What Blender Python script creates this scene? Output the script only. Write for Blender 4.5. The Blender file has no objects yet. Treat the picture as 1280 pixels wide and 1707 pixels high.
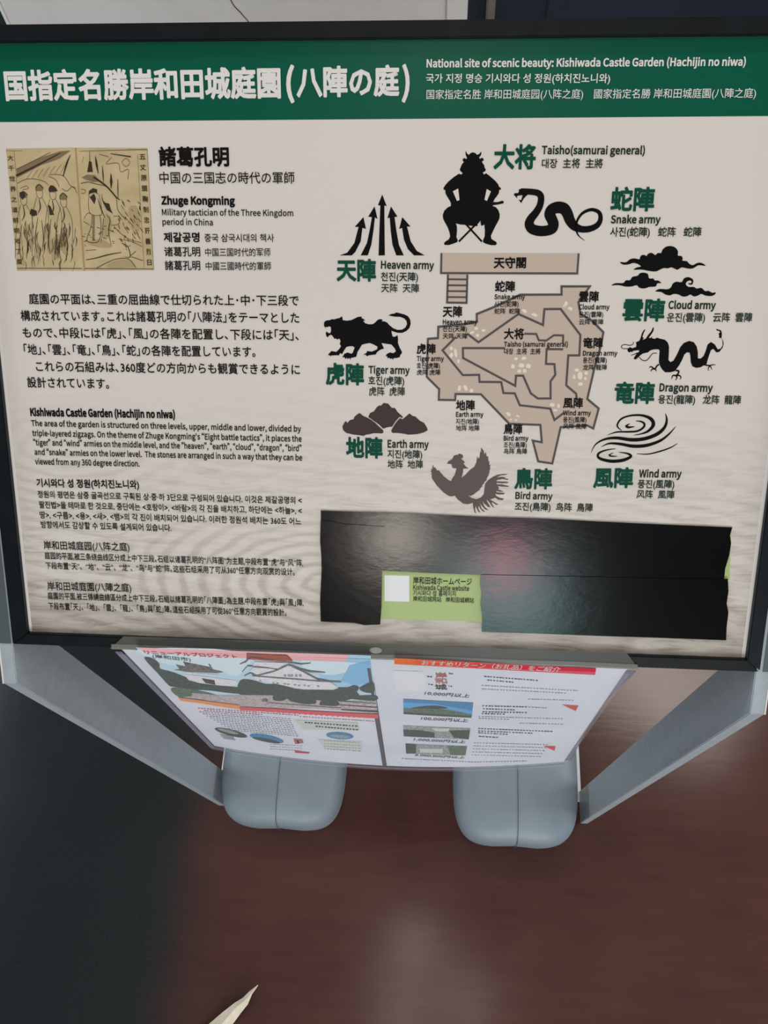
import bpy, bmesh, math, random
from mathutils import Vector, Matrix, noise
from mathutils.geometry import tessellate_polygon

SC = bpy.context.scene
COL = SC.collection
random.seed(11)

# ------------------------------------------------------------------ camera
cam_data = bpy.data.cameras.new('camera')
cam_data.sensor_fit = 'HORIZONTAL'
cam_data.sensor_width = 36.0
cam_data.lens = 1390.0 / 1280.0 * 36.0
cam_data.clip_start = 0.02
cam = bpy.data.objects.new('camera', cam_data)
COL.objects.link(cam)
RIGHT = Vector((0.99765, 0.05158, -0.04510))
DOWN = Vector((0.02633, -0.89632, -0.44263))
FWD = Vector((-0.06325, 0.44040, -0.89557))
cam.matrix_world = Matrix.Translation((0, 0, 1.51)) @ Matrix((
    (RIGHT.x, -DOWN.x, -FWD.x), (RIGHT.y, -DOWN.y, -FWD.y), (RIGHT.z, -DOWN.z, -FWD.z))).to_4x4()
SC.camera = cam

# ------------------------------------------------------------------ world, exposure
w = bpy.data.worlds.new('world'); SC.world = w; w.use_nodes = True
w.node_tree.nodes['Background'].inputs[0].default_value = (0.62, 0.72, 0.85, 1)
w.node_tree.nodes['Background'].inputs[1].default_value = 0.25
SC.view_settings.view_transform = 'Standard'
SC.view_settings.look = 'None'
SC.view_settings.exposure = 0.27
SC.view_settings.gamma = 1.0
SC.view_settings.use_curve_mapping = False

# ------------------------------------------------------------------ lamps of the room, plus added fill lights
def area(name, loc, target, size, power, color, shape='RECTANGLE', size_y=None):
    ld = bpy.data.lights.new(name, 'AREA')
    ld.shape = shape; ld.size = size; ld.size_y = size_y or size
    ld.energy = power; ld.color = color
    o = bpy.data.objects.new(name, ld); COL.objects.link(o)
    o.location = loc
    o.rotation_euler = (Vector(target) - Vector(loc)).to_track_quat('-Z', 'Y').to_euler()
    return o
area('ceiling_panel_light', (1.15, 1.15, 2.66), (1.0, 0.9, 0), 0.7, 6.5, (1.0, 0.95, 0.88), size_y=0.5)
area('back_fill_light', (-0.45, 1.30, 2.6), (-0.45, 1.6, 0.5), 1.2, 12, (1.0, 0.97, 0.93), size_y=0.2)  # added fill that brightens the partition, no fitting of the room
area('front_window_light', (0.25, -2.5, 0.95), (0, 0.3, 0.8), 2.4, 46, (0.96, 0.98, 1.0), size_y=1.1)
area('right_window_light', (2.2, 0.3, 1.3), (0.2, 0.1, 0.6), 1.2, 24, (0.95, 0.97, 1.0), size_y=1.2)
area('left_fill_light', (-2.05, 0.3, 1.3), (0.2, 0.1, 0.6), 1.2, 22, (0.88, 0.94, 1.0), size_y=1.0)  # added bluish fill for the right post's inner face, no real window
for x_, y_, p_ in ((-0.055, -0.10, 0.4), (-0.09, -0.36, 0.3), (0.18, -0.30, 0.3)):
    area('overhead_spot', (x_, y_, 2.66), (x_, y_, 0), 0.09, p_, (1.0, 0.93, 0.86), shape='DISK')
area('rear_ceiling_spot', (-0.17, -2.24, 2.54), (-0.1, 0.2, 0.9), 0.24, 2.2, (1.0, 0.9, 0.8), shape='DISK')
area('rear_red_lamp', (0.30, -2.30, 2.46), (0.05, 0.2, 0.9), 0.12, 1.1, (1.0, 0.15, 0.25), shape='DISK')
area('rear_teal_window', (0.30, -2.5, 2.40), (0.05, 0.2, 0.9), 0.5, 4, (0.5, 0.85, 0.85), size_y=0.45)

# ------------------------------------------------------------------ materials
def lin(h):
    h = h.lstrip('#'); v = [int(h[i:i+2], 16)/255 for i in (0, 2, 4)]
    return tuple(c/12.92 if c <= 0.04045 else ((c+0.055)/1.055)**2.4 for c in v) + (1,)
MATS = {}
def mat(name, hexa, rough=0.5, metal=0.0, spec=0.5):
    m = bpy.data.materials.new(name); m.use_nodes = True
    b = m.node_tree.nodes['Principled BSDF']
    b.inputs['Base Color'].default_value = lin(hexa)
    b.inputs['Roughness'].default_value = rough
    b.inputs['Metallic'].default_value = metal
    b.inputs['Specular IOR Level'].default_value = spec
    MATS[name] = m
    return m
def nd(m, t, **kw):
    n = m.node_tree.nodes.new(t)
    for k, v in kw.items(): setattr(n, k, v)
    return n
def lk(m, a, b): m.node_tree.links.new(a, b)
def coords(m, scale=(1, 1, 1), kind='Object', rot=(0, 0, 0)):
    tc = nd(m, 'ShaderNodeTexCoord'); mp = nd(m, 'ShaderNodeMapping')
    mp.inputs['Scale'].default_value = scale; mp.inputs['Rotation'].default_value = rot
    lk(m, tc.outputs[kind], mp.inputs['Vector']); return mp.outputs['Vector']
def ramp(m, fac, stops):
    r = nd(m, 'ShaderNodeValToRGB'); e = r.color_ramp.elements
    e[0].position, e[0].color = stops[0][0], stops[0][1]
    e[1].position, e[1].color = stops[-1][0], stops[-1][1]
    for p, c in stops[1:-1]:
        x = e.new(p); x.color = c
    lk(m, fac, r.inputs['Fac']); return r.outputs['Color']
def noisetex(m, vec, scale, detail=3, rough=0.55, dist=0.0):
    n = nd(m, 'ShaderNodeTexNoise'); n.inputs['Scale'].default_value = scale
    n.inputs['Detail'].default_value = detail; n.inputs['Roughness'].default_value = rough
    n.inputs['Distortion'].default_value = dist
    lk(m, vec, n.inputs['Vector']); return n.outputs['Fac']
def mixc(m, fac, a, b, mode='MIX'):
    n = nd(m, 'ShaderNodeMix', data_type='RGBA', blend_type=mode)
    for s, v in ((n.inputs['Factor'], fac), (n.inputs['A'], a), (n.inputs['B'], b)):
        if isinstance(v, (float, int, tuple)): s.default_value = v
        else: lk(m, v, s)
    return n.outputs['Result']
def bump(m, height, strength, dist=0.001):
    b = nd(m, 'ShaderNodeBump'); b.inputs['Strength'].default_value = strength
    b.inputs['Distance'].default_value = dist
    lk(m, height, b.inputs['Height']); lk(m, b.outputs['Normal'], m.node_tree.nodes['Principled BSDF'].inputs['Normal'])


def mottle(m, hexa, hexb, scale, strength=0.0, rough=None):
    v = coords(m); f = noisetex(m, v, scale)
    lk(m, ramp(m, f, [(0.3, lin(hexa)), (0.7, lin(hexb))]), m.node_tree.nodes['Principled BSDF'].inputs['Base Color'])
    if strength: bump(m, noisetex(m, v, scale*6), strength)
    return m

# inks of the printed board and of the leaflet (all flat colours of the things themselves)
for n_, h_ in dict(ground='d7cfc7', white='dedad5', ink='121111', black='08080a', green='0a4a38', caption='1e2f27', sumi='3a3226',
                   wash='7d6c52', washlight='a8946f', parch='d0b98d', parchdark='a88a5e', brown='433938', birdink='5f5653',
                   tan='bfaea0', mapline='565050', stone='e2d6c9', lime='acbe84', paper='e4e6e8',
                   sky='c3e0ee', skydeep='5aa7dc', skypale='d8ecf0', skymid='a9d2ea', skydeep2='84bfe4', pinkband='efb9bd', tree='2c3a31', grass='4f6b4c',
                   gravel='b7a5a4', roof='5c5550', wallw='eceaf0', darkw='3a3230', roofred='b06a5c', stonegrey='8b9a98',
                   redband='e0555b', crimson='c8304a', orange='ee9a5a', orangered='cf4a38', greytext='8d9096',
                   palegrey='cdd3ca', photoblue='3f86b4').items():
    mat(n_, h_, 0.45, spec=0.12)
for k in range(10):
    a = k/9
    c = [int(x) for x in (238-18*a, 122-80*min(1, a*1.6)*0.95, 66+10*a)]
    mat('banner%d' % k, '%02x%02x%02x' % tuple(c), 0.42)
for n_, a_, b_ in (('tree', '1c2a22', '4a5a48'), ('gravel', '968786', 'd8cccb'), ('stonegrey', '66746f', 'b4bfbb'), ('wallw', 'd2d0d6', 'f6f4f6'), ('roof', '37322f', '8a837c'), ('grass', '36523a', '72886a'), ('parch', 'b39f78', 'c6b28c')):
    mottle(MATS[n_], a_, b_, 420 if n_ != 'parch' else 60)
mat('banner_green', '00543f', 0.3, spec=0.2)

def board_material():
    m = mat('printed_board', 'd8d2c8', 0.38)
    tc = nd(m, 'ShaderNodeTexCoord'); sp = nd(m, 'ShaderNodeSeparateXYZ'); lk(m, tc.outputs['Object'], sp.inputs[0])
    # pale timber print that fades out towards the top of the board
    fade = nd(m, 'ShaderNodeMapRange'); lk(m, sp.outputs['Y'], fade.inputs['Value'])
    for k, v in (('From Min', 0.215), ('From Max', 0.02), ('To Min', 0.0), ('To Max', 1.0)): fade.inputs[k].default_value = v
    mp = nd(m, 'ShaderNodeMapping'); mp.inputs['Scale'].default_value = (14, 90, 1); lk(m, tc.outputs['Object'], mp.inputs['Vector'])
    n1 = noisetex(m, mp.outputs['Vector'], 1.5, 6, 0.62, 2.2)
    mp2 = nd(m, 'ShaderNodeMapping'); mp2.inputs['Scale'].default_value = (3.2, 15, 1); mp2.inputs['Location'].default_value = (0.4, 0.3, 0)
    lk(m, tc.outputs['Object'], mp2.inputs['Vector'])
    wv = nd(m, 'ShaderNodeTexWave', wave_type='RINGS', rings_direction='Z'); lk(m, mp2.outputs['Vector'], wv.inputs['Vector'])
    wv.inputs['Scale'].default_value = 2.2; wv.inputs['Distortion'].default_value = 7; wv.inputs['Detail'].default_value = 3; wv.inputs['Detail Scale'].default_value = 1.1
    mx = nd(m, 'ShaderNodeMath', operation='MULTIPLY_ADD'); lk(m, wv.outputs['Fac'], mx.inputs[0]); mx.inputs[1].default_value = 0.14; lk(m, n1, mx.inputs[2])
    grain = ramp(m, mx.outputs[0], [(0.34, lin('a0958a')), (0.5, lin('bdb5ab')), (0.64, lin('cfc9c1')), (0.9, lin('d9d4cc'))])
    # nested cathedral figures of the timber
    for cx, cy, sx, sy, rad in ((0.25, 0.050, 17, 34, 0.15), (0.05, 0.158, 14, 36, 0.15)):
        mq = nd(m, 'ShaderNodeMapping', vector_type='POINT'); mq.inputs['Location'].default_value = (-cx*sx, -cy*sy, 0); mq.inputs['Scale'].default_value = (sx, sy, 1)
        lk(m, tc.outputs['Object'], mq.inputs['Vector'])
        w2 = nd(m, 'ShaderNodeTexWave', wave_type='RINGS', rings_direction='SPHERICAL'); lk(m, mq.outputs['Vector'], w2.inputs['Vector'])
        w2.inputs['Scale'].default_value = 1.1; w2.inputs['Distortion'].default_value = 3.2; w2.inputs['Detail'].default_value = 3; w2.inputs['Detail Scale'].default_value = 1.6
        ms = nd(m, 'ShaderNodeMapping'); ms.inputs['Location'].default_value = (-(cx-0.04)/rad, -cy/(rad*.45), 0); ms.inputs['Scale'].default_value = (1/rad, 1/(rad*.45), 0)
        lk(m, tc.outputs['Object'], ms.inputs['Vector'])
        gr = nd(m, 'ShaderNodeTexGradient', gradient_type='SPHERICAL'); lk(m, ms.outputs['Vector'], gr.inputs['Vector'])
        msk = nd(m, 'ShaderNodeMapRange'); lk(m, gr.outputs['Fac'], msk.inputs['Value']); msk.inputs['From Max'].default_value = 0.35; msk.inputs['To Max'].default_value = 0.6
        fig = ramp(m, w2.outputs['Fac'], [(0.1, lin('aaa196')), (0.4, lin('cac3ba')), (0.8, lin('d5cfc7'))])
        grain = mixc(m, msk.outputs['Result'], grain, fig)
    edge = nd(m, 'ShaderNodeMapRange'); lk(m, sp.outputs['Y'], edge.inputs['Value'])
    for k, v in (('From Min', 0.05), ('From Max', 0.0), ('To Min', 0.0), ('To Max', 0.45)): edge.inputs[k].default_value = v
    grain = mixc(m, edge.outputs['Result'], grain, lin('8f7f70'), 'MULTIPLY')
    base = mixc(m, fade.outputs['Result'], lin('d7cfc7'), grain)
    # narrow pale margin where the print stops short of the frame
    lk(m, base, m.node_tree.nodes['Principled BSDF'].inputs['Base Color'])
    return m
board_material()
mottle(mat('black_frame', '0c1114', 0.4, spec=0.22), '0a0f12', '11171b', 60, 0.05)
mottle(mat('silver_paint', 'a0aab0', 0.42), '9ba5ab', 'a6afb5', 90, 0.08)
mat('white_plastic', 'dfe4e4', 0.4)
m = mottle(mat('weight_plastic', '7f8c93', 0.5), '798690', '85929a', 14, 0.1)
mat('seam_groove', '4d5961', 0.6)
m = mat('black_tape', '070708', 0.16, spec=0.5)
v = coords(m, (1, 1.6, 1)); bump(m, noisetex(m, v, 30, 6, 0.7), 0.13, 0.001)
mat('snap_metal', '83827e', 0.35)
m = mottle(mat('partition_paint', 'd8d4d0', 0.6), 'd0ccc8', 'dad6d2', 7, 0.05)
mat('edge_white', 'dddad4', 0.5)
mottle(mat('navy_door', '1a2230', 0.35), '182030', '1e2634', 12)
mat('door_metal', '8d8a84', 0.35, metal=0.6)
mat('rail_sheen', '76809a', 0.3)
mottle(mat('dark_wall', '1b2a2c', 0.6), '18262a', '1e2d2f', 9)
mottle(mat('room_wall', '8f8a84', 0.7), '8a857f', '95908a', 5)
mottle(mat('room_ceiling', 'b9b5ae', 0.8), 'b4b0a9', 'bfbbb4', 5)
mat('crack_dark', '2b2826', 0.8)
m = mottle(mat('pale_leaf', 'e0d5bd', 0.6), 'd6c9ae', 'e8dfca', 60, 0.1)

# clear plastic with a gentle surface gloss
def clear(name, tint, fac):
    m = bpy.data.materials.new(name); m.use_nodes = True; nt = m.node_tree; nt.nodes.clear()
    out = nt.nodes.new('ShaderNodeOutputMaterial'); mx = nt.nodes.new('ShaderNodeMixShader')
    tr = nt.nodes.new('ShaderNodeBsdfTransparent'); pr = nt.nodes.new('ShaderNodeBsdfPrincipled')
    pr.inputs['Base Color'].default_value = lin(tint); pr.inputs['Roughness'].default_value = 0.22
    mx.inputs[0].default_value = fac
    nt.links.new(tr.outputs[0], mx.inputs[1]); nt.links.new(pr.outputs[0], mx.inputs[2]); nt.links.new(mx.outputs[0], out.inputs[0])
    MATS[name] = m
clear('clear_sleeve', 'e6e8f0', 0.07)
clear('smoky_flap', '6e6d68', 0.45)
clear('sleeve_edge', '8f8da6', 0.7)

def floor_material():
    m = mat('floor_wood', '4a2c2a', 0.3)
    v = coords(m, (1.2, 9, 1)); n1 = noisetex(m, v, 7, 8, 0.65, 0.4)
    v2 = coords(m); n2 = noisetex(m, v2, 2.3, 4)
    c1 = ramp(m, n1, [(0.25, lin('442722')), (0.75, lin('57342d'))])
    c2 = mixc(m, 0.35, c1, ramp(m, n2, [(0.35, lin('3c2220')), (0.65, lin('624039'))]))
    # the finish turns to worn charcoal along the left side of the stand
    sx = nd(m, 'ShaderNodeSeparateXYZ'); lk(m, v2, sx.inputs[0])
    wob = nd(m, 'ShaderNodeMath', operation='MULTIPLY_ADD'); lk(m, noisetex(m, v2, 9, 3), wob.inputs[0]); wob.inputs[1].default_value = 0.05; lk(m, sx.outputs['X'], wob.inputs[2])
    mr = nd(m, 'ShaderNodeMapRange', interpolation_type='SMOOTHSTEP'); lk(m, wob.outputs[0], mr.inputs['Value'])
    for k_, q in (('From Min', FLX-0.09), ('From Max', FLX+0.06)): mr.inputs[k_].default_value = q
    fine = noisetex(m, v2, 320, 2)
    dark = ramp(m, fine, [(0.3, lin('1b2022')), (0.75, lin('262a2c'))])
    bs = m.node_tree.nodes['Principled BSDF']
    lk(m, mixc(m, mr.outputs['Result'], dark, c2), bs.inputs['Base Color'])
    rr = nd(m, 'ShaderNodeMapRange'); lk(m, noisetex(m, v2, 5, 6, 0.6), rr.inputs['Value'])
    rr.inputs['To Min'].default_value = 0.12; rr.inputs['To Max'].default_value = 0.22
    lk(m, rr.outputs['Result'], bs.inputs['Roughness'])
    bump(m, n1, 0.12, 0.001)
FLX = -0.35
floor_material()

# ------------------------------------------------------------------ mesh helpers
def link(name, me, mats, parent=None, loc=None):
    o = bpy.data.objects.new(name, me); COL.objects.link(o)
    for mm in (mats if isinstance(mats, (list, tuple)) else [mats]): me.materials.append(MATS[mm])
    if parent: o.parent = parent
    if loc: o.location = loc
    return o
def mesh(name, verts, faces, mats, parent=None, smooth=False, loc=None, idx=None):
    me = bpy.data.meshes.new(name); me.from_pydata([tuple(v) for v in verts], [], faces); me.update()
    if smooth: me.polygons.foreach_set('use_smooth', [True]*len(me.polygons))
    if idx: me.polygons.foreach_set('material_index', idx)
    return link(name, me, mats, parent, loc)
def finish(bm, name, mats, parent=None, smooth=False, loc=None):
    bmesh.ops.recalc_face_normals(bm, faces=bm.faces)
    me = bpy.data.meshes.new(name); bm.to_mesh(me); bm.free()
    if smooth: me.polygons.foreach_set('use_smooth', [True]*len(me.polygons))
    return link(name, me, mats, parent, loc)
def box_bm(bm, x0, x1, y0, y1, z0, z1, bevel=0.0, seg=2):
    r = bmesh.ops.create_cube(bm, size=1)
    for vv in r['verts']:
        vv.co = Vector((x0+(vv.co.x+.5)*(x1-x0), y0+(vv.co.y+.5)*(y1-y0), z0+(vv.co.z+.5)*(z1-z0)))
    if bevel:
        es = list({e for vv in r['verts'] for e in vv.link_edges})
        bmesh.ops.bevel(bm, geom=es, offset=bevel, segments=seg, affect='EDGES')
def box(name, x0, x1, y0, y1, z0, z1, mt, parent=None, bevel=0.0, kind=None):
    bm = bmesh.new(); box_bm(bm, x0, x1, y0, y1, z0, z1, bevel)
    o = finish(bm, name, mt, parent)
    if kind: o['kind'] = kind
    return o
def prism(name, profile, x0, x1, mt, parent=None, bevel=0.0):
    """profile of (y, z) points swept along x"""
    bm = bmesh.new()
    a = [bm.verts.new((x0, y, z)) for y, z in profile]; b = [bm.verts.new((x1, y, z)) for y, z in profile]
    bm.faces.new(a); bm.faces.new(b[::-1]); n = len(a)
    for i in range(n): bm.faces.new((a[i], b[i], b[(i+1) % n], a[(i+1) % n]))
    if bevel: bmesh.ops.bevel(bm, geom=list(bm.edges), offset=bevel, segments=2, affect='EDGES')
    return finish(bm, name, mt, parent)
def thing(name, label, cat, loc=(0, 0, 0), group=None):
    o = bpy.data.objects.new(name, None); COL.objects.link(o); o.location = loc
    o['label'] = label; o['category'] = cat
    if group: o['group'] = group
    o.empty_display_size = 0.05
    return o
def tag(o, label, cat, group=None):
    o['label'] = label; o['category'] = cat
    if group: o['group'] = group
    return o

# flat print: polygons, ribbons and lettering collected per part ----------------------------------
class Ink:
    def __init__(s): s.v = []; s.f = []; s.i = []; s.m = []
    def slot(s, c):
        if c not in s.m: s.m.append(c)
        return s.m.index(c)
    def fill(s, c, loops, z):
        vs = [[Vector((p[0], p[1], 0)) for p in lp] for lp in loops]
        tris = tessellate_polygon(vs); n0 = len(s.v); k = s.slot(c)
        for lp in loops: s.v += [(p[0]/1000, p[1]/1000, z/1000) for p in lp]
        flat = [p for lp in loops for p in lp]
        for t in tris:
            a, b, d = (flat[q] for q in t)
            if (b[0]-a[0])*(d[1]-a[1])-(b[1]-a[1])*(d[0]-a[0]) < 0: t = (t[0], t[2], t[1])
            s.f.append([n0+q for q in t]); s.i.append(k)
    def add(s, c, verts, faces, z):
        n0 = len(s.v); k = s.slot(c)
        s.v += [(v[0]/1000, v[1]/1000, (z-(v[2] if len(v) > 2 else 0))/1000) for v in verts]
        for f in faces: s.f.append([n0+q for q in f]); s.i.append(k)
    def build(s, name, parent, warp=None):
        vv = [warp(*p) for p in s.v] if warp else s.v
        return mesh(name, vv, s.f, s.m, parent, idx=s.i)
def pts(t): return [tuple(float(q) for q in p.split(',')) for p in t.split()]
def spline(P, closed=False, k=4):
    out = []; n = len(P); g = (lambda i: P[i % n]) if closed else (lambda i: P[max(0, min(n-1, i))])
    for i in range(n if closed else n-1):
        a, b, c, d = g(i-1), g(i), g(i+1), g(i+2)
        for j in range(k):
            t = j/k
            out.append(tuple(0.5*((2*b[q])+(-a[q]+c[q])*t+(2*a[q]-5*b[q]+4*c[q]-d[q])*t*t+(-a[q]+3*b[q]-3*c[q]+d[q])*t**3) for q in (0, 1)))
    if not closed: out.append(P[-1])
    return out
def ribbon(P, W, closed=False):
    n = len(P); L_, R_ = [], []
    for i in range(n):
        w_ = W[0] if len(W) == 1 else None
        if w_ is None:
            f = i/(n-1 if not closed else n)*(len(W)-1); q = min(int(f), len(W)-2); w_ = W[q]+(W[q+1]-W[q])*(f-q)
        p0 = P[(i-1) % n] if closed or i else P[i]; p1 = P[(i+1) % n] if closed or i < n-1 else P[i]
        a = Vector(P[i])-Vector(p0); b = Vector(p1)-Vector(P[i])
        a = a.normalized() if a.length > 1e-6 else b.normalized(); b = b.normalized() if b.length > 1e-6 else a
        t = (a+b); t = t.normalized() if t.length > 1e-3 else b
        nn = Vector((-t.y, t.x)); mit = min(2.0, 1/max(0.3, nn.dot(Vector((-b.y, b.x)))))
        c = Vector(P[i]); L_.append(c+nn*w_/2*mit); R_.append(c-nn*w_/2*mit)
    vs = [tuple(x) for x in L_+R_]; fs = []
    for i in range(n if closed else n-1):
        j = (i+1) % n; fs.append((n+i, n+j, j, i))
    return vs, fs

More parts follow.
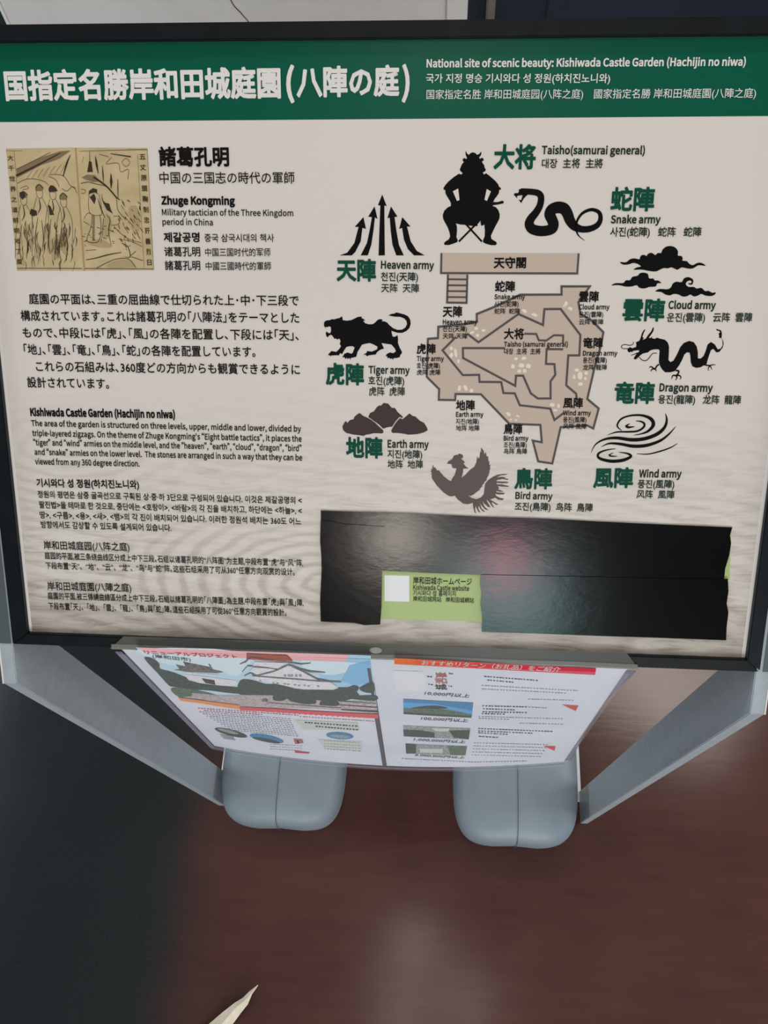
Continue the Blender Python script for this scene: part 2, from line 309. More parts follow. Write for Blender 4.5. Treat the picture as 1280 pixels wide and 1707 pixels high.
GLYPH = {
    "'": (97, '39 169 58 169 64 234 65 270 32 270 32 234'),
    '(': (118, '84 -69 103 -60 78 -7 64 50 59 109 64 168 78 225 103 277 84 286 56 232 38 174 32 109 38 44 56 -15'),
    ')': (118, '35 -69 62 -15 80 44 86 109 80 174 62 232 35 286 15 277 40 225 55 168 60 109 55 50 40 -7 15 -60'),
    ',': (97, '26 -67 64 -38 77 7 70 34 50 44 33 38 26 22 33 5 50 -1 54 0 44 -28 19 -48'),
    '-': (121, '16 86 106 86 106 110 16 110'),
    '.': (97, '49 -5 65 2 72 20 65 37 49 44 32 37 26 20 32 2'),
    '0': (194, '97 -5 140 10 167 55 177 129 167 203 140 247 97 261 55 247 27 203 18 129 27 55 55 10|97 21 62 47 48 129 62 211 97 236 133 211 146 129 133 47'),
    '1': (194, '31 0 172 0 172 27 120 27 120 257 96 257 72 246 42 238 42 218 88 218 88 27 31 27'),
    '2': (194, '15 0 177 0 177 28 106 28 85 27 64 25 117 81 152 134 165 186 144 241 90 261 47 251 14 224 33 206 57 227 86 235 121 221 133 185 120 138 82 83 15 19'),
    '3': (194, '92 -5 151 15 175 69 159 112 120 134 120 136 153 158 166 197 145 244 91 261 52 253 20 231 37 210 61 228 90 235 122 224 133 195 118 160 62 146 62 121 125 107 142 70 128 35 90 22 53 31 27 51 10 31 42 6'),
    '4': (194, '119 0 149 0 149 71 183 71 183 96 149 96 149 257 114 257 7 92 7 71 119 71|119 96 40 96 99 184 119 222 121 222 119 175'),
    '5': (194, '92 -5 133 6 164 36 176 83 153 146 98 165 78 163 60 155 67 229 163 229 163 257 39 257 30 137 47 126 68 137 90 141 129 126 143 83 127 38 89 22 51 31 26 50 9 29 42 6'),
    '6': (194, '105 -5 157 18 179 79 160 139 108 159 77 151 50 129 60 191 83 225 116 235 138 230 157 215 175 235 149 254 114 261 68 248 33 203 20 123 31 52 61 10|50 103 77 128 103 136 137 120 149 79 136 37 105 21 67 42'),
    '7': (194, '69 0 103 0 111 89 133 164 178 237 178 257 17 257 17 229 142 229 102 160 79 87'),
    '8': (194, '98 -5 156 15 178 62 165 104 135 129 135 131 158 156 169 193 150 242 99 261 49 243 28 195 39 161 63 136 63 135 31 107 16 64 39 15|116 139 75 160 57 195 69 225 98 237 130 224 142 191 135 164|98 19 60 33 44 67 54 100 80 125 127 101 148 63 134 31'),
    '9': (194, '82 -5 128 10 162 56 175 139 164 207 133 248 89 261 37 238 15 178 35 118 86 97 118 106 145 129 135 66 112 32 81 22 57 27 38 42 20 22 46 3|145 155 118 129 91 121 57 137 46 178 58 220 89 236 128 216'),
    ':': (97, '49 137 65 143 72 161 65 179 49 186 32 179 26 161 32 143|49 -5 65 2 72 20 65 37 49 44 32 37 26 20 32 2'),
    'B': (230, '35 0 117 0 168 8 202 33 214 75 200 117 162 137 162 138 190 159 200 194 175 242 111 257 35 257|68 148 68 231 107 231 153 222 168 190 153 159 106 148|68 26 68 123 112 123 164 111 182 76 164 38 112 26'),
    'C': (223, '132 -5 176 5 211 32 193 53 166 32 133 24 91 37 63 73 54 129 64 185 92 220 134 233 164 226 187 209 204 230 175 252 134 261 76 245 35 200 20 128 35 57 75 11'),
    'D': (241, '35 0 101 0 166 15 206 60 220 129 206 199 166 242 99 257 35 257|68 27 68 230 97 230 147 219 177 184 187 129 177 74 147 39 97 27'),
    'E': (206, '35 0 187 0 187 28 68 28 68 121 165 121 165 149 68 149 68 229 183 229 183 257 35 257'),
    'G': (241, '136 -5 182 4 215 25 215 133 131 133 131 106 186 106 186 39 165 28 139 24 93 37 64 73 54 129 64 185 94 220 139 233 171 226 194 209 212 230 183 251 138 261 77 245 36 200 20 128 35 57 76 11'),
    'H': (255, '35 0 68 0 68 121 187 121 187 0 220 0 220 257 187 257 187 149 68 149 68 257 35 257'),
    'K': (226, '35 0 68 0 68 81 112 134 189 0 225 0 132 159 213 257 176 257 68 128 68 128 68 257 35 257'),
    'M': (284, '35 0 64 0 64 142 63 180 60 218 62 218 82 159 131 26 153 26 201 159 222 218 223 218 220 180 219 142 219 0 249 0 249 257 210 257 161 119 143 66 142 66 123 119 74 257 35 257'),
    'N': (253, '35 0 66 0 66 135 64 175 62 215 63 215 91 162 185 0 218 0 218 257 187 257 187 123 188 82 192 42 190 42 162 95 68 257 35 257'),
    'O': (260, '130 -5 187 12 225 58 239 129 225 200 187 245 130 261 73 245 34 200 20 129 34 58 73 12|130 24 90 37 63 73 54 129 63 185 90 220 130 233 170 220 197 185 206 129 197 73 170 37'),
    'S': (209, '106 -5 170 17 194 68 178 112 141 137 104 153 75 168 62 196 75 223 110 233 142 226 168 209 185 230 152 252 110 261 52 242 29 193 46 150 81 127 118 111 148 94 161 65 146 35 107 24 68 33 36 56 17 33 56 6'),
    'T': (210, '89 0 121 0 121 229 199 229 199 257 11 257 11 229 89 229'),
    'W': (307, '63 0 102 0 140 155 153 213 154 213 167 155 206 0 245 0 298 257 267 257 239 117 225 34 223 34 205 117 169 257 140 257 104 117 86 34 85 34 69 117 42 257 9 257'),
    'Z': (211, '18 0 195 0 195 28 57 28 193 237 193 257 30 257 30 229 153 229 18 20'),
    'a': (197, '76 -5 109 3 139 23 140 23 143 0 169 0 169 117 154 174 103 195 61 187 29 170 41 148 67 162 98 168 129 154 137 120 71 107 33 84 21 49 36 10|85 21 61 28 51 51 70 82 137 99 137 46 111 28'),
    'b': (216, '116 -5 157 8 187 42 199 98 190 149 164 183 123 195 92 187 63 168 64 202 64 279 32 279 32 0 58 0 61 20 62 20 89 2|111 22 89 27 64 42 64 142 90 161 115 168 154 149 165 98 150 42'),
    'c': (179, '107 -5 140 2 169 19 155 41 134 28 110 22 67 42 51 95 68 148 111 168 131 164 149 152 165 173 142 188 110 195 64 183 31 149 18 95 30 41 62 7'),
    'd': (217, '97 -5 129 3 155 22 156 22 159 0 185 0 185 279 153 279 153 206 154 173 130 189 101 195 60 183 30 148 19 95 28 41 55 7|104 22 65 42 51 95 68 148 106 168 130 163 153 148 153 48 129 29'),
    'e': (194, '109 -5 144 1 172 15 160 36 138 25 113 21 68 39 50 88 178 88 179 106 160 171 103 195 62 183 31 148 18 95 31 41 63 7|49 110 68 154 104 169 139 154 151 110'),
    'f': (114, '12 164 37 164 37 0 69 0 69 164 110 164 110 190 69 190 69 220 76 248 96 258 107 256 118 252 125 277 110 282 93 283 51 266 37 221 37 190 12 188'),
    'g': (197, '96 -88 166 -68 193 -22 176 13 126 23 89 23 63 29 56 44 59 57 68 67 82 62 96 60 145 78 166 126 161 149 150 166 189 166 189 190 123 190 111 194 96 195 46 177 25 127 33 97 50 76 50 75 35 60 29 39 34 20 46 8 46 6 25 -13 18 -37 40 -74|96 82 68 94 56 127 68 160 96 172 125 160 137 127 125 94|101 -65 60 -56 46 -32 50 -16 65 0 78 -2 90 -3 123 -3 151 -8 161 -27 145 -54'),
    'h': (213, '32 0 64 0 64 138 90 160 116 167 144 155 152 116 152 0 184 0 184 120 170 176 126 195 91 186 63 163 64 202 64 279 32 279'),
    'i': (96, '32 0 64 0 64 190 32 190|48 229 64 235 70 251 64 266 48 271 33 266 27 251 33 235'),
    'j': (96, '12 -85 53 -68 64 -22 64 190 33 190 33 -22 28 -49 9 -59 -9 -56 -15 -80 -3 -83|48 229 64 235 70 251 64 266 48 271 33 266 27 251 33 235'),
    'k': (193, '32 0 64 0 64 50 99 92 155 0 190 0 118 113 181 190 146 190 65 90 64 90 64 279 32 279'),
    'l': (99, '66 -5 84 -2 80 23 73 22 64 36 64 279 32 279 32 38 40 7'),
    'm': (324, '32 0 64 0 64 138 89 160 112 167 139 155 147 116 147 0 179 0 179 138 204 160 227 167 254 155 263 116 263 0 294 0 294 120 280 176 237 195 204 185 174 159 156 185 121 195 90 186 62 162 62 162 58 190 32 190'),
    'n': (214, '32 0 64 0 64 138 90 160 116 167 144 155 152 116 152 0 184 0 184 120 170 176 126 195 91 186 62 162 62 162 58 190 32 190'),
    'o': (212, '106 -5 150 7 182 41 194 95 182 149 150 183 106 195 63 183 31 149 18 95 31 41 63 7|106 22 66 42 51 95 66 148 106 168 146 148 161 95 146 42'),
    'p': (217, '32 -80 64 -80 64 -16 63 18 90 1 116 -5 157 8 187 42 199 98 190 149 164 183 123 195 91 187 62 168 62 168 58 190 32 190|111 22 89 27 64 42 64 142 91 161 115 168 154 149 165 98 150 42'),
    'r': (136, '32 0 64 0 64 122 87 156 112 166 131 163 137 191 127 194 116 195 86 184 62 155 62 155 58 190 32 190'),
    's': (164, '82 -5 133 12 151 52 132 90 93 110 65 122 52 143 61 162 88 170 111 165 131 153 146 173 120 189 87 195 39 179 22 141 39 105 77 86 107 72 120 50 111 29 83 20 53 27 27 43 11 22 43 3'),
    't': (132, '92 -5 110 -2 127 2 121 27 110 23 99 21 76 31 70 58 70 164 121 164 121 190 70 190 70 244 43 244 40 190 9 188 9 164 38 164 38 59 50 13'),
    'u': (213, '88 -5 122 5 151 30 152 30 154 0 181 0 181 190 149 190 149 55 124 31 97 23 70 35 62 74 62 190 29 190 29 70 44 14'),
    'v': (182, '73 0 111 0 178 190 146 190 110 82 93 26 91 26 74 82 38 190 5 190'),
    'w': (281, '62 0 99 0 126 102 139 157 141 157 154 103 181 0 220 0 272 190 241 190 213 80 202 27 200 27 187 80 157 190 126 190 96 80 83 27 82 27 70 80 42 190 9 190'),
    'y': (182, '35 -82 80 -63 106 -16 178 190 147 190 112 85 97 31 95 31 76 85 38 190 5 190 81 0 77 -15 60 -44 34 -56 19 -53 13 -78 23 -81'),
    'z': (166, '12 0 156 0 156 26 53 26 153 173 153 190 23 190 23 164 112 164 12 17'),
    '“': (149, '67 283 59 297 29 272 15 231 24 207 43 198 61 205 67 221 61 237 45 243 35 240 44 264|134 283 126 297 96 272 83 231 91 207 110 198 128 205 134 221 128 237 112 243 103 240 111 264'),
    '”': (149, '83 210 90 196 120 221 134 262 125 286 106 295 88 288 82 272 88 256 104 250 114 253 105 229|15 210 23 196 53 221 66 262 58 286 39 295 21 288 15 272 21 256 37 250 46 253 38 229'),
    ' ': (78, ''),
}
_cache = {}
def glyph_run(text, bold):
    """lettering of one line as flat vertices and faces in em units, plus its box"""
    latin = all(ch in GLYPH for ch in text)
    if latin:
        cu = bpy.data.curves.new('run', 'CURVE'); cu.dimensions = '2D'; cu.fill_mode = 'BOTH'
        x = 0
        for ch in text:
            adv, cs = GLYPH[ch]
            for c in cs.split('|') if cs else []:
                q = [int(a) for a in c.split()]
                sp = cu.splines.new('POLY'); sp.points.add(len(q)//2-1)
                for i in range(len(q)//2): sp.points[i].co = ((x+q[2*i])/1000, q[2*i+1]/1000, 0, 1)
                sp.use_cyclic_u = True
            x += adv
        cap = 0.257; ow = 0.0062*bold
    else:
        cu = bpy.data.curves.new('run', 'FONT'); cu.body = text; cu.resolution_u = 2
        cap = 1.0; ow = 0.0115*bold
    o = bpy.data.objects.new('run', cu); COL.objects.link(o)
    dg = bpy.context.evaluated_depsgraph_get()
    me = bpy.data.meshes.new_from_object(o.evaluated_get(dg))
    vs = [(v.co.x, v.co.y) for v in me.vertices]; fs = []
    for p in me.polygons:
        f = list(p.vertices)
        if p.normal.z < 0: f.reverse()
        fs.append(f)
    # heavier weights: a thin bar along every outline edge of the letters
    if ow > 0:
        cnt_ = {}
        for f in fs:
            for i in range(len(f)):
                e = (f[i], f[(i+1) % len(f)]); k_ = (min(e), max(e)); cnt_[k_] = cnt_.get(k_, 0)+1
        for (a, b), c in cnt_.items():
            if c != 1: continue
            p, q = Vector(vs[a]), Vector(vs[b]); d = q-p
            if d.length < 1e-7: continue
            d.normalize(); d *= ow; n = Vector((-d.y, d.x)); k_ = len(vs); h_ = d*0.55
            dz = .012+.011*((k_//4) % 9)
            vs += [(x[0], x[1], dz) for x in (p-h_-n, q+h_-n, q+h_+n, p-h_+n)]; fs.append([k_, k_+1, k_+2, k_+3])
    bpy.data.meshes.remove(me); bpy.data.objects.remove(o); bpy.data.curves.remove(cu)
    return latin, cap, vs, fs
def letter(ink, text, x0, y0, x1, y1, h, bold, col, z, flip=1):
    latin, cap, vs, fs = glyph_run(text, bold)
    xa = min(v[0] for v in vs); xb = max(v[0] for v in vs)
    L_ = math.hypot(x1-x0, y1-y0); ex = ((x1-x0)/L_, (y1-y0)/L_); ey = (-ex[1]*flip, ex[0]*flip)
    sx = L_/max(1e-6, xb-xa); sy = h/(cap if latin else 0.94); mid = cap*0.5 if latin else 0.365
    out = []
    for v_ in vs:
        x, y = v_[0], v_[1]
        a = (x-xa)*sx; b = (y-mid)*sy
        out.append((x0+ex[0]*a+ey[0]*b, y0+ex[1]*a+ey[1]*b, v_[2] if len(v_) > 2 else 0))
    if flip < 0: fs = [f[::-1] for f in fs]
    ink.add(col, out, fs, z)

# ------------------------------------------------------------------ the room
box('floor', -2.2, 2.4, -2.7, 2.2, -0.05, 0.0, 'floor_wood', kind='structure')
box('ceiling', -2.2, 2.4, -2.7, 2.2, 2.7, 2.75, 'room_ceiling', kind='structure')
box('wall_back', -2.2, 2.4, 1.72, 1.82, 0.0, 2.7, 'dark_wall', kind='structure')
box('wall_left', -2.2, -2.1, -2.7, 1.72, 0.0, 2.7, 'dark_wall', kind='structure')
box('wall_right', 2.3, 2.4, -2.7, 1.72, 0.0, 2.7, 'room_wall', kind='structure')
box('wall_front', -2.1, 2.3, -2.7, -2.6, 0.0, 2.7, 'room_wall', kind='structure')
# dark sliding door right of the pale partition
dr = box('door_1', 0.034, 1.15, 1.64, 1.72, 0.0, 2.1, 'navy_door', kind='structure')
bm = bmesh.new(); box_bm(bm, 0.071, 0.089, 1.628, 1.64, 0.0, 2.1, 0.003); o = finish(bm, 'metal_stile', 'door_metal', dr)
bm = bmesh.new(); box_bm(bm, 0.20, 1.12, 1.622, 1.64, 0.500, 0.508, 0.002); o = finish(bm, 'door_rail', 'rail_sheen', dr)
bm = bmesh.new(); box_bm(bm, 0.19, 1.12, 1.632, 1.64, 0.10, 0.497, 0.003); o = finish(bm, 'door_panel', 'navy_door', dr)
bm = bmesh.new(); box_bm(bm, 0.20, 1.12, 1.632, 1.64, 0.512, 1.9, 0.003); o = finish(bm, 'door_panel', 'navy_door', dr)

# pale partition panel behind the board
part = thing('partition_panel', 'pale grey partition panel with a thin dark crack, standing behind the board', 'partition', (-0.45, 1.66, 0))
box('panel_face', -0.444, 0.443, -0.06, 0.06, 0.0, 1.9, 'partition_paint', part, 0.002)
box('edge_strip', -0.450, -0.444, -0.062, 0.06, 0.0, 1.9, 'edge_white', part)['label'] = 'thin white edge strip'
box('end_post', 0.443, 0.484, -0.064, 0.06, 0.0, 1.9, 'edge_white', part, 0.002)['label'] = 'white end post'
cr = [(0.054, 0.455), (0.045, 0.468), (0.036, 0.482), (0.028, 0.492), (0.022, 0.506), (0.016, 0.54), (0.006, 0.59), (-0.006, 0.63)]
vv, ff = ribbon(spline(cr), [0.0012, 0.0022, 0.0016, 0.0008])
mesh('crack', [(x, -0.0608, z) for x, z in vv], ff, 'crack_dark', part)

# ------------------------------------------------------------------ the stand and its board
S = thing('information_stand', 'silver floor stand carrying a sloping black-framed multilingual garden board', 'information stand', (-0.048, 0.19, 0))
def rel(o):
    o.location = -Vector(S.location); return o
UP = Vector((0, 0.75667, 0.65380)); NO = Vector((0, -0.65380, 0.75667))
BL = Vector((-0.3381, 0.2034, 0.8523))
def bw(v, n): p = BL + UP*(v/1000) + NO*(n/1000); return (p.y, p.z)      # board plane in the side profile
for x0, x1 in ((-0.3645, -0.3523), (0.2553, 0.2675)):
    prof = [(0.166, 0.0), (0.217, 0.0), (0.217, bw(-20, -38)[1]+0.004), bw(12, -38), bw(455, -38), bw(458, 4), bw(-47, 4)]
    rel(prism('side_post', prof, x0, x1, 'silver_paint', S, 0.0008))
W_, H_ = 585.1, 443.7
mat('rim_shade', '4a5459', 0.45)
BM = Matrix(((1, 0, 0, BL.x), (0, UP.y, NO.y, BL.y), (0, UP.z, NO.z, BL.z), (0, 0, 0, 1)))
def onboard(o, parent):
    o.matrix_local = (Matrix.Translation(-Vector(S.location)) @ BM) if parent == S else Matrix.Identity(4)
    return o
def rail(loop, z0, z1):
    """mitred bar of the black frame from its four corners in board millimetres"""
    bm = bmesh.new()
    a = [bm.verts.new((x/1000, y/1000, z0/1000)) for x, y in loop]; b = [bm.verts.new((x/1000, y/1000, z1/1000)) for x, y in loop]
    bm.faces.new(a); bm.faces.new(b); n = len(a)
    for i in range(n): bm.faces.new((a[i], b[i], b[(i+1) % n], a[(i+1) % n]))
    bmesh.ops.recalc_face_normals(bm, faces=bm.faces)
    bmesh.ops.bevel(bm, geom=list(bm.edges), offset=0.0007, segments=2, affect='EDGES')
    return onboard(finish(bm, 'frame_rail', 'black_frame', S), S)
lo, ro, bo, to = -14.0, W_+12.0, -10.5, H_+11.5
li, ri, bi, ti = -0.5, W_+0.5, -0.5, H_+0.5
rail([(lo, bo), (ro, bo), (ri, bi), (li, bi)], -10, 4.5)
rail([(lo, to), (li, ti), (ri, ti), (ro, to)], -10, 4.5)
rail([(lo, bo), (li, bi), (li, ti), (lo, to)], -10, 4.5)
rail([(ro, bo), (ro, to), (ri, ti), (ri, bi)], -10, 4.5)
for x0, x1, xe in ((-0.0262, -0.0152, -0.0262), (0.5988, 0.6052, 0.6044)):
    onboard(box('rim_shade_strip', x0, x1, -0.010, 0.456, 0.0040, 0.0046, 'rim_shade', S), S)  # added dark strip, puts shade on the silver rim by its colour
    onboard(box('rim_highlight', xe, xe+0.0010, -0.047, 0.457, 0.0041, 0.0050, 'edge_white', S), S)  # thin white line paints the highlight along the rim's outer edge
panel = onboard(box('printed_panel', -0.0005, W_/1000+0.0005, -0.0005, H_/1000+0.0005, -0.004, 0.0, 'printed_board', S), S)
onboard(box('back_panel', lo/1000+.002, ro/1000-.002, bo/1000+.002, to/1000-.002, -0.018, -0.0105, 'silver_paint', S, 0.001), S)
for x0, x1 in ((-0.367, -0.147), (0.044, 0.2585)):
    bm = bmesh.new(); box_bm(bm, x0, x1, 0.20, 0.52, 0.0, 0.008, 0.003)
    rel(finish(bm, 'foot_plate', 'white_plastic', S))

# printed pictures: (part, ink, kind, smooth, points in board millimetres)
ART = [
    ('tiger_silhouette', 'black', "fill", 0, '250.7,255.2 251.3,256.5 253.2,257.2 255.5,257.4 256.3,258.1 258.3,257.9 260.5,258.6 261.9,258.8 263.1,259.5 264.3,260.3 264.7,258.6 264.7,257.5 267.5,257.1 270.9,257.5 273.6,258.7 275.9,259.9 279.1,260.2 278.5,259.3 280.1,258.5 281.6,257.4 279.8,257.2 281.5,255.4 284.2,254.7 287,254.8 288.7,255.9 290.9,258.1 292.8,258.6 294.5,258 293.7,257 295.9,256.9 297.9,256 299.6,254.1 302.4,252 305.4,250.9 308.8,251.1 311.2,252.6 312.5,255.1 312,257.5 310.3,259.2 307.5,260.3 303.6,260.4 300.9,260.8 298.7,261.2 300.6,262.3 303.3,262.7 304.4,263.5 307.5,262.8 310.3,262.1 313.1,260.8 314.8,258.3 315.2,255.4 314.3,252.4 312.1,250.2 309.1,248.8 305.5,248.8 302.4,249.7 300.9,250.2 301.9,246 303.6,245.9 305.6,247.1 306,244.4 306,241.4 307.3,237.9 309,235.1 308.9,233.8 307.9,232.8 307.4,231 305.2,230.4 302.9,230.2 302.5,229 301.5,230.1 300.2,229.6 299.7,230.5 298.3,230.1 297.9,231.7 296.8,231.6 297.8,233.3 300.1,234.4 302.6,233.9 304.5,235.2 303.7,237.3 301.1,240.2 297.2,240.7 293.6,241.2 294.7,239.1 295.6,237.2 293,236.3 290.5,234.6 289.4,232.7 284.9,232.2 282.6,231.3 282.1,232.4 280,232.4 282.4,233.7 283.1,235.2 286.6,234.8 290.5,236.6 290.8,238.5 287.7,240.1 284.9,241.1 281.5,240.5 279,239.7 277.6,237.2 275.9,234.7 275.4,233 274.8,230.8 270.8,229.9 270.4,228.5 269.6,229.9 268.1,229.1 267.7,230.1 266.6,229 265.9,230.4 264.3,230.4 266,232.9 268.3,233.9 271.4,233 272.3,234.1 273.7,237.7 272,238.6 269.7,238.5 267.5,238 265.8,235.6 264.1,232.6 262.7,233.4 261.8,231.6 260.1,231.8 255.9,231.5 255.5,230.7 254.9,231.7 253.4,231.9 254.7,233.3 256.2,234.8 258.7,234.4 259.8,234.2 261.8,236.1 263.4,238.4 262.4,240.3 263.1,242.2 262.1,244.1 260.4,243.2 259.9,244.1 258.5,243.8 257.6,245.2 256,246.8 254.6,246.2 253.3,244.8 252.6,245.4 251.9,247.8 252.6,249.2 253.7,248.1 255.4,247.9 256,249.8 255.7,252.5 254.3,252.9 253.5,252.2 251.9,252.5 252.3,250.8 251.7,251.9 250.7,253'),
    ('snake_silhouette', 'black', "line" , 1, '389.9,346.8 393,347.3 399.3,347 403.5,346.1 405.5,343.4 405,338.1 402.7,333.6 399.2,329.1 398.2,325.6 400.1,322.5 404.9,321 410.2,321.1 414.4,322.6 415.2,325.6 413.7,329.1 412.2,332.2 413.6,335.4 417.7,336.8 421.9,335.9 424.5,332.7 426.6,328.2 430,324.2 434.9,322.3 440.6,322.5 445.7,324.8 447.8,328.8 446.7,333.3 442.4,335.3 438.2,334.7 434.2,332.2 431.6,327.7 431.2,322.7 432.5,319.1 434.8,316.6 438,314.6#3.5 4.1 4.1 4.3 4.5 4.7 5.1 5.8 6.6 6.8 7 7 7.2 7.4 7.4 7.6 7.6 7.8 7.8 7.4 7 5.8 4.5 4.3 3.9 3.3 2.7 2.3 2.1 1.8 1.6 1.4 1.1 0.6 0.2'),
    ('snake_silhouette', 'black', "fill", 0, '386.2,345.3 387.3,346.3 389.1,346.2 390.1,347.6 391.1,349.3 392.6,349.5 396.3,348.6 396.8,345.6 395,344.3 393.3,342.4 391.8,339.5 391,340.6 389.9,341.8 391.7,341.6 392.5,344.8 390.5,344.7 388.7,344.3 388.9,342.7 387.7,343.8'),
    ('general_silhouette', 'black', "fill", 0, '351.8,373.9 352.5,372.3 353.8,371.3 354.8,372.3 356.4,373 358.3,372.5 359.6,371.3 361,371.9 361.9,372.8 362.1,373.9 362.6,372.3 362.1,370.7 361.1,369.8 361.5,368.6 362.2,369.1 363.4,369.5 364.4,368.4 363.9,367.2 363.1,367.1 363.6,366 364.9,364.5 365.1,363.1 366.1,361.7 365.6,360.6 364,359.8 364.9,358.4 366.3,359.3 368.3,358 370.6,356.2 373,354.3 375.2,351.9 375.7,350.5 377.2,349.5 377,348.3 376,348.5 375.9,346.4 374.7,344.4 373.1,342.4 372.1,340.2 375.3,340.2 378.6,341.2 379.7,340.4 379.3,339.4 375.8,338.6 372,338.1 372,337.5 374.2,336.8 376,334.8 377.1,332 377,329.2 375.9,326.8 374.3,323.9 372.8,320.7 371.4,317.4 371.9,315.4 373.4,314.4 375.4,313.4 375.9,312.2 375.1,311.1 371.9,311.1 368,312.1 366,313.1 366,314.6 367,317 367,321.1 366.4,325.1 364.3,324.1 363.9,325.5 363.5,327.7 362.8,326.5 361.7,325.5 361.6,323.9 359.9,324.1 357.3,324.2 354.8,324.5 352.2,324.9 349.6,325 346.2,325.8 347,323.8 347.2,321 346.9,316.5 347.9,314.5 347.7,313.2 344.9,312 341.5,311 338.5,311.1 338.1,312.4 339.3,313.6 341.4,314.8 342.4,316.9 341.7,320.1 340.3,323.4 338.5,326.2 337,329 336.7,331.5 337.7,334.3 340,336.5 342.3,337.5 342.2,339.5 341.5,340.9 339.7,343.5 338.4,345.5 337.9,348.3 336.9,348.3 336.7,349.5 338,351.5 340.3,354 343.6,356.6 347.3,359 349,358.4 350,359.4 348.7,360.3 347.8,361.5 348.4,363.3 349.2,365.2 350.6,366.7 349.7,367.4 349.6,368.4 350.7,369.3 352.2,368.6 352.6,369.3 351.7,371.1 351.4,372.9|343.4,347.3 347.1,349.2 348.3,341.5 346.5,340.9|367.2,348.9 370.2,347.3 367.7,341 365.9,341.8'),
    ('general_silhouette', 'black', "line" , 0, '352.8,325.9 365.2,313.5#1.3 1.3'),
    ('general_silhouette', 'ground', "fill", 0, '343.4,347.3 347.1,349.2 348.3,341.5 346.5,340.9'),
    ('general_silhouette', 'ground', "fill", 0, '367.2,348.9 370.2,347.3 367.7,341 365.9,341.8'),
    ('general_silhouette', 'black', "line" , 0, '359.9,324.7 348.7,313.4#1.3 1.3'),
    ('cloud_silhouette#8', 'black', "fill", 1, '463.7,300.2 467.8,300 470.6,302.1 473.5,302.7 477.2,302.2 477.5,303.8 478.7,305 480.5,305.1 481.9,304.4 482.8,305.8 485,306.6 487,305.7 488.1,305.1 489.6,306.5 491.9,306.5 492.6,308.6 494.7,310.6 497.9,311.3 501.3,310.3 503.5,307.8 503.7,304.9 506.1,304.6 507.3,303 507.3,301.4 510.3,301.1 512.4,299.2 514.8,298.4 517,299.6 519.5,300.2 522.2,299.3 523.6,298 520.7,298.3 518.4,298.3 516.6,297.1 514.1,296 510.8,296.2 507.1,296.8 504.4,295.2 502.3,295.9 500,296.8 497.4,296.1 495.1,296.3 492.9,295.6 489.4,293.9 484.8,294.2 479.4,295.1 473.7,295 476,296.6 478.6,297.2 476.5,298.8 473.1,299.6 469.9,298.6 466,298.4'),
    ('cloud_silhouette#9', 'black', "fill", 1, '458.9,284 461.7,285.6 467,285.7 468.8,287.6 471.8,287.8 473.3,290.1 476.8,290.8 478.3,292.6 481.3,293 484,292 485.1,289.1 487.9,289.1 489.3,287.7 491.6,287.7 493.9,286 491.1,285.7 490.2,283.6 485.7,283.2 483.5,282.4 480.9,282.1 478.5,282.8 476.7,284.3 473.2,283.4 469.2,283.3 465.8,284 462.5,284.3'),
    ('cloud_silhouette#10', 'black', "fill", 1, '490.2,280.2 493.1,281.9 498.4,281.7 500.9,283 502,285.6 504.5,287 508.1,286.7 509.5,289.3 512.4,290.2 515.4,289 516.3,287.1 515.5,285.1 513.5,285.1 512.8,286.1 514.6,286 515,287.2 513.6,287.9 511.7,287 511.2,285.1 513.4,283.5 517,283.5 519.1,282.4 522.3,282.9 525.1,280.7 527.4,280.9 530.2,279.6 532.6,279.9 532.2,278.5 529.7,277.3 525.8,277.6 522.7,278.7 520.5,277.6 517.6,276.9 515.1,278.2 512.7,277 509.7,276.8 506.6,278.2 503.3,278.5 500.8,277.5 497.4,278.1 494.6,279.7'),
    ('dragon_silhouette', 'black', "fill", 0, '479.6,244.2 482,245.3 482.6,247.2 483.4,251 484.5,252.9 485.3,253.8 485.4,252.9 484.5,250.5 483.9,248.1 485,247.3 484.1,245.9 486.4,246.9 487.8,249.4 489.7,251.9 490.8,254.8 491.6,254.8 491.3,252.1 489.9,249.7 488.5,247.6 489.6,247.3 491.1,248.7 490.6,247.3 492.8,246.8 494.4,247.7 496.6,247 500.1,246.3 502.4,244.3 503.5,241.6 503.9,236.2 504,231.9 505.6,230.3 507.7,231.4 509.9,236.3 511.6,241.2 513.9,244.2 517.5,245.7 520.8,244.8 523.2,241.9 524.5,237.6 524.9,233.3 526.8,233.1 528.8,235 529.8,238.2 530.8,243.3 533,245.1 535.9,243.4 538.4,239.9 540.4,240.5 541.5,242.7 541.1,245.9 539.9,248 538.3,248.2 538.3,250.1 537.7,251.1 538.7,251.9 538,253 536.4,253.2 535.5,254.3 536.3,254.4 537.4,253.9 539.3,253.4 540.1,251.2 540.2,247.7 541.7,245.9 542.1,243.7 541.7,241.1 539.6,238.1 537.5,237.8 535.2,240.2 533.6,239.3 532.7,235.6 531.8,231.3 531.7,229.6 530.5,228.8 527.5,226.9 524.3,226.4 521.5,227.6 520.1,230.5 519.4,234.8 518.6,237.3 516.7,237.5 515,235.9 514,232.6 512.3,228.5 510.4,225.5 509.5,223.9 506.3,223 502.5,222.9 500.2,224.8 498.4,227.5 497.3,230.2 497.1,235.1 497.1,238.3 496.2,239.4 493,239.3 490.4,238.5 488.9,237.1 485.2,236.2 483.2,234.6 480.7,231.9 479,232.1 479.2,233.2 480.9,236.2 482.6,237.6 482,238.6 480.1,238.3 478,238 477.6,237 476.4,237.5 475.4,236.7 474,238 474.1,239.3 475.6,240.7 477.3,239.9 479.9,240.8 480.1,242.4'),
